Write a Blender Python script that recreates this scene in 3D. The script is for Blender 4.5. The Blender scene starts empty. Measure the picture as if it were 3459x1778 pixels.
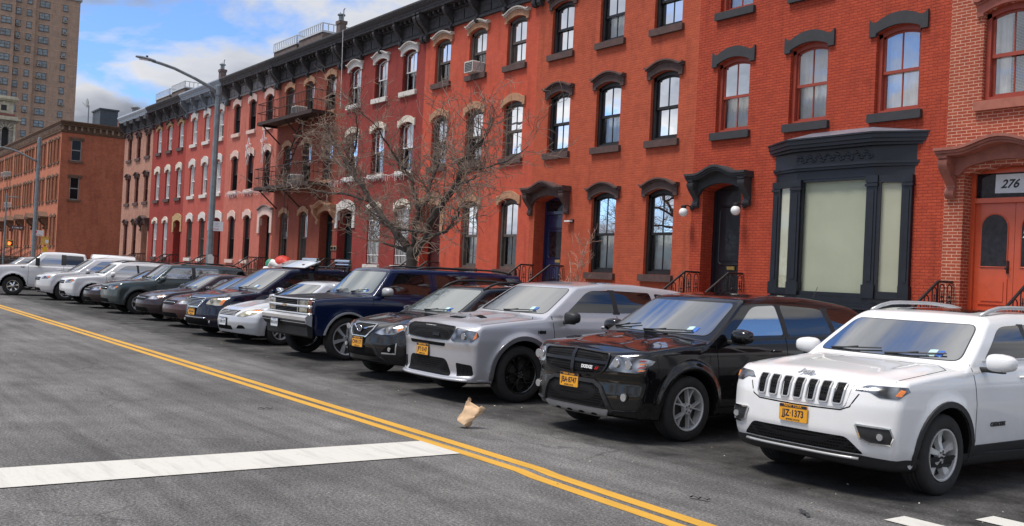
import bpy, math, random
import numpy as np
from mathutils import Vector, Matrix
random.seed(7)
SC = bpy.context.scene
COL = SC.collection
R = math.radians

# ------------------------------------------------------------------ materials
def newmat(name):
    m = bpy.data.materials.new(name); m.use_nodes = True
    nt = m.node_tree
    return m, nt, nt.nodes['Principled BSDF']

def nd(nt, t, **kw):
    n = nt.nodes.new(t)
    for k, v in kw.items():
        if k in n.inputs: n.inputs[k].default_value = v
        else: setattr(n, k, v)
    return n

def lk(nt, a, b): nt.links.new(a, b)

def c4(c): return (c[0], c[1], c[2], 1.0)

def mix(nt, fac, a, b, mode='MIX'):
    n = nt.nodes.new('ShaderNodeMix'); n.data_type = 'RGBA'; n.blend_type = mode
    for sock, v in ((n.inputs['Factor'], fac), (n.inputs['A'], a), (n.inputs['B'], b)):
        if hasattr(v, 'node'): lk(nt, v, sock)
        else: sock.default_value = v if isinstance(v, float) else c4(v)
    return n.outputs['Result']

def noise(nt, vec, scale, detail=3, rough=.55):
    n = nd(nt, 'ShaderNodeTexNoise', Scale=scale, Detail=detail, Roughness=rough)
    if vec is not None: lk(nt, vec, n.inputs['Vector'])
    return n.outputs['Fac']

def ramp(nt, fac, stops):
    n = nt.nodes.new('ShaderNodeValToRGB'); e = n.color_ramp.elements
    while len(e) < len(stops): e.new(.5)
    for k, (p, c) in enumerate(stops):
        e[k].position = p; e[k].color = c4(c) if not isinstance(c, float) else (c, c, c, 1)
    lk(nt, fac, n.inputs['Fac'])
    return n.outputs['Color']

def bump(nt, bsdf, h, strength=.3, dist=.01):
    b = nd(nt, 'ShaderNodeBump', Strength=strength, Distance=dist)
    lk(nt, h, b.inputs['Height']); lk(nt, b.outputs['Normal'], bsdf.inputs['Normal'])
    return b

def objco(nt): return nt.nodes.new('ShaderNodeTexCoord').outputs['Object']

def plain(name, col, rough=.6, metal=0., coat=0., spec=.5, var=.12, vscale=6., bmp=0., bscale=60., ior=None):
    m, nt, p = newmat(name)
    p.inputs['Roughness'].default_value = rough; p.inputs['Metallic'].default_value = metal
    p.inputs['Coat Weight'].default_value = coat; p.inputs['Coat Roughness'].default_value = .03
    p.inputs['Specular IOR Level'].default_value = spec
    if ior: p.inputs['IOR'].default_value = ior
    co = objco(nt)
    if var > 0:
        f = noise(nt, co, vscale, 4)
        d = tuple(max(0, x*(1-var)) for x in col); u = tuple(min(1, x*(1+var)) for x in col)
        lk(nt, ramp(nt, f, [(.3, d), (.7, u)]), p.inputs['Base Color'])
    else: p.inputs['Base Color'].default_value = c4(col)
    if bmp > 0: bump(nt, p, noise(nt, co, bscale, 3), bmp, .01)
    return m

def paint(name, col, flake=.0, rough=.35, dirt=.12, coat=1.):
    """car paint: base + clear coat, road dust towards the sills"""
    m, nt, p = newmat(name)
    co = objco(nt)
    sp = nt.nodes.new('ShaderNodeSeparateXYZ'); lk(nt, co, sp.inputs[0])
    mr = nd(nt, 'ShaderNodeMapRange'); mr.inputs['From Min'].default_value = .85; mr.inputs['From Max'].default_value = .2
    lk(nt, sp.outputs['Z'], mr.inputs['Value'])
    f = noise(nt, co, 9., 6, .65)
    mul = nd(nt, 'ShaderNodeMath', operation='MULTIPLY'); lk(nt, mr.outputs[0], mul.inputs[0]); lk(nt, f, mul.inputs[1])
    m2 = nd(nt, 'ShaderNodeMath', operation='MULTIPLY'); lk(nt, mul.outputs[0], m2.inputs[0]); m2.inputs[1].default_value = dirt*4
    cl = mix(nt, m2.outputs[0], col, (.20, .18, .155))
    lk(nt, cl, p.inputs['Base Color'])
    p.inputs['Metallic'].default_value = flake; p.inputs['Specular IOR Level'].default_value = .12
    p.inputs['Coat Weight'].default_value = coat; p.inputs['Coat Roughness'].default_value = .035
    add = nd(nt, 'ShaderNodeMath', operation='ADD'); lk(nt, m2.outputs[0], add.inputs[0]); add.inputs[1].default_value = rough
    lk(nt, add.outputs[0], p.inputs['Roughness'])
    return m

def brick(name, c1, c2, mortar, ms=.006, bw=.215, rh=.0677, b=.35, stain=(.08, .03, .02), sv=.35, painted=.0, patch=None, rough=.8):
    m, nt, p = newmat(name)
    co = objco(nt)
    sp = nt.nodes.new('ShaderNodeSeparateXYZ'); lk(nt, co, sp.inputs[0])
    ad = nd(nt, 'ShaderNodeMath', operation='ADD'); lk(nt, sp.outputs['X'], ad.inputs[0]); lk(nt, sp.outputs['Y'], ad.inputs[1])
    cb = nt.nodes.new('ShaderNodeCombineXYZ'); lk(nt, ad.outputs[0], cb.inputs[0]); lk(nt, sp.outputs['Z'], cb.inputs[1])
    bt = nd(nt, 'ShaderNodeTexBrick'); bt.inputs['Scale'].default_value = 1.
    bt.inputs['Brick Width'].default_value = bw; bt.inputs['Row Height'].default_value = rh
    bt.inputs['Mortar Size'].default_value = ms; bt.inputs['Mortar Smooth'].default_value = .3
    bt.inputs['Color1'].default_value = c4(c1); bt.inputs['Color2'].default_value = c4(c2); bt.inputs['Mortar'].default_value = c4(mortar)
    bt.inputs['Bias'].default_value = -.1
    lk(nt, cb.outputs[0], bt.inputs['Vector'])
    n1 = noise(nt, co, .55, 6, .62); n2 = noise(nt, co, 3.5, 5, .6); n3 = noise(nt, co, 26., 3)
    f1 = ramp(nt, n1, [(.42, 0.), (.75, 1.)])
    k = nd(nt, 'ShaderNodeMath', operation='MULTIPLY'); lk(nt, f1, k.inputs[0]); k.inputs[1].default_value = sv
    cc = mix(nt, k.outputs[0], bt.outputs['Color'], stain)
    g = ramp(nt, n2, [(.25, .86), (.75, 1.12)])
    cc = mix(nt, 1., cc, g, 'MULTIPLY')
    g = ramp(nt, n3, [(.3, .85), (.7, 1.12)])
    cc = mix(nt, 1., cc, g, 'MULTIPLY')
    mp = nd(nt, 'ShaderNodeMapping'); mp.inputs['Scale'].default_value = (1.7, 1.7, .30); lk(nt, co, mp.inputs['Vector'])
    cc = mix(nt, 1., cc, ramp(nt, noise(nt, mp.outputs[0], 1.6, 7, .62), [(.28, .72), (.46, .98), (.74, 1.08)]), 'MULTIPLY')   # rain streaks
    if patch:   # flaked spots in the paint
        n4 = noise(nt, co, 2.3, 8, .7); f4 = ramp(nt, n4, [(.70, 0.), (.73, 1.)])
        cc = mix(nt, f4, cc, patch)
    lk(nt, cc, p.inputs['Base Color'])
    p.inputs['Roughness'].default_value = rough; p.inputs['Specular IOR Level'].default_value = .25
    hm = nd(nt, 'ShaderNodeMath', operation='MULTIPLY_ADD'); lk(nt, bt.outputs['Fac'], hm.inputs[0]); hm.inputs[1].default_value = -1.
    lk(nt, n3, hm.inputs[2])
    bump(nt, p, hm.outputs[0], b, .012)
    return m

def glassmat(name, tint=(.02, .025, .03), refl=.35, rough=.01, gain=1.):
    """thin pane: you see through it, more so face-on, and it mirrors the sky"""
    m = bpy.data.materials.new(name); m.use_nodes = True; nt = m.node_tree; nt.nodes.clear()
    out = nt.nodes.new('ShaderNodeOutputMaterial')
    gl = nd(nt, 'ShaderNodeBsdfGlossy', Roughness=rough); gl.inputs['Color'].default_value = (.92, .95, 1, 1)
    tr = nd(nt, 'ShaderNodeBsdfTransparent'); tr.inputs['Color'].default_value = c4(tint)
    co = objco(nt)
    fr = nd(nt, 'ShaderNodeFresnel', IOR=1.5)
    ma = nd(nt, 'ShaderNodeMath', operation='MULTIPLY_ADD'); lk(nt, fr.outputs[0], ma.inputs[0]); ma.inputs[1].default_value = gain; ma.inputs[2].default_value = refl
    ma.use_clamp = True
    b = nd(nt, 'ShaderNodeBump', Strength=.12, Distance=.02)
    lk(nt, noise(nt, co, 1.7, 1), b.inputs['Height']); lk(nt, b.outputs[0], gl.inputs['Normal'])
    mx = nt.nodes.new('ShaderNodeMixShader'); lk(nt, ma.outputs[0], mx.inputs[0]); lk(nt, tr.outputs[0], mx.inputs[1]); lk(nt, gl.outputs[0], mx.inputs[2])
    lk(nt, mx.outputs[0], out.inputs[0])
    return m

def carglass(name, col=(.012, .016, .02), refl=.5, strength=1.):
    m, nt, p = newmat(name)
    p.inputs['Base Color'].default_value = c4(col); p.inputs['Roughness'].default_value = .02
    p.inputs['IOR'].default_value = 1.5 + refl; p.inputs['Specular IOR Level'].default_value = .6
    return m

def meshgrille(name, col=(.012, .012, .013), cell=.028, hexa=True):
    m, nt, p = newmat(name)
    co = objco(nt)
    v = nd(nt, 'ShaderNodeTexVoronoi', feature='DISTANCE_TO_EDGE'); v.inputs['Scale'].default_value = 1/cell; v.inputs['Randomness'].default_value = .0 if not hexa else .12
    lk(nt, co, v.inputs['Vector'])
    f = ramp(nt, v.outputs['Distance'], [(.10, 1.), (.2, 0.)])
    lk(nt, mix(nt, f, tuple(x*.15 for x in col), tuple(x*.9+.002 for x in col)), p.inputs['Base Color'])
    p.inputs['Roughness'].default_value = .6; p.inputs['Specular IOR Level'].default_value = .12
    bump(nt, p, f, .5, .01)
    return m

def lampmat(name, tint=(.55, .56, .58), dark=(.05, .05, .055), sc=9., metal=.75):
    m, nt, p = newmat(name)
    co = objco(nt)
    v = nd(nt, 'ShaderNodeTexVoronoi', feature='SMOOTH_F1'); v.inputs['Scale'].default_value = sc
    lk(nt, co, v.inputs['Vector'])
    f = ramp(nt, v.outputs['Distance'], [(.2, tint), (.42, tuple(x*.6 for x in tint)), (.6, dark)])
    lk(nt, f, p.inputs['Base Color'])
    p.inputs['Metallic'].default_value = metal; p.inputs['Roughness'].default_value = .22
    p.inputs['Coat Weight'].default_value = 1.; p.inputs['Coat Roughness'].default_value = .02
    bump(nt, p, v.outputs['Distance'], .5, .03)
    return m

# ------------------------------------------------------------------ meshes
class MB:
    def __init__(s): s.v = []; s.f = []; s.m = []
    def add(s, vs, fs, mi=0):
        o = len(s.v); s.v += [tuple(x) for x in vs]
        s.f += [tuple(o+i for i in f) for f in fs]; s.m += [mi]*len(fs)
        return s
    def box(s, x0, x1, y0, y1, z0, z1, mi=0):
        return s.add([(x0,y0,z0),(x1,y0,z0),(x1,y1,z0),(x0,y1,z0),(x0,y0,z1),(x1,y0,z1),(x1,y1,z1),(x0,y1,z1)],
                     [(0,3,2,1),(4,5,6,7),(0,1,5,4),(1,2,6,5),(2,3,7,6),(3,0,4,7)], mi)
    def cbox(s, x0, x1, y0, y1, z0, z1, c=.01, mi=0):
        """box with chamfered edges along x/z outline of its front face"""
        p = [(x0+c,z0),(x1-c,z0),(x1,z0+c),(x1,z1-c),(x1-c,z1),(x0+c,z1),(x0,z1-c),(x0,z0+c)]
        return s.prism([(a, b) for a, b in p], y0, y1, 'y', mi)
    def prism(s, poly, a, b, axis='y', mi=0, cap=True):
        n = len(poly)
        def P(u, w, t):
            return (u, t, w) if axis == 'y' else ((t, u, w) if axis == 'x' else (u, w, t))
        vs = [P(u, w, a) for u, w in poly] + [P(u, w, b) for u, w in poly]
        fs = [(i, (i+1) % n, n+(i+1) % n, n+i) for i in range(n)]
        if cap: fs += [tuple(range(n-1, -1, -1)), tuple(range(n, 2*n))]
        return s.add(vs, fs, mi)
    def band(s, xs, lo, hi, y0, y1, mi=0):
        """solid strip over x samples between heights lo[i]..hi[i], from y0 to y1 (y0 = front)"""
        n = len(xs); vs = []; fs = []
        for i in range(n): vs += [(xs[i],y0,lo[i]),(xs[i],y0,hi[i]),(xs[i],y1,hi[i]),(xs[i],y1,lo[i])]
        for i in range(n-1):
            a = 4*i; b = a+4
            for k in range(4): fs.append((a+k, b+k, b+(k+1) % 4, a+(k+1) % 4))
        fs += [(0,1,2,3), (4*n-1,4*n-2,4*n-3,4*n-4)]
        return s.add(vs, fs, mi)
    def tube(s, pts, r, n=8, mi=0, cap=True):
        pts = [Vector(p) for p in pts]; rs = r if isinstance(r, (list, tuple)) else [r]*len(pts)
        up = Vector((0,0,1)); vs = []; fs = []; prev = None
        for i, p in enumerate(pts):
            d = (pts[min(i+1, len(pts)-1)]-pts[max(i-1, 0)])
            d = d.normalized() if d.length > 1e-9 else Vector((0,0,1))
            if prev is None: a = d.cross(up if abs(d.z) < .9 else Vector((1,0,0))).normalized()
            else: a = (prev - d*prev.dot(d)); a = a.normalized() if a.length > 1e-6 else d.orthogonal().normalized()
            prev = a; b = d.cross(a)
            for k in range(n):
                t = 2*math.pi*k/n; vs.append(p + (a*math.cos(t)+b*math.sin(t))*rs[i])
        for i in range(len(pts)-1):
            for k in range(n):
                fs.append((i*n+k, i*n+(k+1) % n, (i+1)*n+(k+1) % n, (i+1)*n+k))
        if cap: fs += [tuple(range(n-1, -1, -1)), tuple(range((len(pts)-1)*n, len(pts)*n))]
        return s.add(vs, fs, mi)
    def lathe(s, prof, c, axis='z', n=24, mi=0, cap=True):
        """prof: (radius, t) along the axis through c"""
        vs = []; fs = []
        for r, t in prof:
            for k in range(n):
                a = 2*math.pi*k/n; u, w = r*math.cos(a), r*math.sin(a)
                if axis == 'z': q = (u, w, t)
                elif axis == 'x': q = (t, u, w)
                else: q = (u, t, w)
                vs.append((c[0]+q[0], c[1]+q[1], c[2]+q[2]))
        for i in range(len(prof)-1):
            for k in range(n):
                fs.append((i*n+k, i*n+(k+1) % n, (i+1)*n+(k+1) % n, (i+1)*n+k))
        if cap: fs += [tuple(range(n-1, -1, -1)), tuple(range((len(prof)-1)*n, len(prof)*n))]
        return s.add(vs, fs, mi)
    def blob(s, c, r, n=12, mi=0, jit=0.):
        vs = []; fs = []; m = n//2
        for i in range(1, m):
            th = math.pi*i/m
            for k in range(n):
                a = 2*math.pi*k/n; q = 1+random.uniform(-jit, jit)
                vs.append((c[0]+r[0]*math.sin(th)*math.cos(a)*q, c[1]+r[1]*math.sin(th)*math.sin(a)*q, c[2]+r[2]*math.cos(th)*q))
        t = len(vs); vs += [(c[0], c[1], c[2]+r[2]), (c[0], c[1], c[2]-r[2])]
        for i in range(m-2):
            for k in range(n): fs.append((i*n+k, (i+1)*n+k, (i+1)*n+(k+1) % n, i*n+(k+1) % n))
        for k in range(n):
            fs.append((t, k, (k+1) % n)); fs.append((t+1, (m-2)*n+(k+1) % n, (m-2)*n+k))
        return s.add(vs, fs, mi)
    def build(s, name, mats, parent=None, smooth=False, loc=None, fix=True, auto=None):
        me = bpy.data.meshes.new(name); me.from_pydata(s.v, [], s.f)
        for m in (mats if isinstance(mats, (list, tuple)) else [mats]): me.materials.append(m)
        if s.m: me.polygons.foreach_set('material_index', s.m)
        if fix:
            import bmesh
            bm = bmesh.new(); bm.from_mesh(me); bmesh.ops.recalc_face_normals(bm, faces=bm.faces); bm.to_mesh(me); bm.free()
        if smooth:
            me.polygons.foreach_set('use_smooth', [True]*len(me.polygons))
            if auto: me.set_sharp_from_angle(angle=R(auto))
        me.update()
        o = bpy.data.objects.new(name, me); COL.objects.link(o)
        if parent: o.parent = parent
        if loc: o.location = loc
        return o

def empty(name, loc=(0,0,0), rz=0.):
    o = bpy.data.objects.new(name, None); COL.objects.link(o); o.location = loc; o.rotation_euler = (0,0,rz)
    o.empty_display_size = .3
    return o

def tag(o, label=None, cat=None, group=None, kind=None):
    if label: o['label'] = label
    if cat: o['category'] = cat
    if group: o['group'] = group
    if kind: o['kind'] = kind
    return o

def thing(name, label, cat, loc=(0,0,0), rz=0., group=None): return tag(empty(name, loc, rz), label, cat, group)

def copy_tree(o, loc=None, parent=None):
    c = o.copy(); COL.objects.link(c); c.parent = parent
    if loc is not None: c.location = loc
    for ch in list(o.children): copy_tree(ch, None, c)
    return c

def text_mesh(name, s, size, mat, parent, M, ext=.002, shear=0., sx=1., bold=0., align='CENTER'):
    cu = bpy.data.curves.new('txt', 'FONT'); cu.body = s; cu.size = size; cu.extrude = ext; cu.shear = shear; cu.offset = bold
    cu.align_x = align; cu.align_y = 'CENTER'; cu.resolution_u = 3
    t = bpy.data.objects.new('txt', cu); COL.objects.link(t)
    dg = bpy.context.evaluated_depsgraph_get(); dg.update()
    me = bpy.data.meshes.new_from_object(t.evaluated_get(dg))
    bpy.data.objects.remove(t); bpy.data.curves.remove(cu)
    me.name = name; me.transform(Matrix.Diagonal((sx, 1, 1, 1))); me.transform(M)
    me.materials.clear(); me.materials.append(mat)
    o = bpy.data.objects.new(name, me); COL.objects.link(o)
    if parent: o.parent = parent
    return o

FACE = Matrix(((1,0,0,0),(0,0,-1,0),(0,1,0,0),(0,0,0,1)))   # text plane xy -> xz, facing -y

# ------------------------------------------------------------------ vehicles: distance-field bodies
def crv(pts, s=.04, lo=-1., hi=7.5):
    px = [p[0] for p in pts]; py = [p[1] for p in pts]
    g = np.arange(lo, hi, .01); v = np.interp(g, px, py)
    if s > 0:
        k = int(s/.01*3)+1; w = np.exp(-.5*(np.arange(-k, k+1)*.01/s)**2); w /= w.sum()
        v = np.convolve(np.pad(v, k, mode='edge'), w, mode='valid')
    return lambda t: np.interp(t, g, v)

def smax(a, b, k):
    h = np.clip(.5+.5*(a-b)/k, 0, 1); return b+(a-b)*h + k*h*(1-h)
def smin(a, b, k): return -smax(-a, -b, k)

class Body:
    def __init__(s, P):
        s.P = P; W2 = P['W']/2; s.W2 = W2
        s.top = crv(P['top'], P.get('tops', .05)); s.bot = crv(P['bot'], .04)
        s.nose = crv(P['nose'], P.get('noses', .018)); s.tail = crv(P['tail'], .03)
        s.side = crv(P['side'], .025); s.plan = crv(P['plan'], .12); s.roof = crv(P['roof'], .08)
        s.gw = crv(P['gw'], .03)
    def __call__(s, x, y, z):
        P = s.P; ax = np.abs(x); W2 = s.W2; R_ = P['R']
        fn = ax/W2
        hw = W2 - s.plan(y) - s.side(z)
        fl = P.get('flare', .02)
        rr = [np.hypot(y-yw, z-R_) for yw in (P['yf'], P['yr'])]
        for r in rr: hw = hw + fl*np.exp(-((r-P['Ra']-.035)/P.get('flw', .06))**2)
        cr = P.get('crown', .05)
        zt = s.top(y) - cr*fn**2.2*P.get('crs', 1.)
        for (c, w, h, y0, y1) in P.get('ridge', []):
            zt = zt + h*np.exp(-((ax-c)/w)**2)*np.clip((y-y0)/.35, 0, 1)*np.clip((y1-y)/.3, 0, 1)
        d = smax(ax-hw, (z-zt)*.97, P.get('kt', .05))
        d = smax(d, s.bot(y)-z, .03)
        cf, pf = P.get('cf', (.28, 2.6)); cb, pb = P.get('cb', (.12, 3.))
        d = smax(d, (s.nose(z)+cf*fn**pf)-y, P.get('kf', .06))
        d = smax(d, y-(s.tail(z)-cb*fn**pb), .07)
        g = P['gh']    # (y0,z0),(y1,z1) windshield; (y2,z2),(y3,z3) rear glass
        hg = s.gw(z) - s.plan(y)*.6 - P.get('gplan', 0)*np.clip((y-g[1][0])/3., 0, 1)**2
        e = smax(ax-hg, (z-(s.roof(y)-P.get('rc', .04)*(ax/s.W2)**2)), P.get('kr', .07))
        (a0, b0), (a1, b1) = g[0], g[1]; l = math.hypot(a1-a0, b1-b0); bw = P.get('bow', .16)
        e = smax(e, ((a0+bw*fn**2-y)*(b1-b0)+(z-b0)*(a1-a0))/l, .03)
        (a0, b0), (a1, b1) = g[3], g[2]; l = math.hypot(a1-a0, b1-b0)
        e = smax(e, ((y-a0+.1*fn**2)*(b1-b0)+(z-b0)*(a0-a1))/l, .05)
        e = np.maximum(e, (g[0][1]-.12)-z)
        d = smin(d, e, P.get('kg', .02))
        if 'bed' in P:
            y0, y1, zb = P['bed']; q = np.maximum(np.maximum(y0-y, y-y1), np.maximum(ax-(W2-.14), zb-z)); d = np.maximum(d, -q)
        for r in rr:
            d = smax(d, -np.maximum(r-P['Ra'], (W2-.36)-ax), .012)
        return d
    def grad(s, x, y, z, e=.004):
        g = np.stack([s(x+e,y,z)-s(x-e,y,z), s(x,y+e,z)-s(x,y-e,z), s(x,y,z+e)-s(x,y,z-e)], -1)/(2*e)
        return g
    def snap(s, P, it=3, off=0.):
        for _ in range(it):
            g = s.grad(P[:,0], P[:,1], P[:,2]); q = s(P[:,0], P[:,1], P[:,2])-off
            P = P - g*(q/np.maximum((g**2).sum(-1), .05))[:, None]
        return P
    def mesh(s, h):
        P = s.P; W2 = s.W2+.08; L = P['L']
        nx = int(W2/h)+2
        xs = (np.arange(-nx, nx+1))*h; ys = np.arange(-.1, L+.12, h); zs = np.arange(.08, P['H']+.12, h)
        X, Y, Z = np.meshgrid(xs[nx:], ys, zs, indexing='ij')
        D = s(X.ravel(), Y.ravel(), Z.ravel()).reshape(X.shape)
        D = np.concatenate([D[:0:-1], D], 0)
        V, F = nets(D, (xs[0], ys[0], zs[0]), h)
        V = s.snap(V, 3)
        g = s.grad(V[:,0], V[:,1], V[:,2], .006); g /= np.maximum(np.linalg.norm(g, axis=1), 1e-6)[:, None]
        return V, F, g

def nets(D, org, h):
    S = D < 0
    c = [D[i:D.shape[0]-1+i, j:D.shape[1]-1+j, k:D.shape[2]-1+k] for i in (0,1) for j in (0,1) for k in (0,1)]
    off = [(i,j,k) for i in (0,1) for j in (0,1) for k in (0,1)]
    sg = [q < 0 for q in c]; n = sum(q.astype(np.int8) for q in sg)
    act = (n > 0) & (n < 8)
    idx = -np.ones(act.shape, np.int64); idx[act] = np.arange(act.sum())
    I = np.argwhere(act); acc = np.zeros((len(I), 3)); cnt = np.zeros(len(I))
    cv = [q[act] for q in c]
    for a in range(8):
        for b in range(a+1, 8):
            oa, ob = off[a], off[b]
            if sum(abs(p-q) for p, q in zip(oa, ob)) != 1: continue
            va, vb = cv[a], cv[b]; m = (va < 0) != (vb < 0)
            t = np.where(m, va/np.where(m, va-vb, 1), 0)
            for ax in range(3): acc[:, ax] += np.where(m, oa[ax]+t*(ob[ax]-oa[ax]), 0)
            cnt += m
    V = (I + acc/cnt[:, None])*h + np.array(org)
    F = []
    for ax in range(3):
        sl0 = [slice(None)]*3; sl1 = [slice(None)]*3
        sl0[ax] = slice(0, -1); sl1[ax] = slice(1, None)
        e = S[tuple(sl0)] != S[tuple(sl1)]
        b, cc = [q for q in range(3) if q != ax]
        E = np.argwhere(e); ok = (E[:, b] > 0) & (E[:, cc] > 0) & (E[:, b] < D.shape[b]-1) & (E[:, cc] < D.shape[cc]-1); E = E[ok]
        def g(db, dc):
            Q = E.copy(); Q[:, b] += db; Q[:, cc] += dc; return idx[Q[:,0], Q[:,1], Q[:,2]]
        q = np.stack([g(-1,-1), g(0,-1), g(0,0), g(-1,0)], 1)
        ins = S[E[:,0], E[:,1], E[:,2]]
        flip = ins if ax != 1 else ~ins
        q[~flip] = q[~flip][:, ::-1]
        F.append(q)
    return V, np.concatenate(F)

def raw_mesh(name, V, F, N, mats, parent, mi=None):
    me = bpy.data.meshes.new(name)
    F = [tuple(int(i) for i in f) for f in F]
    me.from_pydata(V.tolist(), [], F)
    for m in (mats if isinstance(mats, (list, tuple)) else [mats]): me.materials.append(m)
    if mi is not None: me.polygons.foreach_set('material_index', [int(q) for q in mi])
    me.polygons.foreach_set('use_smooth', [True]*len(F))
    me.update()
    if N is not None: me.normals_split_custom_set_from_vertices(N.tolist())
    o = bpy.data.objects.new(name, me); COL.objects.link(o)
    if parent: o.parent = parent
    return o

def rnd(poly, r=.03, n=4):
    """round the corners of a polygon; a point with a third value uses it as its radius"""
    out = []; m = len(poly)
    for i in range(m):
        p = np.array(poly[i][:2], float); a = np.array(poly[i-1][:2], float); b = np.array(poly[(i+1) % m][:2], float)
        rr = poly[i][2] if len(poly[i]) > 2 else r
        la, lb = np.linalg.norm(a-p), np.linalg.norm(b-p); q = min(rr, la*.48, lb*.48)
        if q < 1e-4: out.append(tuple(p)); continue
        s, e = p+(a-p)/la*q, p+(b-p)/lb*q
        for k in range(n+1):
            t = k/n; out.append(tuple((1-t)**2*s+2*t*(1-t)*p+t*t*e))
    return out

class Skin:
    """puts outlines drawn in side, front or top view on to a body"""
    def __init__(s, body, step=.035): s.b = body; s.step = step
    def cast(s, U, Wc, view):
        n = len(U)
        if view in ('L', 'R'):
            sg = 1 if view == 'L' else -1
            P = np.stack([np.full(n, sg*1.4), U, Wc], 1); d = np.array([-sg, 0, 0.])
        elif view == 'F': P = np.stack([U, np.full(n, -.6), Wc], 1); d = np.array([0, 1., 0])
        elif view == 'B': P = np.stack([U, np.full(n, s.b.P['L']+.6), Wc], 1); d = np.array([0, -1., 0])
        else: P = np.stack([U, Wc, np.full(n, 2.4)], 1); d = np.array([0, 0, -1.])
        for _ in range(60):
            q = s.b(P[:,0], P[:,1], P[:,2]); P = P + d*np.clip(q*.75, -.3, .3)[:, None]
        return P
    def patch(s, name, poly, view, mat, parent, off=.004, r=.03, step=None, skirt=.012):
        step = step or s.step
        pl = rnd(poly, r); A = np.array(pl); u0, u1 = A[:,0].min(), A[:,0].max()
        us = np.unique(np.round(np.concatenate([np.arange(u0, u1, step), A[:,0], [u1]]), 5)); us = us[np.concatenate([[True], np.diff(us) > .004])]
        if us[-1] < u1-.002: us = np.append(us, u1)
        m = len(A); lo = []; hi = []
        for u in us:
            uu = min(max(u, u0+1e-5), u1-1e-5); ws = []
            for i in range(m):
                a, b = A[i], A[(i+1) % m]
                if (a[0]-uu)*(b[0]-uu) <= 0 and abs(a[0]-b[0]) > 1e-9: ws.append(a[1]+(b[1]-a[1])*(uu-a[0])/(b[0]-a[0]))
            lo.append(min(ws)); hi.append(max(ws))
        lo = np.array(lo); hi = np.array(hi); nv = max(3, int(np.ceil((hi-lo).max()/step))+1)
        T = np.linspace(0, 1, nv)
        U = np.repeat(us, nv); Wv = (lo[:, None]+(hi-lo)[:, None]*T[None]).ravel()
        P = s.cast(U, Wv, view)
        g = s.b.grad(P[:,0], P[:,1], P[:,2], .008); g /= np.maximum(np.linalg.norm(g, axis=1), 1e-6)[:, None]
        Q = P+g*off
        nu = len(us); I = np.arange(nu*nv).reshape(nu, nv)
        F = np.stack([I[:-1,:-1], I[1:,:-1], I[1:,1:], I[:-1,1:]], -1).reshape(-1, 4)
        # face direction
        a, b, c = Q[F[:,0]], Q[F[:,1]], Q[F[:,3]]; k = len(F)//2
        flip = (np.cross(b-a, c-a)*g[F[:,0]]).sum() < 0
        if flip: F = F[:, ::-1]
        edge = np.concatenate([I[:,0], I[-1,1:], I[-2::-1,-1], I[0,-2:0:-1]])
        ne = len(edge); base = len(Q)
        Q2 = np.concatenate([Q, P[edge]-g[edge]*skirt]); N2 = np.concatenate([g, g[edge]])
        j = np.arange(ne); sk = np.stack([edge, edge[(j+1) % ne], base+(j+1) % ne, base+j], 1)
        if flip: pass
        else: sk = sk[:, ::-1]
        return raw_mesh(name, Q2, np.concatenate([F, sk]), N2, mat, parent)
    def line(s, pts, view, seg=.05, close=False):
        A = [np.array(p[:2], float) for p in pts]
        if close: A.append(A[0])
        out = []
        for a, b in zip(A[:-1], A[1:]):
            k = max(1, int(np.linalg.norm(b-a)/seg)); out += [a+(b-a)*t/k for t in range(k)]
        out.append(A[-1]); out = np.array(out)
        P = s.cast(out[:,0], out[:,1], view)
        g = s.b.grad(P[:,0], P[:,1], P[:,2], .008); g /= np.maximum(np.linalg.norm(g, axis=1), 1e-6)[:, None]
        return P, g
    def strip(s, mb, pts, view, w=.008, h=.003, close=False, mi=0, lift=0., seg=.05):
        """a flat bar (panel gap, chrome trim) following the surface"""
        P, g = s.line(pts, view, seg, close); n = len(P)
        T = np.gradient(P, axis=0); T /= np.maximum(np.linalg.norm(T, axis=1), 1e-9)[:, None]
        S = np.cross(T, g); vs = []; fs = []
        for i in range(n):
            c = P[i]+g[i]*lift
            vs += [c-S[i]*w/2-g[i]*.01, c-S[i]*w*.42+g[i]*h, c+S[i]*w*.42+g[i]*h, c+S[i]*w/2-g[i]*.01]
        for i in range(n-1):
            a = 4*i; b = a+4
            for k in range(4): fs.append((a+k, b+k, b+(k+1) % 4, a+(k+1) % 4))
        if not close: fs += [(0,1,2,3), (4*n-1,4*n-2,4*n-3,4*n-4)]
        mb.add(vs, fs, mi); return mb

# shared vehicle materials
M = {}
M['tyre'] = plain('tyre_rubber', (.022,.021,.020), .85, var=.25, vscale=12, bmp=.3, bscale=90)
M['blackpl'] = plain('black_plastic', (.018,.018,.019), .55, var=.2, vscale=15)
M['well'] = plain('wheel_well', (.006,.006,.006), .95, var=0, spec=.1)
M['gap'] = plain('panel_gap', (.008,.008,.008), .9, var=0, spec=.1)
M['chrome'] = plain('chrome', (.75,.76,.78), .10, 1., var=.05)
M['satin'] = plain('satin_silver', (.50,.50,.50), .35, .45, var=.08)
M['alloy'] = plain('alloy', (.58,.58,.57), .38, .35, var=.08, vscale=20)
M['darkrim'] = plain('black_rim', (.010,.010,.011), .22, .2, coat=1., var=.1)
M['brake'] = plain('brake_metal', (.06,.055,.05), .6, .6, var=.3)
M['glass'] = carglass('car_glass', (.020,.026,.030), 3.3)
M['glass_green'] = carglass('car_glass_green', (.05,.075,.075), 2.8)
M['tint'] = carglass('tinted_glass', (.004,.004,.005), .28)
M['grille'] = meshgrille('grille_mesh')
M['lamp'] = lampmat('headlamp')
M['lampdark'] = lampmat('dark_headlamp', (.22,.24,.27), (.012,.013,.016), 11., .5)
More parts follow.
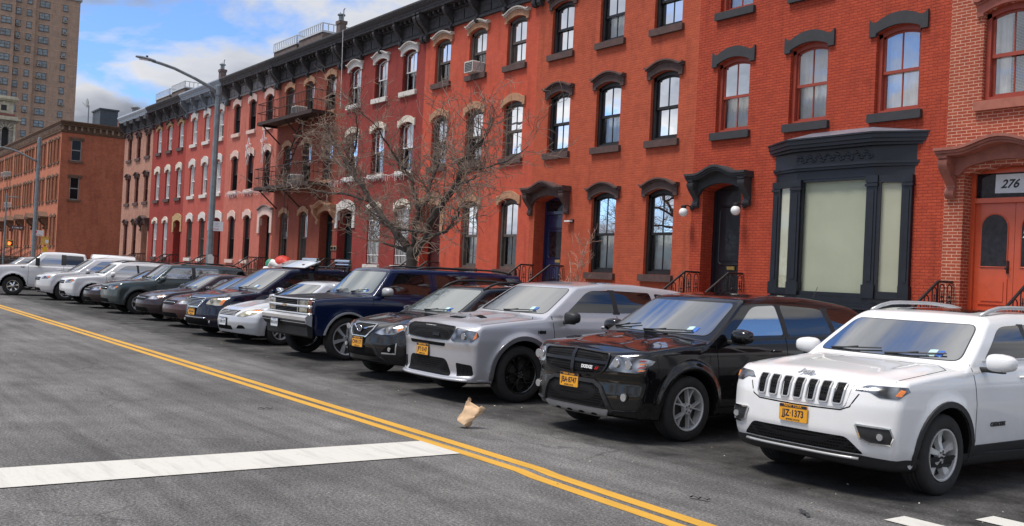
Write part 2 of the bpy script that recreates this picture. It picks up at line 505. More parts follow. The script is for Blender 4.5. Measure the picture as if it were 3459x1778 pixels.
M['lampyellow'] = lampmat('aged_headlamp', (.62,.58,.44), (.16,.14,.10), 8., .5)
M['amber'] = plain('amber_lens', (.85,.22,.03), .15, coat=1., var=.25, vscale=30)
M['redlens'] = plain('red_lens', (.35,.01,.01), .15, coat=1., var=.2, vscale=30)
M['lens'] = plain('lamp_lens', (.80,.82,.85), .06, .9, coat=1., var=.1)
M['plate_o'] = plain('plate_orange', (.80,.36,.02), .45, var=.04)
M['plate_w'] = plain('plate_white', (.62,.64,.68), .45, var=.05)
M['navy'] = plain('plate_navy', (.012,.014,.035), .45, var=.1)
M['sticker'] = plain('paper_sticker', (.45,.62,.60), .5, var=.08)
M['blue'] = plain('blue_sticker', (.03,.12,.45), .5, var=.08)
M['white'] = plain('white_plastic', (.78,.78,.77), .4, var=.05)
M['badge'] = plain('badge_silver', (.70,.70,.70), .4, .0, var=.05)
M['badgedark'] = plain('badge_dark', (.03,.03,.035), .3, .6, var=.05)
M['badgered'] = plain('badge_red', (.55,.02,.02), .3, var=.05)

def make_wheel(parent, x, y, R_, w, rr, side, style, rim, detail=True):
    """side +1: outer face towards +x. tyre is the lathe, rim the spoked disc"""
    wh = empty('wheel', (x, y, R_)); wh.parent = parent
    q = side
    mb = MB(); h = w/2
    prof = [(rr*.97, -h*.75), (rr+.01, -h*.95), (R_*.90, -h), (R_*.975, -h*.86), (R_, -h*.66),
            (R_, -h*.40), (R_-.010, -h*.38), (R_-.010, -h*.32), (R_, -h*.30), (R_, -h*.05), (R_-.010, -h*.03), (R_-.010, h*.03), (R_, h*.05),
            (R_, h*.30), (R_-.010, h*.32), (R_-.010, h*.38), (R_, h*.40),
            (R_, h*.66), (R_*.975, h*.86), (R_*.90, h), (rr+.03, h*1.0), (rr+.008, h*.93), (rr*.97, h*.75)]
    mb.lathe([(a, b*q) for a, b in prof], (0,0,0), 'x', 40 if detail else 24, cap=False)
    mb.build('tyre', M['tyre'], wh, smooth=True, auto=50)
    mb = MB(); n, kind, prm = style
    o = q*h
    # barrel + lip
    mb.lathe([(rr*.99, o*.80), (rr*1.0, o*.98), (rr*.955, o*.98), (rr*.92, o*.90), (rr*.90, o*.2), (rr*.90, -o*.6)], (0,0,0), 'x', 40 if detail else 24, cap=False)
    # brake / back
    mb.lathe([(rr*.90, o*.12), (rr*.60, o*.14), (rr*.58, o*.26), (.0, o*.28)], (0,0,0), 'x', 24, mi=1)
    xo = o*prm.get('out', .86); xi = xo - q*.045; hub = prm.get('hub', .17)*rr*1.6
    mb.lathe([(hub*1.05, xi), (hub, xo), (hub*.55, xo+q*.004), (hub*.45, xo-q*.012), (.0, xo-q*.006)], (0,0,0), 'x', 20)
    for k in range(n):
        a0 = 2*math.pi*k/n + prm.get('rot', .3)
        subs = prm.get('pair', [0.]) 
        for d in subs:
            wa, wb = prm['w']   # half width at the hub, at the rim (radians times radius)
            tw = prm.get('twist', 0.)
            pts = []
            for t in (0, .35, .7, 1.):
                r = hub*.8 + (rr*.95-hub*.8)*t; a = a0 + d*t + tw*t*t; ww = (wa+(wb-wa)*t)*rr
                xx = xo - q*.018*math.sin(t*math.pi)*prm.get('dish', 1.) - q*.012*t
                pts.append((r, a, ww, xx))
            vs = []; fs = []
            for r, a, ww, xx in pts:
                cy, cz = r*math.cos(a), r*math.sin(a); ty, tz = -math.sin(a), math.cos(a)
                vs += [(xx-q*.05, cy-ty*ww, cz-tz*ww), (xx, cy-ty*ww*.8, cz-tz*ww*.8), (xx, cy+ty*ww*.8, cz+tz*ww*.8), (xx-q*.05, cy+ty*ww, cz+tz*ww)]
            for i in range(len(pts)-1):
                A = 4*i; B = A+4
                for j in range(4): fs.append((A+j, B+j, B+(j+1) % 4, A+(j+1) % 4))
            mb.add(vs, fs)
    for k in range(5):
        a = 2*math.pi*k/5
        mb.lathe([(.010, xo-q*.01), (.010, xo+q*.006), (0, xo+q*.008)], (0, hub*.62*math.cos(a), hub*.62*math.sin(a)), 'x', 8, mi=2)
    mb.build('rim', [rim, M['brake'], M['chrome'] if rim is M['darkrim'] else M['brake']], wh, smooth=True, auto=35)
    return wh

def fontfix(o): return o

def make_plate(parent, car, x, z, kind, txt, y=None, tilt=0., frame=None):
    P = car.cast(np.array([x]), np.array([z]), 'F')[0]; yy = (P[1] if y is None else y)-.022
    pl = MB(); c = .012; w, h = .152, .076
    pl.prism(rnd([(x-w, z-h), (x+w, z-h), (x+w, z+h), (x-w, z+h)], .014), yy, yy+.012, 'y', 0)
    if frame: pl.prism(rnd([(x-w-.012, z-h-.010), (x+w+.012, z-h-.010), (x+w+.012, z+h+.016), (x-w-.012, z+h+.016)], .014), yy+.004, yy+.03, 'y', 1)
    o = pl.build('license_plate', [M['plate_o'] if kind == 'o' else M['plate_w'], M['blackpl']], parent)
    ink = M['navy']
    if kind == 'o':
        mb = MB(); mb.prism(rnd([(x-w+.003, z+h*.62), (x+w-.003, z+h*.62), (x+w-.003, z+h-.003), (x-w+.003, z+h-.003)], .010), yy-.002, yy+.004, 'y')
        mb.build('plate_band', ink, o)
        text_mesh('state_name', 'NEW YORK', .030, M['plate_o'], o, Matrix.Translation((x, yy-.003, z+h*.80)) @ FACE, .001, sx=1.25)
    else:
        text_mesh('state_name', 'NEW YORK', .024, M['blue'], o, Matrix.Translation((x, yy-.001, z+h*.78)) @ FACE, .001, sx=1.2)
    text_mesh('plate_number', txt, .086, ink, o, Matrix.Translation((x, yy-.001, z-.006)) @ FACE, .001, sx=.80, bold=.0016)
    if kind == 'o': text_mesh('plate_motto', 'EMPIRE STATE', .022, ink, o, Matrix.Translation((x, yy-.001, z-h*.80)) @ FACE, .001, sx=1.1)
    return o

def mirror_part(parent, x, y, z, side, mats, s=1., kind='car'):
    mb = MB(); q = side
    if kind == 'tow':
        mb.prism(rnd([(y-.10, z-.17), (y+.06, z-.17), (y+.06, z+.17), (y-.10, z+.17)], .04), x+q*.10, x+q*.40, 'x', 0)
        mb.box(min(x, x+q*.12), max(x, x+q*.12), y-.03, y+.03, z-.12, z-.06, 1); mb.box(min(x, x+q*.12), max(x, x+q*.12), y-.03, y+.03, z+.05, z+.11, 1)
        return mb.build('mirror', mats, parent, smooth=True, auto=40)
    # rounded housing: superellipsoid squashed in y
    n, m = 20, 10; vs = []; fs = []
    cx, rx, ry, rz = x+q*.16*s, .135*s, .085*s, .085*s
    def se(c, e): return math.copysign(abs(c)**e, c)
    for i in range(m+1):
        th = -math.pi/2+math.pi*i/m
        for k in range(n):
            a = 2*math.pi*k/n
            vx = se(math.cos(th), .6)*se(math.cos(a), .6); vy = se(math.cos(th), .7)*se(math.sin(a), .8); vz = se(math.sin(th), .6)
            if vy > .35: vy = .35
            tp = 1-.18*max(0, vx*q)
            vs.append((cx+rx*vx, y+ry*vy*(1.2 if vy < 0 else 1), z+rz*vz*tp))
    for i in range(m):
        for k in range(n): fs.append((i*n+k, i*n+(k+1) % n, (i+1)*n+(k+1) % n, (i+1)*n+k))
    mb.add(vs, fs, 0)
    mb.prism(rnd([(y-.05, z-.095*s), (y+.03, z-.095*s), (y+.03, z-.05*s), (y-.05, z-.05*s)], .015), min(x-q*.03, cx+q*.03), max(x-q*.03, cx+q*.03), 'x', 1)
    o = mb.build('mirror', mats, parent, smooth=True, auto=60)
    g = MB(); g.prism(rnd([(cx-rx*.82, z-rz*.72), (cx+rx*.82, z-rz*.72), (cx+rx*.82, z+rz*.72), (cx-rx*.82, z+rz*.72)], .03), y+ry*.33, y+ry*.33+.006, 'y')
    g.build('mirror_glass', M['glass'], o)
    return o

def make_car(name, label, cat, loc, P, res, rz=0., group='cars parked nose-out along the street', sc=1.):
    t = thing(name, label, cat, loc, R(rz), group); t.scale = (sc, sc, sc)
    B = Body(P); K = Skin(B, P.get('step', .04))
    V, F, N = B.mesh(res)
    # wheel wells and floor are bare dark plastic
    ctr = V[F].mean(1); hw = np.abs(ctr[:,0]); mi = np.zeros(len(F), int)
    for yw in (P['yf'], P['yr']):
        r = np.hypot(ctr[:,1]-yw, ctr[:,2]-P['R'])
        nn = N[F[:,0]]; inward = (nn[:,1]*(yw-ctr[:,1])+nn[:,2]*(P['R']-ctr[:,2])) > .3*r
        mi[(r < P['Ra']+.02) & (inward | (hw < B.W2-.20))] = 1
    mi[(N[F[:,0], 2] < -.7) & (ctr[:,2] < P.get('floor', .45))] = 1
    body = raw_mesh('body', V, F, N, [P['paint'], M['well']], t, mi)
    det = P.get('det', 2)
    for side in ((1, -1) if det > 1 else (1, -1)):
        xo = side*(B.W2-P.get('inset', .02)-P['tw']/2)
        make_wheel(t, xo, P['yf'], P['R'], P['tw'], P['rr'], side, P['spokes'], P['rim'], det > 1)
        make_wheel(t, xo, P['yr'], P['R'], P['tw'], P['rr'], side, P['spokes'], P['rim'], det > 1)
    K.patch('windshield', P['wsp'], 'F', P.get('wsmat', M['glass']), t, .004, .07)
    mb = MB(); K.strip(mb, rnd(P['wsp'], .07), 'F', .028, .0035, close=True)
    mb.build('windshield_seal', M['blackpl'], bpy.data.objects[-1] if False else t)
    for v in ('L', 'R'):
        for i, w in enumerate(P['sidew']):
            mt = P.get('sidemat', M['tint'])
            mt = mt[i] if isinstance(mt, (list, tuple)) else mt
            K.patch('side_window', w, v, mt, t, .004, .04)
        mb = MB()
        if P.get('pillar'):
            for w in P['pillar']: K.patch('pillar_trim', w, v, M['blackpl'], t, .003, .01)
        tr = P.get('wtrim')
        if tr: K.strip(mb, tr, v, P.get('wtw', .014), .008); mb.build('window_trim', P.get('wtmat', M['chrome']), t)
        mb = MB()
        for g in P.get('gaps', []): K.strip(mb, g, v, .011, .0012)
        if P.get('gaps'): mb.build('door_gap', M['gap'], t)
        for hdl in P.get('handles', []):
            p, g = K.line([(hdl[0]-.09, hdl[1]), (hdl[0]+.09, hdl[1])], v, .03)
            mb = MB(); o = g*.032; pts = p+o; pts[0] = p[0]; pts[-1] = p[-1]
            mb.tube([tuple(q) for q in pts], .014, 8); mb.build('door_handle', P.get('handlemat', P['paint']), t, smooth=True)
        if P.get('clad'):
            for w in P['clad']: K.patch('side_cladding', w, v, P.get('cladmat', M['blackpl']), t, .008, .02)
        if P.get('archtrim'):
            wd, mt = P['archtrim'][:2]
            for yw in (P['yf'], P['yr']):
                mb = MB(); rA = P['Ra']+wd*.5+.002
                a0, a1 = P.get('arcang', (-.22, .22))
                pts = [(yw-rA*math.cos(a), P['R']+rA*math.sin(a)) for a in np.linspace(a0, math.pi-a1, 24)]
                K.strip(mb, pts, v, wd, .012, seg=.2); mb.build('wheel_arch_trim', mt, t)
        # panel gap hood / fender
    mb = MB()
    for g in P.get('topgaps', []):
        for q in (g, [(-a, b) for a, b in g]):
            mb = MB(); K.strip(mb, q, 'T', .012, .001); mb.build('hood_gap', M['gap'], t)
    for mz in P.get('mirrors', []):
        for sd in (1, -1):
            x = sd*mz[0]; mirror_part(t, x, mz[1], mz[2], sd, P.get('mirmat', [P['paint'], M['blackpl']]), mz[3] if len(mz) > 3 else 1., P.get('mirkind', 'car'))
    # wipers
    if P.get('wipers'):
        for (x0, z0, x1, z1) in P['wipers']:
            p, g = K.line([(x0, z0), (x1, z1)], 'F', .08); mb = MB()
            mb.tube([tuple(a) for a in p+g*.022], .008, 6); mb.tube([tuple(p[0]+g[0]*.005), tuple(p[len(p)//2]+g[len(p)//2]*.035)], .009, 6)
            mb.build('wiper', M['blackpl'], t)
    if P.get('rails'):
        (y0, y1, x, zz, mt) = P['rails']
        for sd in (1, -1):
            ys = np.linspace(y0, y1, 12); p = K.cast(np.full(12, sd*x), ys, 'T'); hgt = np.array([0.005, .04]+[zz]*8+[.04, .005])
            mb = MB(); mb.tube([(a[0], a[1], a[2]+h) for a, h in zip(p, hgt)], [.018]+[.021]*10+[.018], 10); mb.build('roof_rail', mt, t, smooth=True)
    if P.get('sunroof'): K.patch('sunroof', P['sunroof'], 'T', M['tint'], t, .004, .06)
    # rear: glass and lamps
    if P.get('rearw'): K.patch('rear_window', P['rearw'], 'B', M['tint'], t, .004, .06)
    for w in P.get('tail_l', []):
        w = [(a[0]*.86, min(a[1], 1.06)) for a in w]
        K.patch('tail_light', w, 'B', M['redlens'], t, .006, .03); K.patch('tail_light', [(-a[0], a[1]) for a in w], 'B', M['redlens'], t, .006, .03)
    for (x, z) in P.get('stick', []):
        K.patch('windshield_sticker', [(x-.055, z-.028), (x+.02, z-.028), (x+.02, z+.028), (x-.055, z+.028)], 'F', M['sticker'], t, .009, .004)
        K.patch('windshield_sticker', [(x+.03, z-.03), (x+.085, z-.03), (x+.085, z+.022), (x+.03, z+.022)], 'F', M['blue'], t, .009, .004)
    return t, B, K
M['chromerim'] = plain('chrome_rim', (.72,.73,.75), .16, .55, var=.05)

# ------------------------------------------------------------------ the vehicles
def sym(mb_or_f, pts): return [pts, [(-a, b) for a, b in pts]]

def suvP(**k):
    P = dict(L=4.62, W=1.86, H=1.70, yf=.93, yr=3.63, R=.365, Ra=.425, rr=.235, tw=.235,
        top=[(-.2,.93),(.10,.95),(.28,1.03),(.7,1.09),(1.3,1.15),(1.7,1.17),(4.2,1.20),(4.7,1.15)],
        bot=[(0,.27),(.5,.24),(1.2,.26),(3.4,.26),(4.1,.28),(4.6,.36)],
        nose=[(.1,.20),(.25,.10),(.40,.03),(.55,.0),(.8,.015),(.93,.05),(1.02,.13),(1.15,.3),(1.7,.5)],
        tail=[(.2,4.42),(.45,4.58),(.7,4.62),(1.1,4.58),(1.7,4.4)],
        side=[(.1,.13),(.28,.07),(.42,.025),(.62,.012),(.80,.0),(.98,.012),(1.12,.045),(1.25,.10)],
        plan=[(-.2,.05),(.35,.02),(.9,.0),(3.6,.0),(4.3,.03),(4.7,.08)],
        gw=[(1.0,.90),(1.15,.87),(1.35,.81),(1.55,.725),(1.7,.63)],
        roof=[(1.7,1.56),(2.0,1.615),(2.5,1.66),(3.2,1.665),(4.0,1.62),(4.5,1.54)],
        gh=[(1.16,1.10),(1.98,1.62),(4.15,1.62),(4.55,1.15)],
        spokes=(5, 'a', dict(w=(.10,.15))), rim=M['alloy'], paint=None,
        wsp=[(-.76,1.185),(.76,1.185),(.61,1.535),(-.61,1.535)],
        sidew=[[(1.68,1.205),(2.55,1.215),(2.53,1.53),(2.12,1.51,.12)], [(2.63,1.215),(3.42,1.235),(3.32,1.53),(2.61,1.535)], [(3.50,1.25),(4.10,1.33,.03),(3.92,1.49),(3.43,1.52)]],
        pillar=[[(2.52,1.2),(2.66,1.2),(2.64,1.54),(2.5,1.54)]],
        gaps=[[(1.40,1.16),(1.42,.95),(1.46,.45)], [(2.58,1.19),(2.60,.42)], [(3.42,1.2),(3.40,1.0),(3.15,.78),(3.0,.45)], [(1.46,.40),(3.0,.40)]],
        handles=[(2.36,1.03),(3.22,1.05)], mirrors=[(.90,1.62,1.18)],
        topgaps=[[(.80,.30),(.82,.7),(.80,1.1),(.66,1.22),(.3,1.14)]],
        wipers=[(.05,1.19,.62,1.225),(-.6,1.19,-.02,1.225)],
        rearw=[(-.6,1.2),(.6,1.2),(.5,1.5),(-.5,1.5)], tail_l=[[(.62,.85),(.86,.87),(.84,1.1),(.66,1.08)]], stick=[(.5,1.23)])
    P.update(k); return P

def sedanP(**k):
    P = suvP(L=4.80, W=1.82, H=1.48, yf=.95, yr=3.73, R=.325, Ra=.37, rr=.205, tw=.205,
        top=[(-.2,.66),(.08,.68),(.35,.80),(.8,.90),(1.3,.97),(1.8,.99),(3.9,1.0),(4.3,1.04),(4.75,1.0)],
        bot=[(0,.22),(.5,.18),(1.2,.20),(3.4,.2),(4.1,.2),(4.7,.3)],
        nose=[(.05,.22),(.2,.08),(.35,.02),(.48,.0),(.6,.02),(.72,.10),(.85,.30),(1.2,.7)],
        tail=[(.2,4.62),(.45,4.76),(.7,4.80),(1.0,4.74),(1.5,4.5)],
        side=[(.1,.12),(.24,.06),(.40,.015),(.60,.0),(.78,.01),(.92,.05),(1.05,.12)],
        plan=[(-.2,.06),(.35,.03),(.9,.0),(3.6,.0),(4.3,.04),(4.8,.10)],
        gw=[(.85,.86),(.98,.83),(1.15,.76),(1.35,.64),(1.5,.51)],
        roof=[(1.9,1.36),(2.3,1.43),(2.7,1.455),(3.1,1.44),(3.6,1.34),(4.3,1.1)],
        gh=[(1.25,.92),(2.20,1.42),(3.45,1.40),(4.25,1.02)],
        wsp=[(-.74,.995),(.74,.995),(.56,1.345),(-.56,1.345)],
        sidew=[[(1.86,1.045),(2.68,1.05),(2.64,1.32),(2.28,1.29,.12)], [(2.75,1.05),(3.55,1.06),(3.35,1.26),(2.72,1.32)]],
        pillar=[[(2.64,1.05),(2.79,1.05),(2.76,1.33),(2.62,1.33)]],
        gaps=[[(1.50,.96),(1.52,.8),(1.56,.35)], [(2.71,1.0),(2.74,.34)], [(1.56,.30),(3.3,.30)]],
        handles=[(2.48,.84),(3.36,.87)], mirrors=[(.86,1.75,1.00,.9)], 
        topgaps=[[(.74,.35),(.78,.7),(.76,1.1),(.62,1.3)]], wipers=[(.05,1.0,.6,1.03),(-.6,1.0,-.02,1.03)],
        rearw=None, tail_l=[[(.60,.75),(.84,.75),(.82,.92),(.62,.92)]], cf=(.42,2.4), stick=[(.45,1.04)])
    P.update(k); return P

def both(K, name, poly, mat, t, view='F', **kw):
    a = K.patch(name, poly, view, mat, t, **kw)
    b = K.patch(name, [(-q[0],)+tuple(q[1:]) for q in poly], view, mat, t, **kw)
    return a, b

def bothstrip(K, name, pts, mat, t, w, h, close=False, view='F', **kw):
    for P in (pts, [(-a, b) for a, b in pts]):
        mb = MB(); K.strip(mb, P, view, w, h, close=close, **kw); mb.build(name, mat, t)

def lampdisc(K, name, x, z, r, mat, t, off=.0, ring=None):
    for sx in (1, -1):
        p, g = K.line([(sx*x, z), (sx*x+.001, z)], 'F'); c = p[0]
        mb = MB(); mb.lathe([(r, -.022+off), (r*1.0, -.010+off), (r*.8, -.006+off), (.0, .0+off)], (c[0], c[1]-.004, c[2]), 'y', 18)
        o = mb.build(name, mat, t, smooth=True, auto=40)
        if ring:
            mb = MB(); pts = [(c[0]+r*1.12*math.cos(a), c[1]-.012+off, c[2]+r*1.12*math.sin(a)) for a in np.linspace(0, 2*math.pi, 20)]
            mb.tube(pts, r*.14, 6, cap=False); mb.build('lamp_ring', ring, o, smooth=True)

def bar(K, t, name, x0, x1, z, r, mat, n=16, off=.02, dz=0.):
    p, g = K.line([(x0, z), ((x0+x1)/2, z+dz), (x1, z)], 'F', abs(x1-x0)/n); mb = MB()
    mb.tube([tuple(q) for q in p+g*off], r, 8); return mb.build(name, mat, t, smooth=True)

def frontext(K, t, name, s, x, z, size, mat, view='F', ext=.004, shear=0., bold=0., y=None, off=.012):
    if view == 'F':
        P = K.cast(np.array([x]), np.array([z]), 'F')[0]
        g = K.b.grad(P[:1], P[1:2], P[2:3])[0]; g /= np.linalg.norm(g)
        pit = math.asin(max(-1, min(1, g[2])))
        c = P+g*off
        Mx = Matrix.Translation(tuple(c)) @ Matrix.Rotation(-pit, 4, 'X') @ FACE
        return text_mesh(name, s, size, mat, t, Mx, ext, shear, bold=bold)
    P = K.cast(np.array([y]), np.array([z]), view)[0]
    rot = Matrix.Rotation(R(90 if view == 'L' else -90), 4, 'Z')
    return text_mesh(name, s, size, mat, t, Matrix.Translation((P[0]+(.004 if view == 'L' else -.004), P[1], P[2])) @ rot @ FACE, ext, shear, bold=bold)

def car_white_suv():
    pt = paint('white_paint', (.80,.80,.80), rough=.30, dirt=.10)
    P = suvP(paint=pt, clad=[[(1.38,.24),(3.15,.24),(3.15,.42),(1.38,.42)]], archtrim=(.06, M['blackpl']), arcang=(-.30,-.30),
        spokes=(5, 'a', dict(w=(.10,.20), rot=.32, out=.84, dish=1.2, hub=.15)), rails=(2.05, 4.05, .60, .055, M['satin']),
        sunroof=[(-.42,2.2),(.42,2.2),(.42,3.3),(-.42,3.3)], ridge=[(.62,.10,.022,.3,1.3)], wtrim=[(1.62,1.19),(2.6,1.20),(3.5,1.225),(4.12,1.30)], wtmat=M['satin'],
        mirmat=[pt, M['blackpl']], step=.032, cf=(.25,3.5), kt=.038, kf=.045, stick=[(.50,1.235)], mirrors=[(.90,1.60,1.19)],
        top=[(-.2,.96),(.10,.98),(.28,1.06),(.7,1.11),(1.3,1.16),(1.7,1.17),(4.2,1.20),(4.7,1.15)], wsp=[(-.76,1.185),(.76,1.185),(.655,1.515),(-.655,1.515)])
    t, B, K = make_car('parked_suv', 'white sport utility vehicle with seven slot grille, nearest to the camera at right', 'suv', (-5.80,7.44,0), P, .022, 1.3)
    g = K.patch('grille', [(-.48,.765,.05),(.48,.765,.05),(.52,.985,.03),(-.52,.985,.03)], 'F', pt, t, off=.006)
    for i in range(-3, 4):
        x = i*.136; w0, w1 = .043, .047
        sl = [(x-w0,.795,.02),(x+w0,.795,.02),(x+w1+.003*i,.965,.015),(x-w1+.003*i,.965,.015)]
        o = K.patch('grille_slot', sl, 'F', M['grille'], g, off=.013, step=.02)
        mb = MB(); K.strip(mb, rnd(sl, .02), 'F', .014, .022, close=True, seg=.03); mb.build('slot_surround', M['satin'], g)
    mb = MB(); K.strip(mb, [(-.60,.93),(-.52,.78),(-.44,.745),(0,.735),(.44,.745),(.52,.78),(.60,.93)], 'F', .014, .001); mb.build('grille_gap', M['gap'], t)
    frontext(K, t, 'badge', 'Jeep', 0, 1.012, .085, M['satin'], ext=.006, bold=.003, off=.026)
    hl = [(.70,.975,.01),(.70,.93,.01),(.78,.895,.02),(.90,.885,.02),(.918,.93,.02),(.915,1.005,.01),(.80,1.003,.01)]
    for sgn in (1, -1):
        pl = [(sgn*a[0],)+a[1:] for a in [(.54,.925,.005),(.66,.922,.02),(.74,.880,.02),(.875,.875,.02),(.902,.93,.02),(.898,.978,.01),(.62,.975,.03)]]
        h = K.patch('headlight', pl, 'F', M['lampdark'], t, off=.006, step=.02)
        if False: K.patch('light_bar', [(sgn*a[0],)+a[1:] for a in [(.60,.958),(.64,.952),(.84,.962),(.86,.980),(.66,.985)]], 'F', M['lampdark'], h, off=.011, r=.004, step=.02)
        K.patch('turn_lamp', [(sgn*a[0],)+a[1:] for a in [(.845,.90),(.885,.90),(.892,.95),(.852,.955)]], 'F', M['amber'], h, off=.012, r=.004, step=.02)
    K.patch('lower_intake', [(-.64,.385,.02),(.64,.385,.02),(.57,.455,.03),(.50,.520,.04),(-.50,.520,.04),(-.57,.455,.03)], 'F', M['grille'], t, off=.006)
    K.patch('bumper_lower', [(-.915,.20,.02),(.915,.20,.02),(.915,.345,.03),(.60,.372,.02),(-.60,.372,.02),(-.915,.345,.03)], 'F', M['blackpl'], t, off=.012)
    bar(K, t, 'bumper_trim', -.60, .60, .352, .013, M['satin'], off=.028)
    fg = [(.57,.635,.02),(.62,.52,.04),(.70,.485,.03),(.845,.485,.02),(.86,.55,.03),(.83,.63,.03)]
    for sgn in (1, -1):
        pl = [(sgn*a[0],)+a[1:] for a in fg]
        f = K.patch('fog_lamp_recess', pl, 'F', M['blackpl'], t, off=.005, step=.02)
        mb = MB(); K.strip(mb, [(sgn*a, b) for a, b in [(.58,.635),(.625,.525),(.70,.488),(.84,.485),(.858,.55),(.835,.625),(.58,.637)]], 'F', .018, .014); mb.build('fog_lamp_trim', M['chrome'], f)
    lampdisc(K, 'fog_lamp', .78, .55, .030, M['lens'], t)
    make_plate(t, K, -.02, .655, 'o', 'JJZ·1373')
    frontext(K, t, 'door_badge', 'CHEROKEE', 0, .60, .055, M['badgedark'], 'L', y=1.85, bold=.002)
    return t

def car_black_suv():
    pt = paint('black_paint', (.004,.004,.005), rough=.2, dirt=.02)
    P = suvP(L=4.89, H=1.72, W=1.84, yr=3.84, yf=.95, R=.365, rr=.245, paint=pt, spokes=(5, 'b', dict(w=(.045,.035), pair=(-.24,.24), rot=.1, out=.9, dish=.8, hub=.16)), rim=M['alloy'],
        top=[(-.2,.96),(.08,.97),(.28,1.04),(.7,1.09),(1.25,1.14),(1.7,1.15),(4.4,1.18),(4.9,1.12)],
        nose=[(.1,.22),(.25,.10),(.36,.03),(.50,.01),(.66,.03),(.75,.0),(.93,.03),(1.02,.10),(1.15,.3),(1.7,.5)],
        tail=[(.2,4.7),(.45,4.85),(.7,4.89),(1.1,4.83),(1.7,4.6)], bot=[(0,.27),(.5,.24),(1.2,.26),(3.4,.26),(4.3,.28),(4.9,.36)],
        plan=[(-.2,.05),(.35,.02),(.9,.0),(3.6,.0),(4.4,.03),(4.9,.09)],
        gh=[(1.10,1.08),(1.98,1.62),(4.38,1.58),(4.78,1.15)], roof=[(1.7,1.56),(2.1,1.63),(2.6,1.675),(3.3,1.67),(4.1,1.60),(4.7,1.46)],
        sidew=[[(1.66,1.175),(2.62,1.19),(2.58,1.54),(2.14,1.52,.12)], [(2.72,1.19),(3.62,1.215),(3.50,1.52),(2.68,1.545)], [(3.72,1.23),(4.42,1.33,.03),(4.12,1.47),(3.62,1.51)]],
        sidemat=[M['glass_green'], M['tint'], M['tint']], pillar=[[(2.58,1.17),(2.75,1.17),(2.72,1.55),(2.55,1.55)], [(3.58,1.2),(3.74,1.21),(3.66,1.53),(3.48,1.53)]],
        gaps=[[(1.36,1.13),(1.38,.95),(1.44,.45)], [(2.66,1.16),(2.66,.42)], [(3.62,1.2),(3.62,.95),(3.36,.78),(3.2,.45)], [(1.44,.36),(3.3,.36)]],
        handles=[(2.45,1.0),(3.42,1.03)], rearw=[(-.58,1.2),(.58,1.2),(.5,1.46),(-.5,1.46)], wsp=[(-.77,1.17),(.77,1.17),(.66,1.545),(-.66,1.545)], wsmat=M['glass'],
        mirmat=[pt, M['blackpl']], flare=.035, flw=.05, cf=(.26,3.4), kt=.036, kf=.045, ridge=[(.40,.12,.016,.3,1.3)], stick=[(.50,1.225)], wipers=[(-.15,1.172,.55,1.20),(-.75,1.175,-.3,1.23)])
    t, B, K = make_car('parked_suv', 'glossy black sport utility vehicle with crosshair grille and silver skid strip, beside the white one', 'suv', (-8.81,7.28,0), P, .022, 1.9, sc=1.02)
    g = K.patch('grille', [(-.50,.79,.04),(-.44,.735,.03),(0,.70,.05),(.44,.735,.03),(.50,.79,.04),(.53,.945,.02),(0,.965,.3),(-.53,.945,.02)], 'F', M['grille'], t, off=.004, step=.03)
    mb = MB(); K.strip(mb, [(0,.70),(0,.96)], 'F', .062, .022); K.strip(mb, [(-.52,.85),(.52,.85)], 'F', .040, .018); mb.build('grille_crossbar', M['badgedark'], g)
    mb = MB(); K.strip(mb, rnd([(-.50,.79),(-.44,.735),(0,.70),(.44,.735),(.50,.79),(.53,.945),(0,.965),(-.53,.945)], .04), 'F', .022, .02, close=True); mb.build('grille_frame', M['badgedark'], g)
    frontext(K, g, 'badge', 'DODGE', .25, .785, .050, M['badge'], off=.026, bold=.002)
    mb = MB()
    P_ = K.cast(np.array([.40]), np.array([.785]), 'F')[0]
    for i in (0, 1): mb.prism([(.365+i*.028,.770),(.378+i*.028,.770),(.400+i*.028,.802),(.387+i*.028,.802)], P_[1]-.032, P_[1]-.02, 'y')
    mb.build('badge_stripes', M['badgered'], g)
    for sgn in (1, -1):
        S = lambda pts: [(sgn*a[0],)+tuple(a[1:]) for a in pts]
        h = K.patch('headlight', S([(.53,.80,.02),(.58,.775,.02),(.84,.765,.02),(.895,.84,.02),(.895,.92,.02),(.60,.94,.02)]), 'F', M['lamp'], t, off=.007, step=.02)
        for i in range(4): K.patch('turn_lamp', S([(.825,.785+i*.034),(.875,.792+i*.034),(.885,.808+i*.034),(.83,.802+i*.034)]), 'F', M['redlens'] if i % 2 else M['amber'], h, off=.012, r=.002, step=.02)
    lampdisc(K, 'headlight_reflector', .63, .86, .044, M['lens'], t, off=-.012)
    lampdisc(K, 'headlight_reflector', .755, .85, .050, M['lens'], t, off=-.012)
    K.patch('lower_intake', [(-.50,.37,.02),(.50,.37,.02),(.42,.55,.06),(.33,.615,.06),(-.33,.615,.06),(-.42,.55,.06)], 'F', M['grille'], t, off=.004)
    mb = MB(); K.strip(mb, [(-.56,.33),(-.50,.46),(-.43,.58),(-.33,.635),(.33,.635),(.43,.58),(.50,.46),(.56,.33)], 'F', .05, .022); mb.build('intake_frame', M['blackpl'], t)
    K.patch('skid_plate', [(-.46,.265,.02),(.46,.265,.02),(.53,.345,.02),(-.53,.345,.02)], 'F', M['satin'], t, off=.022)
    for x in (-.3,-.1,.1,.3): K.patch('skid_slot', [(x-.05,.28),(x+.05,.28),(x+.045,.30),(x-.045,.30)], 'F', M['gap'], t, off=.024, r=.008)
    lampdisc(K, 'fog_lamp', .72, .50, .042, M['lens'], t, ring=M['blackpl'])
    bothstrip(K, 'bumper_trim', [(.56,.34),(.70,.345),(.86,.36)], M['badgedark'], t, .022, .014)
    make_plate(t, K, -.06, .615, 'o', 'JBA·8747', frame=True)
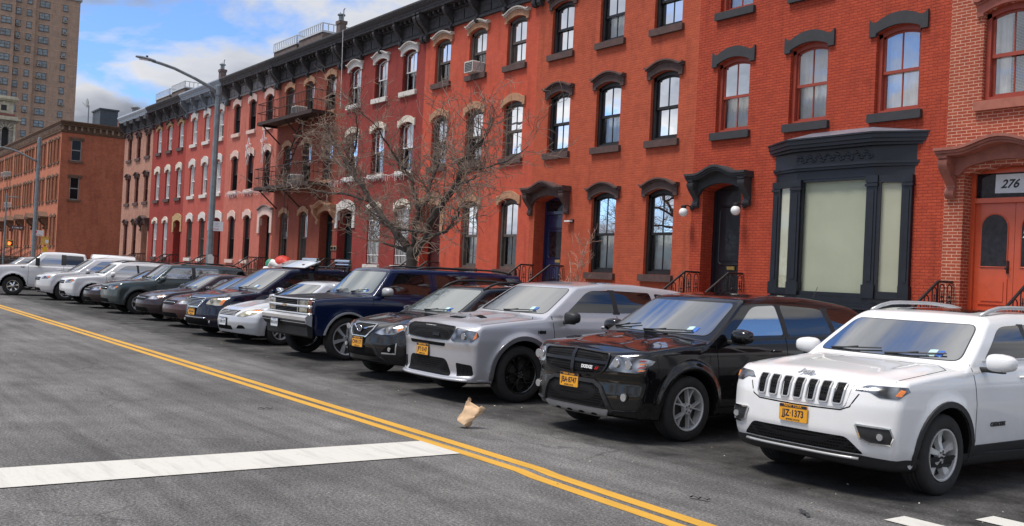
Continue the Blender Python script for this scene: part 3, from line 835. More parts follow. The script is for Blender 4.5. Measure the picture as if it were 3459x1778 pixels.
    mb = MB(); mb.tube([(.35,3.9,1.66),(.36,3.98,1.80)], .004, 5); mb.build('antenna', M['blackpl'], t)
    return t

def car_silver_suv():
    pt = paint('silver_paint', (.52,.52,.55), flake=.4, rough=.34, dirt=.04)
    P = suvP(L=5.10, H=1.78, W=1.93, yr=4.02, yf=.98, R=.395, Ra=.465, rr=.268, tw=.26, paint=pt, rim=M['darkrim'], spokes=(5, 'c', dict(w=(.045,.060), pair=(-.22,.22), rot=.63, out=.82, dish=1.2, hub=.13)),
        top=[(-.2,1.0),(.10,1.02),(.32,1.10),(.8,1.155),(1.4,1.21),(1.8,1.22),(4.5,1.24),(5.1,1.18)],
        nose=[(.1,.15),(.28,.03),(.34,.0),(.38,.05),(.55,.03),(.70,.02),(.80,.0),(.98,.03),(1.06,.10),(1.15,.3),(1.7,.5)],
        tail=[(.2,4.9),(.45,5.05),(.7,5.10),(1.1,5.05),(1.8,4.8)], bot=[(0,.27),(.5,.27),(1.2,.26),(3.4,.26),(4.3,.28),(5.1,.36)],
        side=[(.1,.13),(.28,.07),(.42,.03),(.62,.02),(.84,.0),(1.02,.012),(1.16,.045),(1.3,.10)],
        gw=[(1.0,.93),(1.2,.90),(1.4,.84),(1.6,.76),(1.8,.65)],
        plan=[(-.2,.05),(.35,.02),(.9,.0),(3.8,.0),(4.5,.03),(5.1,.09)],
        gh=[(1.20,1.14),(2.02,1.66),(4.50,1.62),(4.95,1.2)], roof=[(1.7,1.60),(2.1,1.665),(2.6,1.715),(3.3,1.72),(4.2,1.66),(4.8,1.54)],
        wsp=[(-.80,1.235),(.80,1.235),(.68,1.60),(-.68,1.60)], wsmat=M['glass'],
        sidew=[[(1.80,1.265),(2.70,1.27),(2.68,1.60),(2.26,1.585,.12)], [(2.80,1.27),(3.60,1.285),(3.50,1.59),(2.76,1.60)], [(3.70,1.30),(4.42,1.36,.03),(4.25,1.55),(3.60,1.58)]],
        pillar=[[(2.68,1.25),(2.82,1.25),(2.79,1.61),(2.65,1.61)]], handles=[(2.50,1.06),(3.42,1.08)],
        gaps=[[(1.50,1.21),(1.52,1.0),(1.56,.48)], [(2.75,1.23),(2.76,.45)], [(3.6,1.26),(3.6,1.0),(3.4,.84),(3.25,.5)], [(1.56,.40),(3.4,.40)]],
        mirrors=[(.93,1.74,1.20)], mirmat=[M['blackpl'], M['blackpl']], archtrim=(.07, paint('flare_paint', (.16,.16,.17), .4, .4)), arcang=(-.25,-.25),
        ridge=[(.28,.13,.03,.35,1.35),(.72,.10,.014,.3,1.3)], kt=.038, kf=.045, cf=(.24,3.5), topgaps=[[(.84,.34),(.87,.7),(.84,1.2),(.70,1.32)]], flare=.03,
        rearw=[(-.6,1.25),(.6,1.25),(.5,1.52),(-.5,1.52)], wipers=[(-.05,1.237,.6,1.262)], stick=[(.5,1.29)], tail_l=[[(.62,1.0),(.9,1.0),(.88,1.14),(.62,1.14)]])
    t, B, K = make_car('parked_suv', 'silver grey sport utility vehicle with hood scoop, black mesh grille and black wheels', 'suv', (-12.24,7.38,0), P, .024, .4, sc=1.022)
    g = K.patch('grille', [(-.60,.96,.03),(-.52,.84,.05),(0,.825,.2),(.52,.84,.05),(.60,.96,.03),(.56,1.015,.03),(0,1.03,.2),(-.56,1.015,.03)], 'F', M['grille'], t, off=.005)
    mb = MB(); K.strip(mb, rnd([(-.60,.96),(-.52,.84),(0,.825),(.52,.84),(.60,.96),(.56,1.015),(0,1.03),(-.56,1.015)], .04), 'F', .016, .012, close=True); mb.build('grille_frame', M['badgedark'], g)
    frontext(K, g, 'badge', 'DODGE', .24, .895, .046, M['badgedark'], off=.014, bold=.003)
    for sgn in (1, -1):
        S = lambda pts: [(sgn*a[0],)+tuple(a[1:]) for a in pts]
        h = K.patch('headlight', S([(.56,.85,.02),(.62,.82,.02),(.88,.83,.02),(.935,.90,.02),(.915,.975,.03),(.60,1.005,.02)]), 'F', M['lampdark'], t, off=.007, step=.02)
        K.patch('turn_lamp', S([(.885,.86),(.918,.89),(.915,.955),(.888,.965)]), 'F', M['amber'], h, off=.012, r=.004, step=.02)
        K.patch('hood_vent', S([(.22,.62),(.42,.62),(.44,.72),(.24,.72)]), 'T', M['gap'], t, off=.004, r=.02)
        K.patch('fog_intake', S([(.66,.36,.02),(.88,.38,.03),(.87,.52,.03),(.64,.54,.02)]), 'F', M['grille'], t, off=.004)
    lampdisc(K, 'headlight_reflector', .78, .905, .046, M['lens'], t, off=-.014)
    K.patch('hood_scoop', [(-.16,.46),(.16,.46),(.15,.56),(-.15,.56)], 'T', M['gap'], t, off=.01, r=.03)
    mb = MB(); K.strip(mb, [(-.19,.60),(-.12,.575),(.12,.575),(.19,.60)], 'T', .05, .045); mb.build('scoop_lip', pt, t)
    K.patch('upper_intake', [(-.44,.745,.02),(.44,.745,.02),(.46,.79,.015),(-.46,.79,.015)], 'F', M['gap'], t, off=.003)
    K.patch('lower_intake', [(-.56,.35,.04),(.56,.35,.04),(.46,.58,.08),(-.46,.58,.08)], 'F', M['grille'], t, off=.004)
    bar(K, t, 'bumper_lip', -.90, .90, .315, .020, pt, off=.018)
    K.patch('bumper_lower', [(-.9,.22,.02),(.9,.22,.02),(.9,.29,.02),(-.9,.29,.02)], 'F', M['blackpl'], t, off=.003)
    make_plate(t, K, -.10, .665, 'o', 'JPT·3147', frame=True)
    frontext(K, t, 'door_badge', 'HEMI', 0, .98, .06, M['badgedark'], 'L', y=1.30, bold=.003)
    return t

def car_grey_crossover():
    pt = paint('graphite_paint', (.010,.011,.015), flake=.3, rough=.26, dirt=.02)
    P = suvP(L=4.45, H=1.60, W=1.78, yr=3.53, yf=.89, R=.345, Ra=.40, rr=.22, tw=.22, paint=pt,
        top=[(-.2,.80),(.08,.82),(.3,.91),(.8,1.0),(1.2,1.045),(1.7,1.06),(4.0,1.10),(4.5,1.05)],
        nose=[(.1,.22),(.25,.10),(.40,.02),(.55,.0),(.72,.02),(.83,.06),(.92,.16),(1.05,.4),(1.7,.6)],
        tail=[(.2,4.25),(.45,4.41),(.7,4.45),(1.1,4.38),(1.6,4.2)], bot=[(0,.27),(.5,.24),(1.2,.26),(3.4,.26),(4.0,.28),(4.45,.36)],
        side=[(.1,.13),(.28,.07),(.42,.025),(.62,.0),(.80,.0),(.92,.02),(1.04,.05),(1.2,.12)],
        gw=[(.95,.86),(1.08,.83),(1.3,.75),(1.5,.65),(1.65,.53)],
        gh=[(1.12,1.0),(2.02,1.52),(3.9,1.48),(4.35,1.08)], roof=[(1.7,1.44),(2.1,1.52),(2.6,1.56),(3.2,1.555),(3.9,1.48),(4.4,1.35)],
        plan=[(-.2,.05),(.35,.02),(.9,.0),(3.4,.0),(4.1,.04),(4.5,.1)],
        wsp=[(-.73,1.085),(.73,1.085),(.60,1.455),(-.60,1.455)], wsmat=M['glass_green'],
        sidew=[[(1.65,1.10),(2.50,1.115),(2.48,1.44),(2.10,1.42,.12)], [(2.58,1.115),(3.35,1.14),(3.25,1.43),(2.56,1.44)], [(3.43,1.16),(3.85,1.22,.03),(3.75,1.36),(3.38,1.41)]],
        pillar=[[(2.47,1.1),(2.61,1.1),(2.59,1.45),(2.45,1.45)]], handles=[(2.30,.95),(3.15,.97)],
        gaps=[[(1.36,1.05),(1.38,.9),(1.42,.4)], [(2.53,1.09),(2.55,.4)]], mirrors=[(.85,1.60,1.06,.9)], mirmat=[pt, M['blackpl']],
        archtrim=(.06, M['blackpl']), arcang=(-.3,-.3), clad=[[(1.33,.24),(3.1,.24),(3.1,.40),(1.33,.40)]], cf=(.38,2.4), topgaps=[[(.70,.3),(.76,.7),(.74,1.05),(.6,1.2)]],
        ridge=[(.55,.12,.02,.2,1.2)], rails=(2.0,3.7,.58,.075,M['blackpl']), rearw=[(-.55,1.12),(.55,1.12),(.45,1.38),(-.45,1.38)],
        wipers=[(-.05,1.088,.55,1.115)], stick=[(.45,1.13)], tail_l=[[(.62,.85),(.82,.85),(.8,1.0),(.62,1.0)]])
    t, B, K = make_car('parked_crossover', 'dark graphite crossover with chrome framed hexagonal grille, between navy and silver vehicles', 'car', (-14.68,7.55,0), P, .026, 3.5, sc=1.04)
    hx = [(-.20,.665),(.20,.665),(.33,.79),(.29,.855),(-.29,.855),(-.33,.79)]
    g = K.patch('grille', hx, 'F', M['grille'], t, off=.004, r=.02)
    mb = MB(); K.strip(mb, rnd(hx, .02), 'F', .026, .018, close=True); mb.build('grille_frame', M['chrome'], g)
    mb = MB(); K.strip(mb, [(-.29,.825),(-.12,.785),(.12,.785),(.29,.825)], 'F', .022, .022); mb.build('grille_bar', M['chrome'], g)
    p = K.cast(np.array([0.]), np.array([.79]), 'F')[0]
    mb = MB(); mb.lathe([(.072,-.01),(.068,.0),(0,.002)], (0,p[1]-.030,p[2]), 'y', 20); o = mb.build('badge', M['navy'], g)
    for k in range(2):
        mb = MB(); mb.tube([(.074*math.cos(a), p[1]-.040, p[2]+.045*math.sin(a)) for a in np.linspace(0, 6.283, 20)], .007, 6, cap=False)
    o.scale = (1,1,1); mb.build('badge_ring', M['chrome'], g, smooth=True)
    for (x, z, r) in ((-.03,.80,.010),(.01,.785,.008),(.035,.80,.008),(.03,.775,.008),(-.005,.765,.007),(.0,.81,.006)):
        mb = MB(); mb.lathe([(r,-.004),(0,-.008)], (x,p[1]-.040,p[2]+(z-.79)), 'y', 8); mb.build('badge_star', M['chrome'], g)
    for sgn in (1, -1):
        S = lambda pts: [(sgn*a[0],)+tuple(a[1:]) for a in pts]
        h = K.patch('headlight', S([(.36,.735,.01),(.50,.715,.02),(.70,.735,.03),(.825,.85,.01),(.80,.885,.02),(.56,.86,.05)]), 'F', M['lamp'], t, off=.006, step=.02)
        K.patch('turn_lamp', S([(.715,.77),(.79,.84),(.80,.87),(.74,.868),(.715,.82)]), 'F', M['amber'], h, off=.011, r=.005, step=.02)
        K.patch('fog_lamp_recess', S([(.50,.44,.02),(.72,.44,.02),(.74,.60,.02),(.62,.56,.04)]), 'F', M['gap'], t, off=.004)
        mb = MB(); K.strip(mb, [(sgn*a, b) for a, b in [(.52,.435),(.72,.435),(.735,.60)]], 'F', .022, .014); mb.build('fog_lamp_trim', M['satin'], t)
    lampdisc(K, 'headlight_reflector', .60, .79, .042, M['lens'], t, off=-.014)
    lampdisc(K, 'fog_lamp', .65, .50, .034, M['lens'], t)
    K.patch('lower_intake', [(-.42,.37,.02),(.42,.37,.02),(.34,.50,.05),(-.34,.50,.05)], 'F', M['gap'], t, off=.004)
    mb = MB(); K.strip(mb, [(-.58,.31),(-.47,.37),(-.40,.51),(-.34,.545),(.34,.545),(.40,.51),(.47,.37),(.58,.31)], 'F', .028, .012); mb.build('intake_frame', M['blackpl'], t)
    K.patch('bumper_lower', [(-.85,.22,.02),(.85,.22,.02),(.85,.30,.02),(-.85,.30,.02)], 'F', M['blackpl'], t, off=.006)
    make_plate(t, K, -.0, .575, 'o', 'CWR·171', frame=True)
    return t

def car_navy_old():
    pt = paint('navy_paint', (.006,.013,.050), flake=.12, rough=.25, dirt=.012); blk = paint('matte_black_paint', (.022,.024,.030), rough=.5, dirt=.05, coat=.25)
    P = suvP(L=5.55, H=1.92, W=1.98, yr=4.20, yf=.88, R=.415, Ra=.485, rr=.315, tw=.26, paint=pt, rim=M['chromerim'], spokes=(6, 'd', dict(w=(.07,.14), rot=.25, out=.90, dish=1.0, hub=.14)),
        top=[(-.2,1.14),(.04,1.16),(.3,1.21),(.8,1.25),(1.35,1.29),(1.8,1.29),(5.0,1.30),(5.5,1.28)],
        nose=[(.1,.30),(.45,.16),(.60,.10),(.84,.08),(.9,.03),(1.12,.03),(1.18,.06),(1.25,.2),(1.9,.5)],
        tail=[(.2,5.35),(.5,5.50),(.8,5.55),(1.3,5.52),(1.9,5.4)], bot=[(0,.48),(.5,.44),(1.2,.38),(3.8,.38),(4.8,.40),(5.5,.46)],
        side=[(.2,.10),(.45,.04),(.62,.012),(.85,.0),(1.05,.0),(1.18,.02),(1.28,.05),(1.4,.10)], kt=.035, kf=.03, crown=.04,
        gw=[(1.1,.95),(1.3,.93),(1.5,.87),(1.75,.77),(1.95,.68)], kr=.06,
        plan=[(-.2,.02),(.35,.01),(.9,.0),(4.8,.0),(5.5,.03)],
        gh=[(1.28,1.2),(1.86,1.80),(5.35,1.80),(5.5,1.3)], roof=[(1.5,1.80),(1.9,1.84),(2.5,1.87),(4.5,1.87),(5.4,1.83)], bow=.10, rc=.05,
        wsp=[(-.82,1.315),(.82,1.315),(.70,1.755),(-.70,1.755)], wsmat=M['glass_green'],
        sidew=[[(1.72,1.32),(2.80,1.32),(2.80,1.74),(2.06,1.74,.06)], [(2.98,1.32),(3.85,1.32),(3.85,1.74),(2.98,1.74)], [(4.0,1.32),(5.2,1.32),(5.12,1.74),(4.0,1.74)]], pillar=[],
        gaps=[[(1.42,1.28),(1.42,.55)], [(2.88,1.78),(2.88,.5)], [(3.92,1.78),(3.92,1.0),(3.75,.7),(3.7,.5)], [(1.42,.5),(3.7,.5)]], handles=[(2.72,1.13),(3.78,1.13)],
        mirrors=[(.95,1.66,1.36,1.05)], mirmat=[M['satin'], M['blackpl']], archtrim=(.045, M['chromerim']), arcang=(.15,.15), cf=(.10,4.), flare=.012, topgaps=[[(.90,.16),(.90,.9),(.88,1.3)]],
        rails=(2.6,5.1,.66,.05,M['blackpl']), rearw=[(-.7,1.35),(.7,1.35),(.62,1.72),(-.62,1.72)], wipers=[(.1,1.32,.62,1.38),(-.6,1.32,-.1,1.36)], stick=[(.55,1.37)], floor=.6,
        tail_l=[[(.8,.9),(.93,.9),(.93,1.2),(.8,1.2)]])
    t, B, K = make_car('parked_suv', 'old navy blue square sport utility vehicle with black hood, chrome grille and big chrome wheels', 'suv', (-18.47,7.87,0), P, .026, 2.5)
    K.patch('hood_panel', [(-.87,.10,.03),(.87,.10,.03),(.86,1.24,.03),(-.86,1.24,.03)], 'T', blk, t, off=.004, step=.05)
    g = K.patch('grille', [(-.935,.90,.01),(.935,.90,.01),(.935,1.145,.01),(-.935,1.145,.01)], 'F', M['gap'], t, off=.004)
    for z, r in ((1.145,.016),(1.022,.026),(.895,.016)): bar(K, g, 'grille_bar', -.94, .94, z, r, M['chromerim'], off=.022)
    for z in (1.105,1.075,.985,.96,.93): bar(K, g, 'grille_slat', -.53, .53, z, .006, M['badgedark'], off=.012)
    for sgn in (1, -1):
        S = lambda pts: [(sgn*a[0],)+tuple(a[1:]) for a in pts]
        K.patch('headlight', S([(.55,1.05),(.82,1.05),(.82,1.13),(.55,1.13)]), 'F', M['lampyellow'], t, off=.018, r=.01)
        K.patch('headlight', S([(.55,.915),(.80,.915),(.80,.995),(.55,.995)]), 'F', M['lampyellow'], t, off=.018, r=.01)
        K.patch('turn_lamp', S([(.835,.91),(.925,.91),(.925,1.13),(.835,1.13)]), 'F', plain('smoked_amber', (.16,.05,.02), .15, coat=1.), t, off=.016, r=.01)
        mb = MB(); mb.tube([(sgn*.50, .02, 1.14), (sgn*.50, .02, .9)], .012, 8); mb.build('grille_post', M['chrome'], g)
    mb = MB(); y0 = -.02
    mb.prism([(-.03,.70),(.10,.64),(.10,.86),(.0,.86),(-.05,.82)], -.97, .97, 'x'); mb.build('bumper', M['chromerim'], t, smooth=True, auto=30)
    mb = MB(); mb.prism([(.0,.66),(.04,.62),(.04,.72),(-.04,.755),(-.04,.725)], -.955, .955, 'x'); mb.build('bumper_strip', M['blackpl'], t)
    mb = MB(); mb.prism([(.06,.46),(.16,.42),(.16,.66),(.03,.66)], -.90, .90, 'x'); mb.build('bumper_valance', M['blackpl'], t)
    # bow-tie shaped badge
    p = K.cast(np.array([0.]), np.array([1.022]), 'F')[0]; mb = MB()
    mb.prism([(-.085,-.008),(-.085,.022),(-.03,.022),(-.03,.034),(.03,.034),(.03,.022),(.085,.022),(.085,-.008),(.03,-.008),(.03,-.02),(-.03,-.02),(-.03,-.008)], p[1]-.06, p[1]-.045, 'y')
    mb.v = [(a, b, c+1.015) for a, b, c in mb.v]; mb.build('badge', plain('worn_gold', (.45,.30,.20), .4, .5), g)
    make_plate(t, K, -.30, .66, 'w', 'FKN·3747', y=-.06, frame=True)
    return t

def car_silver_sedan():
    pt = paint('light_silver_paint', (.62,.63,.66), flake=.4, rough=.33, dirt=.05)
    P = sedanP(paint=pt, rim=M['alloy'], spokes=(7, 'a', dict(w=(.08,.07), rot=.3, out=.8)), ridge=[(.40,.14,.022,.25,1.3)], wtrim=[(1.86,1.035),(3.55,1.05)], wsp=[(-.74,.995),(.74,.995),(.56,1.345),(-.56,1.345)], mirmat=[pt, M['blackpl']])
    t, B, K = make_car('parked_sedan', 'pale silver sedan with yellowed headlights tucked between two navy vehicles', 'car', (-21.88,7.86,0), P, .028, 6.2, sc=1.015)
    g = K.patch('grille', [(-.34,.62,.05),(.34,.62,.05),(.40,.735,.03),(-.40,.735,.03)], 'F', M['gap'], t, off=.004)
    for z in (.635,.662,.69,.717): bar(K, g, 'grille_slat', -.37, .37, z, .010, M['satin'], off=.012)
    p = K.cast(np.array([0.]), np.array([.70]), 'F')[0]; mb = MB()
    for a, b, tz in ((.062,.042,0),(.028,.040,0),(.045,.016,.022)): mb.tube([(a*math.cos(q), p[1]-.024, .70+tz+b*math.sin(q)) for q in np.linspace(0, 6.283, 22)], .005, 6, cap=False)
    mb.build('badge', M['chrome'], g, smooth=True)
    for sgn in (1, -1):
        S = lambda pts: [(sgn*a[0],)+tuple(a[1:]) for a in pts]
        h = K.patch('headlight', S([(.42,.605,.03),(.60,.60,.03),(.76,.66,.02),(.845,.775,.01),(.66,.775,.05),(.50,.70,.05)]), 'F', M['lampyellow'], t, off=.006, step=.02)
        K.patch('turn_lamp', S([(.72,.68),(.80,.74),(.83,.765),(.74,.762),(.69,.72)]), 'F', M['amber'], h, off=.011, r=.004, step=.02)
        K.patch('fog_intake', S([(.44,.34,.01),(.66,.35,.03),(.60,.42,.02),(.50,.42,.03)]), 'F', M['gap'], t, off=.004)
    K.patch('lower_intake', [(-.34,.31,.02),(.34,.31,.02),(.30,.40,.03),(-.30,.40,.03)], 'F', M['gap'], t, off=.004)
    make_plate(t, K, -.0, .475, 'w', 'DZR·177', frame=True)
    return t

def vanP(pt):
    return suvP(L=5.14, H=1.75, W=1.96, yr=4.03, yf=.95, R=.345, Ra=.40, rr=.225, tw=.225, paint=pt,
        top=[(-.2,.86),(.08,.88),(.35,.98),(.8,1.06),(1.2,1.11),(1.8,1.13),(4.8,1.16),(5.1,1.1)],
        nose=[(.1,.20),(.22,.08),(.36,.01),(.5,.0),(.7,.02),(.86,.05),(.95,.14),(1.1,.4),(1.7,.6)],
        tail=[(.2,4.95),(.5,5.10),(.8,5.14),(1.1,5.10),(1.8,4.9)], bot=[(0,.22),(.5,.18),(1.2,.22),(3.8,.22),(4.6,.25),(5.1,.35)],
        side=[(.1,.12),(.26,.06),(.42,.02),(.62,.0),(.85,.0),(1.0,.02),(1.12,.05),(1.25,.10)], gw=[(1.0,.95),(1.15,.92),(1.4,.84),(1.6,.75),(1.75,.66)],
        gh=[(1.05,1.05),(2.10,1.66),(4.85,1.66),(5.05,1.15)], roof=[(1.8,1.60),(2.2,1.67),(2.7,1.71),(3.6,1.72),(4.7,1.68),(5.1,1.6)],
        wsp=[(-.80,1.14),(.80,1.14),(.66,1.60),(-.66,1.60)], sidew=[[(1.78,1.20),(2.62,1.205),(2.60,1.56),(2.20,1.54,.10)], [(2.76,1.205),(3.80,1.215),(3.80,1.56),(2.74,1.565)], [(3.92,1.22),(4.85,1.25),(4.75,1.53),(3.92,1.56)]],
        pillar=[[(2.60,1.20),(2.78,1.20),(2.76,1.58),(2.58,1.58)], [(3.78,1.215),(3.94,1.215),(3.94,1.57),(3.78,1.57)]], handles=[(2.45,.98),(2.95,.98)],
        gaps=[[(1.42,1.12),(1.46,.35)], [(2.68,1.14),(2.70,.35)], [(3.86,1.16),(3.86,.9),(3.7,.6)], [(1.46,.32),(3.6,.32)]], mirrors=[(.95,1.66,1.13,1.)],
        cf=(.42,2.4), topgaps=[[(.80,.38),(.82,.8),(.7,1.15)]], rearw=[(-.65,1.2),(.65,1.2),(.58,1.55),(-.58,1.55)], wipers=[(-.1,1.145,.6,1.17)], stick=[(.5,1.21)],
        tail_l=[[(.8,.9),(.94,.9),(.92,1.4),(.8,1.4)]])

def car_navy_van():
    pt = paint('deep_blue_paint', (.005,.007,.024), flake=.15, rough=.22, dirt=.015)
    P = vanP(pt); P.update(wtrim=[(1.8,1.185),(4.8,1.235)], mirmat=[M['chrome'], M['blackpl']], ridge=[(.55,.12,.016,.3,1.1)], handlemat=M['chrome'])
    t, B, K = make_car('parked_minivan', 'dark navy minivan with slatted chrome grille and chrome mirrors, box on its roof', 'minivan', (-24.0,7.84,0), P, .028, 7.6, sc=1.035)
    gl = [(-.24,.675,.03),(.24,.675,.03),(.42,.845,.02),(.40,.885,.02),(-.40,.885,.02),(-.42,.845,.02)]
    g = K.patch('grille', gl, 'F', M['gap'], t, off=.004)
    mb = MB(); K.strip(mb, rnd([q[:2] for q in gl], .03), 'F', .03, .014, close=True); mb.build('grille_frame', M['chrome'], g)
    for i in range(6):
        z = .70+i*.03; w = .24+(z-.675)*1.05; bar(K, g, 'grille_slat', -w, w, z, .008, M['chrome'], off=.012)
    for sgn in (1, -1):
        S = lambda pts: [(sgn*a[0],)+tuple(a[1:]) for a in pts]
        h = K.patch('headlight', S([(.47,.76,.02),(.74,.735,.03),(.84,.745,.02),(.90,.89,.02),(.86,.905,.02),(.58,.90,.02)]), 'F', M['lampyellow'], t, off=.006, step=.02)
        K.patch('turn_lamp', S([(.79,.76),(.845,.76),(.89,.875),(.82,.885)]), 'F', M['amber'], h, off=.011, r=.01, step=.02)
    lampdisc(K, 'headlight_reflector', .62, .83, .045, M['lens'], t, off=-.012)
    bar(K, t, 'bumper_trim', -.52, .52, .44, .011, M['chrome'], off=.012)
    K.patch('lower_intake', [(-.55,.27,.02),(.55,.27,.02),(.55,.41,.03),(-.55,.41,.03)], 'F', M['gap'], t, off=.004)
    lampdisc(K, 'fog_lamp', .62, .36, .032, M['lens'], t)
    make_plate(t, K, -.0, .565, 'o', 'HKN·49', frame=True)
    # roof load: a wind fairing and two chrome ski clamps on cross bars
    ra = R(7.6); k_ = 1.035; x0 = -24.0; y0 = 7.84
    def at(u, v, w): return (x0+k_*(math.cos(ra)*u-math.sin(ra)*v), y0+k_*(math.sin(ra)*u+math.cos(ra)*v), k_*w)
    r = thing('roof_fairing', 'pale wind fairing lying on the roof of the navy minivan', 'roof fairing', at(.1,2.35,1.68), ra)
    mb = MB(); n = 14
    for i in range(n+1):
        u = -.75+1.5*i/n; dy = .10*(u/.75)**2
        mb.v += [(u,dy,.03),(u,dy+.02,.015),(u,dy+.48,.20),(u,dy+.46,.215)]
    for i in range(n):
        a = 4*i; b = a+4
        for k in range(4): mb.f.append((a+k, b+k, b+(k+1) % 4, a+(k+1) % 4)); mb.m.append(0)
    mb.add([], []); mb.f += [(0,1,2,3), (4*n+3,4*n+2,4*n+1,4*n)]; mb.m += [0,0]
    mb.build('shield', plain('pale_plastic', (.55,.58,.62), .12, coat=1.), r, smooth=True, auto=40)
    mb = MB()
    for u in (-.5,.5): mb.box(u-.02,u+.02,.2,.4,-.04,.12)
    mb.build('bracket', M['blackpl'], r)
    rk = thing('ski_rack', 'two black cross bars with chrome ski clamps on the navy minivan roof', 'roof rack', at(0,0,1.66), ra)
    for yy in (2.95,3.95):
        mb = MB(); mb.tube([(-.85,yy,.10),(.85,yy,.10)], .018, 8)
        for u in (-.72,.72): mb.box(u-.04,u+.04,yy-.04,yy+.04,-.02,.10)
        mb.build('cross_bar', M['blackpl'], rk)
        for zz, rr in ((.27,.040),(.18,.030)):
            mb = MB(); mb.tube([(.10,yy,zz),(.80,yy,zz)], rr, 12); mb.build('ski_clamp', M['chrome'], rk, smooth=True, auto=40)
        mb = MB()
        for u in (.12,.78): mb.box(u-.02,u+.02,yy-.03,yy+.03,.10,.30)
        mb.build('clamp_end', M['blackpl'], rk)
    return t


def simple_front(K, t, zg, zh, gr=.35, lamp=None, plate=None, zi=None, w=.85):
    g = K.patch('grille', [(-gr,zg-.06,.03),(gr,zg-.06,.03),(gr+.04,zg+.06,.03),(-gr-.04,zg+.06,.03)], 'F', M['grille'], t, off=.004)
    bar(K, g, 'grille_bar', -gr, gr, zg, .012, M['chrome'], off=.012)
    for sgn in (1, -1):
        S = lambda pts: [(sgn*a[0],)+tuple(a[1:]) for a in pts]
        h = K.patch('headlight', S([(gr+.10,zh-.07,.02),(w-.12,zh-.06,.03),(w,zh+.04,.02),(w-.06,zh+.08,.02),(gr+.16,zh+.04,.02)]), 'F', lamp or M['lamp'], t, off=.006)
        K.patch('turn_lamp', S([(w-.12,zh-.03),(w-.04,zh+.01),(w-.04,zh+.06),(w-.10,zh+.05)]), 'F', M['amber'], h, off=.011, r=.008)
    K.patch('lower_intake', [(-.5,zi-.06,.02),(.5,zi-.06,.02),(.45,zi+.06,.03),(-.45,zi+.06,.03)], 'F', M['gap'], t, off=.004)
    if plate: make_plate(t, K, 0, plate[0], 'o', plate[1])

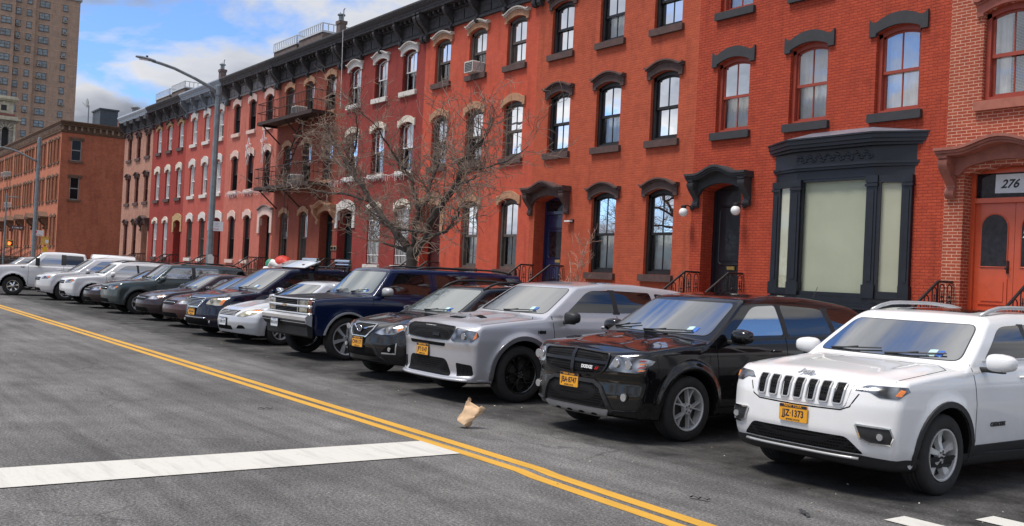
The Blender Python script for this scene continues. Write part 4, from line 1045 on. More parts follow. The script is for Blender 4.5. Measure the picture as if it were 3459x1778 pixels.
def far_cars():
    pt = paint('maroon_paint', (.075,.030,.030), flake=.35, rough=.3, dirt=.06)
    P = sedanP(paint=pt, H=1.50, wtrim=[(1.84,1.05),(1.97,1.13),(2.30,1.32),(2.72,1.35),(3.3,1.30)], wtw=.03, wtmat=M['chrome'], mirmat=[M['blackpl'],M['blackpl']], det=1, sidemat=M['glass'])
    t, B, K = make_car('parked_sedan', 'brownish maroon sedan with bright window trim, just left of the navy minivan', 'car', (-27.3,8.2,0), P, .04, 5.)
    simple_front(K, t, .66, .70, zi=.33)
    pt = paint('dark_plum_paint', (.030,.016,.020), flake=.3, rough=.28, dirt=.02)
    P = sedanP(paint=pt, det=1, mirmat=[pt,M['blackpl']], sidemat=M['glass'])
    t, B, K = make_car('parked_sedan', 'dark plum sedan half hidden behind the maroon sedan', 'car', (-30.2,8.25,0), P, .04, 4.)
    simple_front(K, t, .66, .70, zi=.33)
    pt = paint('green_grey_paint', (.060,.078,.078), flake=.35, rough=.28, dirt=.05)
    P = suvP(L=4.85, H=1.76, W=1.87, yr=3.80, paint=pt, det=1, mirmat=[pt,M['blackpl']], sidemat=[M['glass'],M['glass'],M['tint']], rails=(2.3,4.4,.62,.07,M['blackpl']),
        tail=[(.2,4.65),(.45,4.81),(.7,4.85),(1.1,4.81),(1.7,4.6)], gh=[(1.22,1.10),(1.90,1.64),(4.45,1.62),(4.78,1.15)], roof=[(1.7,1.63),(2.0,1.665),(2.5,1.70),(3.5,1.70),(4.3,1.66),(4.8,1.58)],
        bot=[(0,.30),(.5,.28),(1.2,.28),(3.4,.28),(4.3,.30),(4.85,.38)], wsp=[(-.76,1.185),(.76,1.185),(.64,1.58),(-.64,1.58)],
        sidew=[[(1.62,1.20),(2.62,1.21),(2.62,1.57),(2.02,1.56,.08)], [(2.74,1.21),(3.62,1.22),(3.52,1.57),(2.74,1.575)], [(3.74,1.23),(4.50,1.26),(4.42,1.54),(3.66,1.56)]],
        pillar=[[(2.62,1.19),(2.74,1.19),(2.74,1.59),(2.62,1.59)]], archtrim=(.05,M['blackpl']))
    t, B, K = make_car('parked_suv', 'greenish grey sport utility vehicle with black roof rack left of the plum sedan', 'suv', (-33.95,8.15,0), P, .04)
    simple_front(K, t, .82, .84, zi=.42, w=.88)
    pt = paint('brown_black_paint', (.025,.012,.012), flake=.2, rough=.25, dirt=.04)
    P = sedanP(paint=pt, det=1, mirmat=[pt,M['blackpl']], H=1.42, sidemat=M['glass'])
    t, B, K = make_car('parked_sedan', 'low dark sedan whose roof peeks out between the green grey and the white vehicle', 'car', (-37.10,8.3,0), P, .045)
    simple_front(K, t, .66, .70, zi=.33)
    pt = paint('white_suv_paint', (.76,.76,.76), rough=.3, dirt=.07)
    P = suvP(L=4.75, H=1.76, paint=pt, det=1, yr=3.70, mirmat=[pt,M['blackpl']], sidemat=[M['glass'],M['glass'],M['tint']], rails=(2.0,4.1,.64,.06,M['blackpl']), tail=[(.2,4.55),(.45,4.71),(.7,4.75),(1.1,4.71),(1.7,4.5)],
        gh=[(1.16,1.10),(1.92,1.64),(4.28,1.62),(4.66,1.15)], roof=[(1.7,1.61),(2.0,1.65),(2.5,1.68),(3.3,1.68),(4.1,1.64),(4.6,1.56)], bot=[(0,.30),(.5,.28),(1.2,.28),(3.4,.28),(4.3,.30),(4.75,.38)])
    t, B, K = make_car('parked_suv', 'white sport utility vehicle with black roof rails, right of the pearl white one', 'suv', (-40.25,8.15,0), P, .042)
    simple_front(K, t, .82, .86, zi=.42, w=.88)
    pt = paint('pearl_paint', (.62,.61,.62), flake=.2, rough=.3, dirt=.10)
    P = suvP(L=5.12, H=1.82, W=2.0, yr=4.05, R=.38, Ra=.44, paint=pt, det=1, mirmat=[M['satin'],M['blackpl']], sidemat=[M['glass'],M['glass'],M['tint']], tail=[(.2,4.9),(.45,5.08),(.7,5.12),(1.1,5.08),(1.8,4.8)],
        top=[(-.2,.95),(.10,.97),(.35,1.07),(.8,1.14),(1.4,1.20),(1.8,1.21),(4.5,1.23),(5.1,1.18)], gw=[(1.0,.95),(1.2,.92),(1.45,.83),(1.65,.72),(1.8,.62)],
        gh=[(1.15,1.12),(2.05,1.72),(4.55,1.68),(5.0,1.2)], roof=[(1.7,1.66),(2.1,1.72),(2.6,1.77),(3.4,1.77),(4.3,1.70),(4.9,1.58)], bot=[(0,.30),(.5,.26),(1.2,.28),(3.6,.28),(4.4,.30),(5.1,.38)],
        wsp=[(-.80,1.23),(.80,1.23),(.64,1.65),(-.64,1.65)], sidew=[[(1.78,1.245),(2.72,1.25),(2.70,1.63),(2.26,1.61,.12)], [(2.82,1.25),(3.66,1.27),(3.55,1.62),(2.78,1.635)], [(3.76,1.29),(4.45,1.36),(4.25,1.57),(3.66,1.60)]],
        pillar=[[(2.70,1.24),(2.84,1.24),(2.81,1.64),(2.68,1.64)]], mirrors=[(.97,1.72,1.20,1.1)], wtrim=[(1.72,1.225),(3.7,1.25)], topgaps=[[(.84,.34),(.87,.7),(.84,1.2)]], cf=(.40,2.4))
    t, B, K = make_car('parked_suv', 'pearl white rounded sport utility vehicle with waterfall grille beside the white pickup', 'suv', (-43.4,7.85,0), P, .042)
    simple_front(K, t, .84, .90, gr=.42, zi=.42, w=.92)
    for k in range(3): K.patch('hood_port', [(.62,.78+k*.12),(.66,.78+k*.12),(.67,.86+k*.12),(.63,.86+k*.12)], 'T', M['gap'], t, off=.006, r=.01)
    # pickup
    pt = paint('pickup_paint', (.75,.75,.76), rough=.3, dirt=.10)
    P = suvP(L=5.90, H=1.98, W=2.02, yr=4.62, yf=.94, R=.41, Ra=.50, rr=.235, tw=.27, paint=pt, rim=M['chrome'], spokes=(6, 'd', dict(w=(.12,.15), rot=.2, out=.7, dish=1.2)),
        top=[(-.2,1.16),(.06,1.19),(.3,1.27),(.8,1.32),(1.35,1.36),(1.8,1.34),(3.9,1.34),(5.8,1.34)],
        nose=[(.1,.35),(.4,.12),(.55,.0),(.75,.0),(.8,.06),(1.2,.06),(1.28,.12),(1.4,.3),(1.9,.5)], tail=[(.3,5.75),(.6,5.86),(1.3,5.90),(1.9,5.8)],
        side=[(.2,.10),(.45,.04),(.62,.012),(.85,.0),(1.1,.0),(1.25,.02),(1.35,.05),(1.5,.10)], bot=[(0,.42),(.5,.40),(1.3,.38),(3.8,.38),(5.4,.42),(5.9,.5)],
        gw=[(1.1,.97),(1.35,.95),(1.6,.88),(1.85,.77),(2.0,.68)], plan=[(-.2,.02),(.35,.01),(.9,.0),(5.4,.0),(5.9,.02)],
        gh=[(1.30,1.28),(2.02,1.88),(3.78,1.88),(3.95,1.30)], roof=[(1.6,1.86),(2.0,1.90),(2.5,1.935),(3.3,1.93),(3.9,1.88)], bed=(4.10,5.78,.85), bow=.12,
        wsp=[(-.84,1.375),(.84,1.375),(.70,1.83),(-.70,1.83)], sidew=[[(1.86,1.375),(2.78,1.39),(2.78,1.80),(2.20,1.79,.06)], [(2.98,1.39),(3.72,1.39),(3.66,1.79),(2.98,1.80)]],
        pillar=[[(2.78,1.37),(2.98,1.37),(2.98,1.82),(2.78,1.82)]], gaps=[[(1.50,1.35),(1.50,.5)], [(2.88,1.36),(2.88,.5)], [(3.86,1.86),(3.90,.5)], [(1.5,.47),(3.9,.47)]], handles=[(2.72,1.17),(3.70,1.17)],
        mirrors=[(.95,1.86,1.47)], mirkind='tow', mirmat=[M['blackpl'],M['blackpl']], cf=(.14,4.), flare=.03, rearw=None, topgaps=[[(.90,.2),(.90,.9),(.86,1.34)]], sidemat=[M['glass'],M['tint']], tail_l=[[(.86,.9),(.98,.9),(.98,1.28),(.86,1.28)]], floor=.55, stick=[], wipers=[(0,1.38,.6,1.41)])
    t, B, K = make_car('pickup_truck', 'white crew cab pickup truck with black tow mirrors at the far left', 'pickup truck', (-47.8,6.78,0), P, .042, -8.4)
    mb = MB(); n = 10; vs = []; fs = []
    for yy, k in ((4.06,.97),(4.09,1.),(4.8,1.),(5.80,.97),(5.84,.90)):
        for (u, z) in ((-.96,1.345),(-.93,1.50),(-.80,1.80),(-.70,1.875),(-.35,1.92),(.35,1.92),(.70,1.875),(.80,1.80),(.93,1.50),(.96,1.345)): vs.append((u*k, yy, 1.345+(z-1.345)*k))
    for i in range(4):
        for q in range(n): fs.append((i*n+q, i*n+(q+1) % n, (i+1)*n+(q+1) % n, (i+1)*n+q))
    fs += [tuple(range(n)), tuple(range(5*n-1, 4*n-1, -1))]
    mb.add(vs, fs); cp = mb.build('bed_cap', pt, t, smooth=True, auto=50)
    for sd in (1, -1):
        mb = MB(); mb.add([(sd*.932,4.3,1.50),(sd*.932,5.6,1.50),(sd*.835,5.5,1.74),(sd*.835,4.4,1.74)], [(0,1,2,3)]); mb.build('cap_window', M['tint'], cp)
    g = K.patch('grille', [(-.62,.88,.03),(.62,.88,.03),(.62,1.18,.03),(-.62,1.18,.03)], 'F', M['grille'], t, off=.004)
    for z in (.95,1.03,1.11): bar(K, g, 'grille_bar', -.6, .6, z, .018, M['chrome'], off=.012)
    both(K, 'headlight', [(.66,.90),(.95,.90),(.97,1.16),(.66,1.17)], M['lamp'], t, off=.006, r=.03)
    for v in ('L','R'): K.patch('turn_lamp', [(.10,.92),(.22,.92),(.24,1.14),(.12,1.14)], v, M['amber'], t, off=.006, r=.02)
    frontext(K, t, 'fender_badge', 'F150', 0, 1.22, .075, M['badgedark'], 'L', y=1.28, bold=.003)
    pt = paint('steel_blue_paint', (.10,.13,.22), flake=.35, rough=.28, dirt=.05)
    P = suvP(paint=pt, det=1, mirmat=[pt,M['blackpl']], sidemat=M['glass'])
    t, B, K = make_car('parked_suv', 'steel blue vehicle whose roof shows left of the pickup windshield', 'suv', (-55.2,8.5,0), P, .05)
    simple_front(K, t, .82, .86, zi=.42, w=.88)
    pt = paint('pale_car_paint', (.5,.48,.46), flake=.35, rough=.3, dirt=.05)
    P = suvP(paint=pt, det=1, mirmat=[pt,M['blackpl']], sidemat=M['glass'])
    t, B, K = make_car('parked_suv', 'pale grey vehicle at the very left edge beyond the steel blue one', 'suv', (-60.5,8.2,0), P, .05)
    simple_front(K, t, .82, .86, zi=.42, w=.88)

def build_cars(which=None):
    for f in (car_white_suv, car_black_suv, car_silver_suv, car_grey_crossover, car_navy_old, car_silver_sedan, car_navy_van, far_cars):
        if which is None or f.__name__ in which: f()

# ------------------------------------------------------------------ row houses
FY = 19.5       # facade plane
HW = 7.263      # house width
def hx(i): return -11.65 - HW*i     # right edge of house i (1 = black trim house's right edge is hx(0))

def glass_set():
    M['wg1'] = glassmat('window_glass', (.92,.93,.92), .08)
    M['wg2'] = glassmat('window_glass_sky', (.88,.90,.90), .24)
    M['wg3'] = glassmat('window_glass_dim', (.85,.88,.88), .035); M['wg4'] = glassmat('bay_glass', (.95,.97,.95), .0, gain=.13)
    M['curtain'] = plain('white_curtain', (.66,.66,.64), .9, var=.10, vscale=5)
    M['blind'] = plain('roller_blind', (.50,.50,.48), .8, var=.05)
    M['greyc'] = plain('grey_curtain', (.20,.20,.21), .9, var=.3, vscale=4)
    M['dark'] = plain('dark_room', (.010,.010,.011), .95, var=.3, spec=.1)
    M['fr_black'] = plain('black_frame', (.012,.011,.012), .45, var=.3)
    M['fr_white'] = plain('white_frame', (.70,.70,.69), .5, var=.08)
    M['fr_red'] = plain('red_frame', (.30,.050,.028), .5, var=.1)
    M['fr_maroon'] = plain('maroon_frame', (.085,.018,.014), .5, var=.2)
    M['fr_grey'] = plain('grey_brown_frame', (.09,.075,.065), .55, var=.2)
    M['iron'] = plain('black_iron', (.010,.010,.011), .45, var=.3)
    M['stone'] = plain('brown_stone', (.17,.085,.055), .85, var=.25, bmp=.25)
    M['roofing'] = plain('roof_felt', (.10,.10,.10), .9, var=.2)
    M['brass'] = plain('brass', (.62,.42,.14), .3, .9, var=.1)
M['deadglass'] = plain('dark_pane', (.012,.011,.013), .12, var=.5, vscale=1.2, spec=.25)
glass_set()

def arch_z(x, xl, xr, zt, rise):
    t = (x-(xl+xr)/2)/((xr-xl)/2); return zt - rise*t*t

def facade(mb, x0, x1, z0, z1, ops, y, d=.22, mi=0, n=8):
    xs = sorted({x0, x1} | {o[0] for o in ops} | {o[1] for o in ops}); zs = sorted({z0, z1} | {o[2] for o in ops} | {o[3] for o in ops})
    for i in range(len(xs)-1):
        for j in range(len(zs)-1):
            cx, cz = (xs[i]+xs[i+1])/2, (zs[j]+zs[j+1])/2
            if any(o[0] < cx < o[1] and o[2] < cz < o[3] for o in ops): continue
            mb.add([(xs[i],y,zs[j]),(xs[i+1],y,zs[j]),(xs[i+1],y,zs[j+1]),(xs[i],y,zs[j+1])], [(0,1,2,3)], mi)
    for o in ops:
        xl, xr, zb, zt, rise = o[:5]; dd = o[5] if len(o) > 5 else d
        pts = [(xl+(xr-xl)*k/n) for k in range(n+1)]; az = [arch_z(x, xl, xr, zt, rise) for x in pts]
        if rise > 0:
            for k in range(n):
                if k < n/2: q = [(pts[k],y,az[k]),(pts[k+1],y,az[k+1]),(pts[k+1],y,zt),(pts[k],y,zt)]
                else: q = [(pts[k],y,az[k]),(pts[k+1],y,az[k+1]),(pts[k+1],y,zt),(pts[k],y,zt)]
                mb.add(q, [(0,1,2,3)], mi)
        for k in range(n): mb.add([(pts[k],y,az[k]),(pts[k+1],y,az[k+1]),(pts[k+1],y+dd,az[k+1]),(pts[k],y+dd,az[k])], [(0,3,2,1)], mi)
        mb.add([(xl,y,zb),(xl,y+dd,zb),(xl,y+dd,zt-rise),(xl,y,zt-rise)], [(0,1,2,3)], mi)
        mb.add([(xr,y,zb),(xr,y+dd,zb),(xr,y+dd,zt-rise),(xr,y,zt-rise)], [(0,3,2,1)], mi)
        mb.add([(xl,y,zb),(xr,y,zb),(xr,y+dd,zb),(xl,y+dd,zb)], [(0,1,2,3)], mi)

def arch_poly(xl, xr, zb, zt, rise, n=8):
    return [(xl, zb), (xr, zb)] + [(xr+(xl-xr)*k/n, arch_z(xr+(xl-xr)*k/n, xl, xr, zt, rise)) for k in range(n+1)]

def window(h, xl, xr, zb, zt, rise, y, frame, S, rnd_=None):
    """frame with sashes; children: panes, curtain, lintel, sill"""
    rg = random.Random(int(xl*100)*7+int(zb*100))
    fm = M[frame]; d = S.get('depth', .20); w = S.get('fw', .07); yb = y+d
    mb = MB(); n = 8
    # outer frame: jambs, bottom, arched head
    mb.box(xl, xl+w, yb-.10, yb+.06, zb+.001, zt-rise); mb.box(xr-w, xr, yb-.10, yb+.06, zb+.001, zt-rise)
    mb.box(xl+w, xr-w, yb-.10, yb+.06, zb+.001, zb+w*.9)
    xs = [xl+(xr-xl)*k/n for k in range(n+1)]; top = [arch_z(x, xl, xr, zt, rise)-.002 for x in xs]
    mb.band(xs, [min(t-w, zt-rise-w*.3) if rise < .05 else t-w*1.2 for t in top], top, yb-.10, yb+.06)
    zm = zb+(zt-zb)*S.get('meet', .48); r = w*.55
    sh = S.get('sash', frame); sm = M[sh]
    f = mb.build('window', fm, h)
    sb = MB(); xi, xj = xl+w, xr-w
    zt2 = zt-rise*.55-w*1.1
    sb.box(xi, xi+r, yb-.04, yb, zm, zt-rise-w*.2); sb.box(xj-r, xj, yb-.04, yb, zm, zt-rise-w*.2)
    sb.box(xi, xj, yb-.05, yb-.001, zm-r*.7, zm+r*.7)
    xs2 = [xi+(xj-xi)*k/n for k in range(n+1)]; tp = [arch_z(x, xl, xr, zt, rise)-w*1.15 for x in xs2]
    sb.band(xs2, [t-r for t in tp], tp, yb-.04, yb-.002)
    if S.get('mun', True):
        c = (xi+xj)/2; sb.box(c-.014, c+.014, yb-.035, yb-.004, zm+r*.7, zt-w*1.15-r*.8); sb.box(c-.014, c+.014, yb+.012, yb+.04, zb+w, zm-r*.7)
    sb.box(xi, xi+r, yb+.006, yb+.045, zb+w*.9, zm-.002); sb.box(xj-r, xj, yb+.006, yb+.045, zb+w*.9, zm-.002); sb.box(xi+r, xj-r, yb+.006, yb+.045, zb+w*.9, zb+w*.9+r*1.2)
    sb.build('sash', sm, f)
    gl = M[S.get('glass', 'wg1')] if not isinstance(S.get('glass'), (list, tuple)) else M[rg.choice(S['glass'])]
    for nm, z0, z1, yy in (('u', zm, None, yb-.02), ('l', zb+w, zm, yb+.026)):
        pb = MB()
        if z1 is None:
            v = [(x, yy, t-.01) for x, t in zip(xs2, tp)]; m = len(v)
            vs = [(x, yy, zm) for x in xs2]+v; fs = [(k, k+1, m+k+1, m+k) for k in range(m-1)]
            pb.add(vs, fs)
        else: pb.add([(xi,yy,z0),(xj,yy,z0),(xj,yy,z1),(xi,yy,z1)], [(0,1,2,3)])
        pb.build('pane', gl, f)
    # what hangs behind
    cur = S.get('curtain', 'none'); cur = rg.choice(cur) if isinstance(cur, (list, tuple)) else cur
    yc = yb+.16
    if cur != 'none':
        mt = {'white': 'curtain', 'half': 'curtain', 'grey': 'greyc', 'blind': 'blind', 'sides': 'curtain', 'gsides': 'greyc', 'lace': 'curtain'}[cur]
        z0, z1 = zb, zt
        if cur == 'blind': z0 = zb+(zt-zb)*rg.uniform(.35, .6)
        if cur == 'half': z1 = zb+(zt-zb)*.5
        cb = MB(); rng = [(xl, xr)]
        if cur in ('sides', 'gsides'): rng = [(xl, xl+(xr-xl)*rg.uniform(.28, .42)), (xr-(xr-xl)*rg.uniform(.28, .42), xr)]
        for a, b in rng:
            m = 28; fr = rg.uniform(40, 60); ph = rg.uniform(0, 6)
            vs = []
            for k in range(m+1):
                x = a+(b-a)*k/m; dy = 0 if cur == 'blind' else .022*math.sin(fr*x+ph)+.012*math.sin(fr*.37*x)
                vs += [(x, yc+dy, z0), (x, yc+dy*.6, z1)]
            cb.add(vs, [(2*k, 2*k+2, 2*k+3, 2*k+1) for k in range(m)])
        cb.build('curtain', M[mt], f, smooth=cur != 'blind')
    # sill
    sm = S.get('sillmat')
    if sm:
        mb = MB(); mb.cbox(xl-.12, xr+.10, y-.10, y+.10, zb-.20, zb-.004, .015); mb.build('sill', sm, f)
    lintel(f, xl, xr, zt, rise, y, S)
    return f

def lintel(f, xl, xr, zt, rise, y, S):
    lm = S.get('lintmat')
    if not lm: return
    n = 14; st = S.get('lint', 'ear'); ex = S.get('lex', .14)
    a, b = xl-ex, xr+ex; xs = [a+(b-a)*k/n for k in range(n+1)]
    sp = zt-rise; th = S.get('lth', .26)
    # make sure the samples include the opening corners
    xs = sorted(set([round(x, 4) for x in xs]+[round(xl-.001, 4), round(xl+.001, 4), round(xr-.001, 4), round(xr+.001, 4)]))
    lo = [arch_z(x, xl, xr, zt, rise)+.002 if xl < x < xr else sp-S.get('drop', .06) for x in xs]
    cx = (xl+xr)/2; hf = (b-a)/2
    def topc(x, up):
        t = abs(x-cx)/hf; base = zt+th-(rise+.05)*min(1, t/.82)**2
        flick = up*max(0, (t-.82)/.18)
        return base+flick
    hi = [topc(x, S.get('flick', .03)) for x in xs]
    mb = MB(); mb.band(xs, lo, hi, y-S.get('lp', .06), y+.10)
    l = mb.build('lintel', lm, f)
    if st == 'cap':     # moulded hood on top
        cp = S.get('capmat', lm); e2 = .05
        a2, b2 = a-e2, b+e2; xs = [a2+(b2-a2)*k/n for k in range(n+1)]
        hf2 = hf+e2
        base = [topc(cx+(x-cx)*hf/hf2, S.get('flick', .03)) for x in xs]
        mb = MB(); mb.band(xs, [z-.045 for z in base], [z for z in base], y-.10, y+.08); mb.band(xs, [z+.002 for z in base], [z+.05 for z in base], y-.16, y+.08)
        mb.build('lintel_cap', cp, l)

def scroll(mb, x, w, y, z1, z0, dep, mi=0):
    """console bracket: S profile in the y/z plane, fat top, thin foot"""
    H = z1-z0; p = [(y+.02, z0)]
    prof = [(.0,.10),(.03,.22),(.10,.30),(.17,.30),(.22,.24),(.26,.16),(.32,.16),(.40,.30),(.50,.52),(.62,.78),(.72,.92),(.82,1.),(.90,.98),(.93,.90),(.94,1.02),(1.,1.04)]
    p += [(y-dep*b, z0+H*a) for a, b in prof]; p += [(y+.02, z1)]
    mb.prism(p, x-w/2, x+w/2, 'x', mi)

def cornice(h, x0, x1, y, z0, cm, nb=5, hgt=1.20, dep=.62, fr=None, capm=None, vis=True):
    """frieze, scroll brackets, soffit blocks and projecting crown of one house"""
    zf = z0+hgt*.64; e = .004
    mb = MB(); mb.box(x0+e, x1-e, y-.05, y+.3, z0, zf); mb.box(x0+e, x1-e, y-.10, y-.05, z0+.002, z0+.09); mb.box(x0+e, x1-e, y-.13, y-.05, zf-.16, zf-.003)
    sp = (x1-x0-.3)/(nb-1); bx = [x0+.15+sp*k for k in range(nb)]
    pb = mb
    for k in range(nb-1):
        a, b = bx[k]+.16, bx[k+1]-.16
        for s_ in (0, 1):
            p0, p1 = a+(b-a)*s_/2+.04, a+(b-a)*(s_+1)/2-.04
            pb.box(p0, p1, y-.075, y-.045, z0+.16, zf-.22)
    c = mb.build('cornice', fr or cm, h)
    for k in range(nb):
        mb = MB(); big = k in (0, nb-1)
        scroll(mb, bx[k], .20 if big else .16, y-.045, zf+.02, z0-(.28 if big else .16), dep*.82 if big else dep*.72)
        mb.build('bracket', cm, c)
    mb = MB(); db = mb; m = int((x1-x0)/.36)
    for k in range(m):
        xx = x0+(k+.5)*(x1-x0)/m; db.box(xx-.06, xx+.06, y-dep*.50, y-.132, zf-.13, zf-.006)
    zt = z0+hgt
    pr = [(y+.3, zf), (y-dep*.78, zf), (y-dep*.80, zf+.09), (y-dep*.84, zf+.11), (y-dep*.84, zf+.17), (y-dep*.95, zf+.23), (y-dep*1.03, zf+.31), (y-dep*1.06, zf+.34), (y-dep*1.06, zt-.03), (y-dep*1.0, zt), (y+.3, zt+.03)]
    mb.prism(pr, x0+e, x1-e, 'x'); mb.build('crown', capm or cm, c)
    return c

def door_hood(h, xl, xr, zt, y, mat, br=True, ext=.42, dep=.38, zbr=.62):
    a, b = xl-ext, xr+ext; cx = (a+b)/2; hf = (b-a)/2; n = 16
    xs = [a+(b-a)*k/n for k in range(n+1)]
    def tz(x):
        t = abs(x-cx)/hf; return zt+.30+.10*math.cos(min(1, t/.68)*math.pi) - .0 if t < .68 else zt+.20
    base = [tz(x) for x in xs]
    mb = MB(); mb.band(xs, [z-.10 for z in base], [z-.055 for z in base], y-dep*.80, y+.05); mb.band(xs, [z-.053 for z in base], [z+.0 for z in base], y-dep*.90, y+.05); mb.band(xs, [z+.002 for z in base], [z+.06 for z in base], y-dep, y+.05)
    hd = mb.build('door_hood', mat, h)
    xs2 = [xl-.20+(xr-xl+.40)*k/n for k in range(n+1)]
    lo = [arch_z(x, xl-.02, xr+.02, zt, .16)+.003 if xl-.02 < x < xr+.02 else zt-.28 for x in xs2]
    mb = MB(); mb.band(xs2, lo, [tz(x)-.102 for x in xs2], y-.10, y+.1); mb.build('door_arch', mat, hd)
    if br:
        for x in (a+.16, b-.16):
            mb = MB(); scroll(mb, x, .20, y, zt+.10, zt-zbr, dep*.82); mb.lathe([(.075, x-.115), (.075, x+.115)], (0, y-dep*.62, zt-.02), 'x', 14); mb.build('bracket', mat, hd, smooth=True, auto=40)
    return hd

def door_leaf(h, xl, xr, zb, zt, y, mat, style='panel', glass=False, transom=.0, double=False, brass=True):
    zl = zt-transom
    mb = MB(); w = .09
    mb.box(xl, xl+w, y-.06, y+.05, zb, zt); mb.box(xr-w, xr, y-.06, y+.05, zb, zt); mb.box(xl+w, xr-w, y-.06, y+.05, zt-.10, zt)
    if transom: mb.box(xl+w, xr-w, y-.09, y+.05, zl-.05, zl+.05)
    fr = mb.build('door', mat, h)
    leaves = [(xl+w, (xl+xr)/2-.004), ((xl+xr)/2+.004, xr-w)] if double else [(xl+w, xr-w)]
    for i, (a, b) in enumerate(leaves):
        mb = MB(); zz = zl-(.052 if transom else .1); mb.box(a, b, y, y+.05, zb+.01, zz)
        lf = mb.build('door_leaf', mat, fr)
        m = .13; pb = MB()
        if glass == 'arch':
            p = [(a+m, zb+.95), (b-m, zb+.95)]+[((a+b)/2+((b-a)/2-m)*math.cos(t), zz-.50+((b-a)/2-m)*math.sin(t)) for t in np.linspace(0, math.pi, 12)]
            gb = MB(); gb.prism(p, y-.012, y-.004, 'y'); gb.build('door_glass', M['doorglass'], lf)
            gb = MB(); gb.tube([(q[0], y-.008, q[1]) for q in p+[p[0]]], .014, 6); gb.build('glass_bead', mat, lf)
            pb.box(a+m-.02, b-m+.02, y-.02, y-.002, zb+.18, zb+.72); pb.box(a+m+.05, b-m-.05, y-.035, y-.021, zb+.25, zb+.65)
        else:
            if glass:
                gb = MB(); gb.box(a+m+.05, b-m-.05, y-.012, y-.004, zb+.85, zz-.55); gb.build('door_glass', M['doorglass'], lf)
            else: pb.box(a+m, b-m, y-.02, y-.002, zb+.92, zz-.50)
            pb.box(a+m, b-m, y-.022, y-.002, zb+.15, zb+.62)
            pb.prism(rnd([(a+m,zz-.42),(b-m,zz-.42),(b-m-.02,zz-.15),(a+m+.02,zz-.15)], .06), y-.022, y-.002, 'y')
            # moulded frames
            for z0, z1 in ((zb+.82, zz-.47),):
                pts = rnd([(a+m-.02,z0+.08),(a+m+.06,z0),(b-m-.06,z0),(b-m+.02,z0+.08),(b-m+.02,z1-.08),(b-m-.06,z1),(a+m+.06,z1),(a+m-.02,z1-.08)], .03)
                pb.tube([(q[0], y-.012, q[1]) for q in pts+[pts[0]]], .016, 6)
        pb.build('door_panel', mat, lf)
        if brass:
            kb = MB()
            if i == 0:
                kb.box(b-.13, b-.09, y-.03, y-.004, zb+.82, zb+1.08); kb.lathe([(.03, y-.08), (.03, y-.05), (.012, y-.045), (.012, y-.01)], (b-.11, 0, zb+.92), 'y', 12); kb.build('door_handle', M['brass'] if glass != 'arch' else M['iron'], lf)
            if i == (1 if double else 0):
                sb = MB(); c = (a+b)/2; sb.box(c-.13, c+.13, y-.034, y-.0225, zb+.68, zb+.77); sb.box(c-.10, c+.10, y-.042, y-.035, zb+.70, zb+.75); sb.build('mail_slot', M['brass'] if glass != 'arch' else M['iron'], lf)
    if transom:
        gb = MB(); gb.box(xl+w, xr-w, y-.01, y-.002, zl+.05, zt-.101); gb.build('transom', M['doorglass'], fr)
    return fr

M['doorglass'] = plain('door_glass_dark', (.020,.014,.018), .08, var=.6, vscale=9, spec=.25)

def stoop(label, group, x0, x1, zt, mat, y=FY, side=(1,1), rail='hoop', low=False):
    """steps up to a door with an iron rail on each side"""
    t = thing('stoop', label, 'stoop', ((x0+x1)/2, y, 0), 0, group)
    w = (x1-x0)/2; n = 7; land = .55; run = .27
    mb = MB(); mb.box(-w, w, -land, -.003, .155, zt-.004)
    for k in range(n):
        z = zt-(k+1)*(zt-.15)/(n+1); mb.box(-w, w, -land-(k+1)*run, -land-k*run-.001, .155, z); mb.box(-w-.02, w+.02, -land-(k+1)*run-.02, -land-k*run-.002, z, z+.04)
    mb.box(-w-.02, w+.02, -land-.02, -.003, zt-.002, zt+.035)
    mb.build('steps', mat, t)
    hh = .62
    for s, on in ((-1, side[0]), (1, side[1])):
        if not on: continue
        x = s*(w-.05); y0 = -.02; y1 = -land; y2 = -land-n*run; z1 = zt+hh; z2 = .15+hh+.15
        r = MB(); r.tube([(x,y0,z1),(x,y1,z1),(x,y2,z2)], .030, 8); r.tube([(x,y2,z2),(x,y2,.15)], .024, 8); r.tube([(x,y1,z1),(x,y1,zt)], .018, 8)
        rl = r.build('handrail', M['iron'], t)
        hp = MB(); m = 9
        for k in range(m):
            yy = -.12-(k)*(land+n*run-.25)/(m-1)
            zt_ = z1 if yy > -land else z1-(-land-yy)*(z1-z2)/(n*run)
            zb_ = zt+.04 if yy > -land else zt_-hh-.02
            top = zt_-.05; p = []
            for q in range(9):
                a = math.pi*q/8; p.append((x, yy+.075*math.cos(a), top-.075+.075*math.sin(a)))
            hp.tube([(x,yy+.075,zb_)]+p+[(x,yy-.075,zb_)], .013, 5, cap=False)
            hp.tube([(x,yy,zb_),(x,yy,top-.14)], .011, 5)
            hp.tube([(x,yy+.07,zb_+.14),(x,yy,zb_+.21),(x,yy-.07,zb_+.14)], .012, 5); hp.blob((x,yy,zb_+.27), (.03,.03,.035), 6)
        hp.build('baluster_work', M['iron'], rl)
    return t

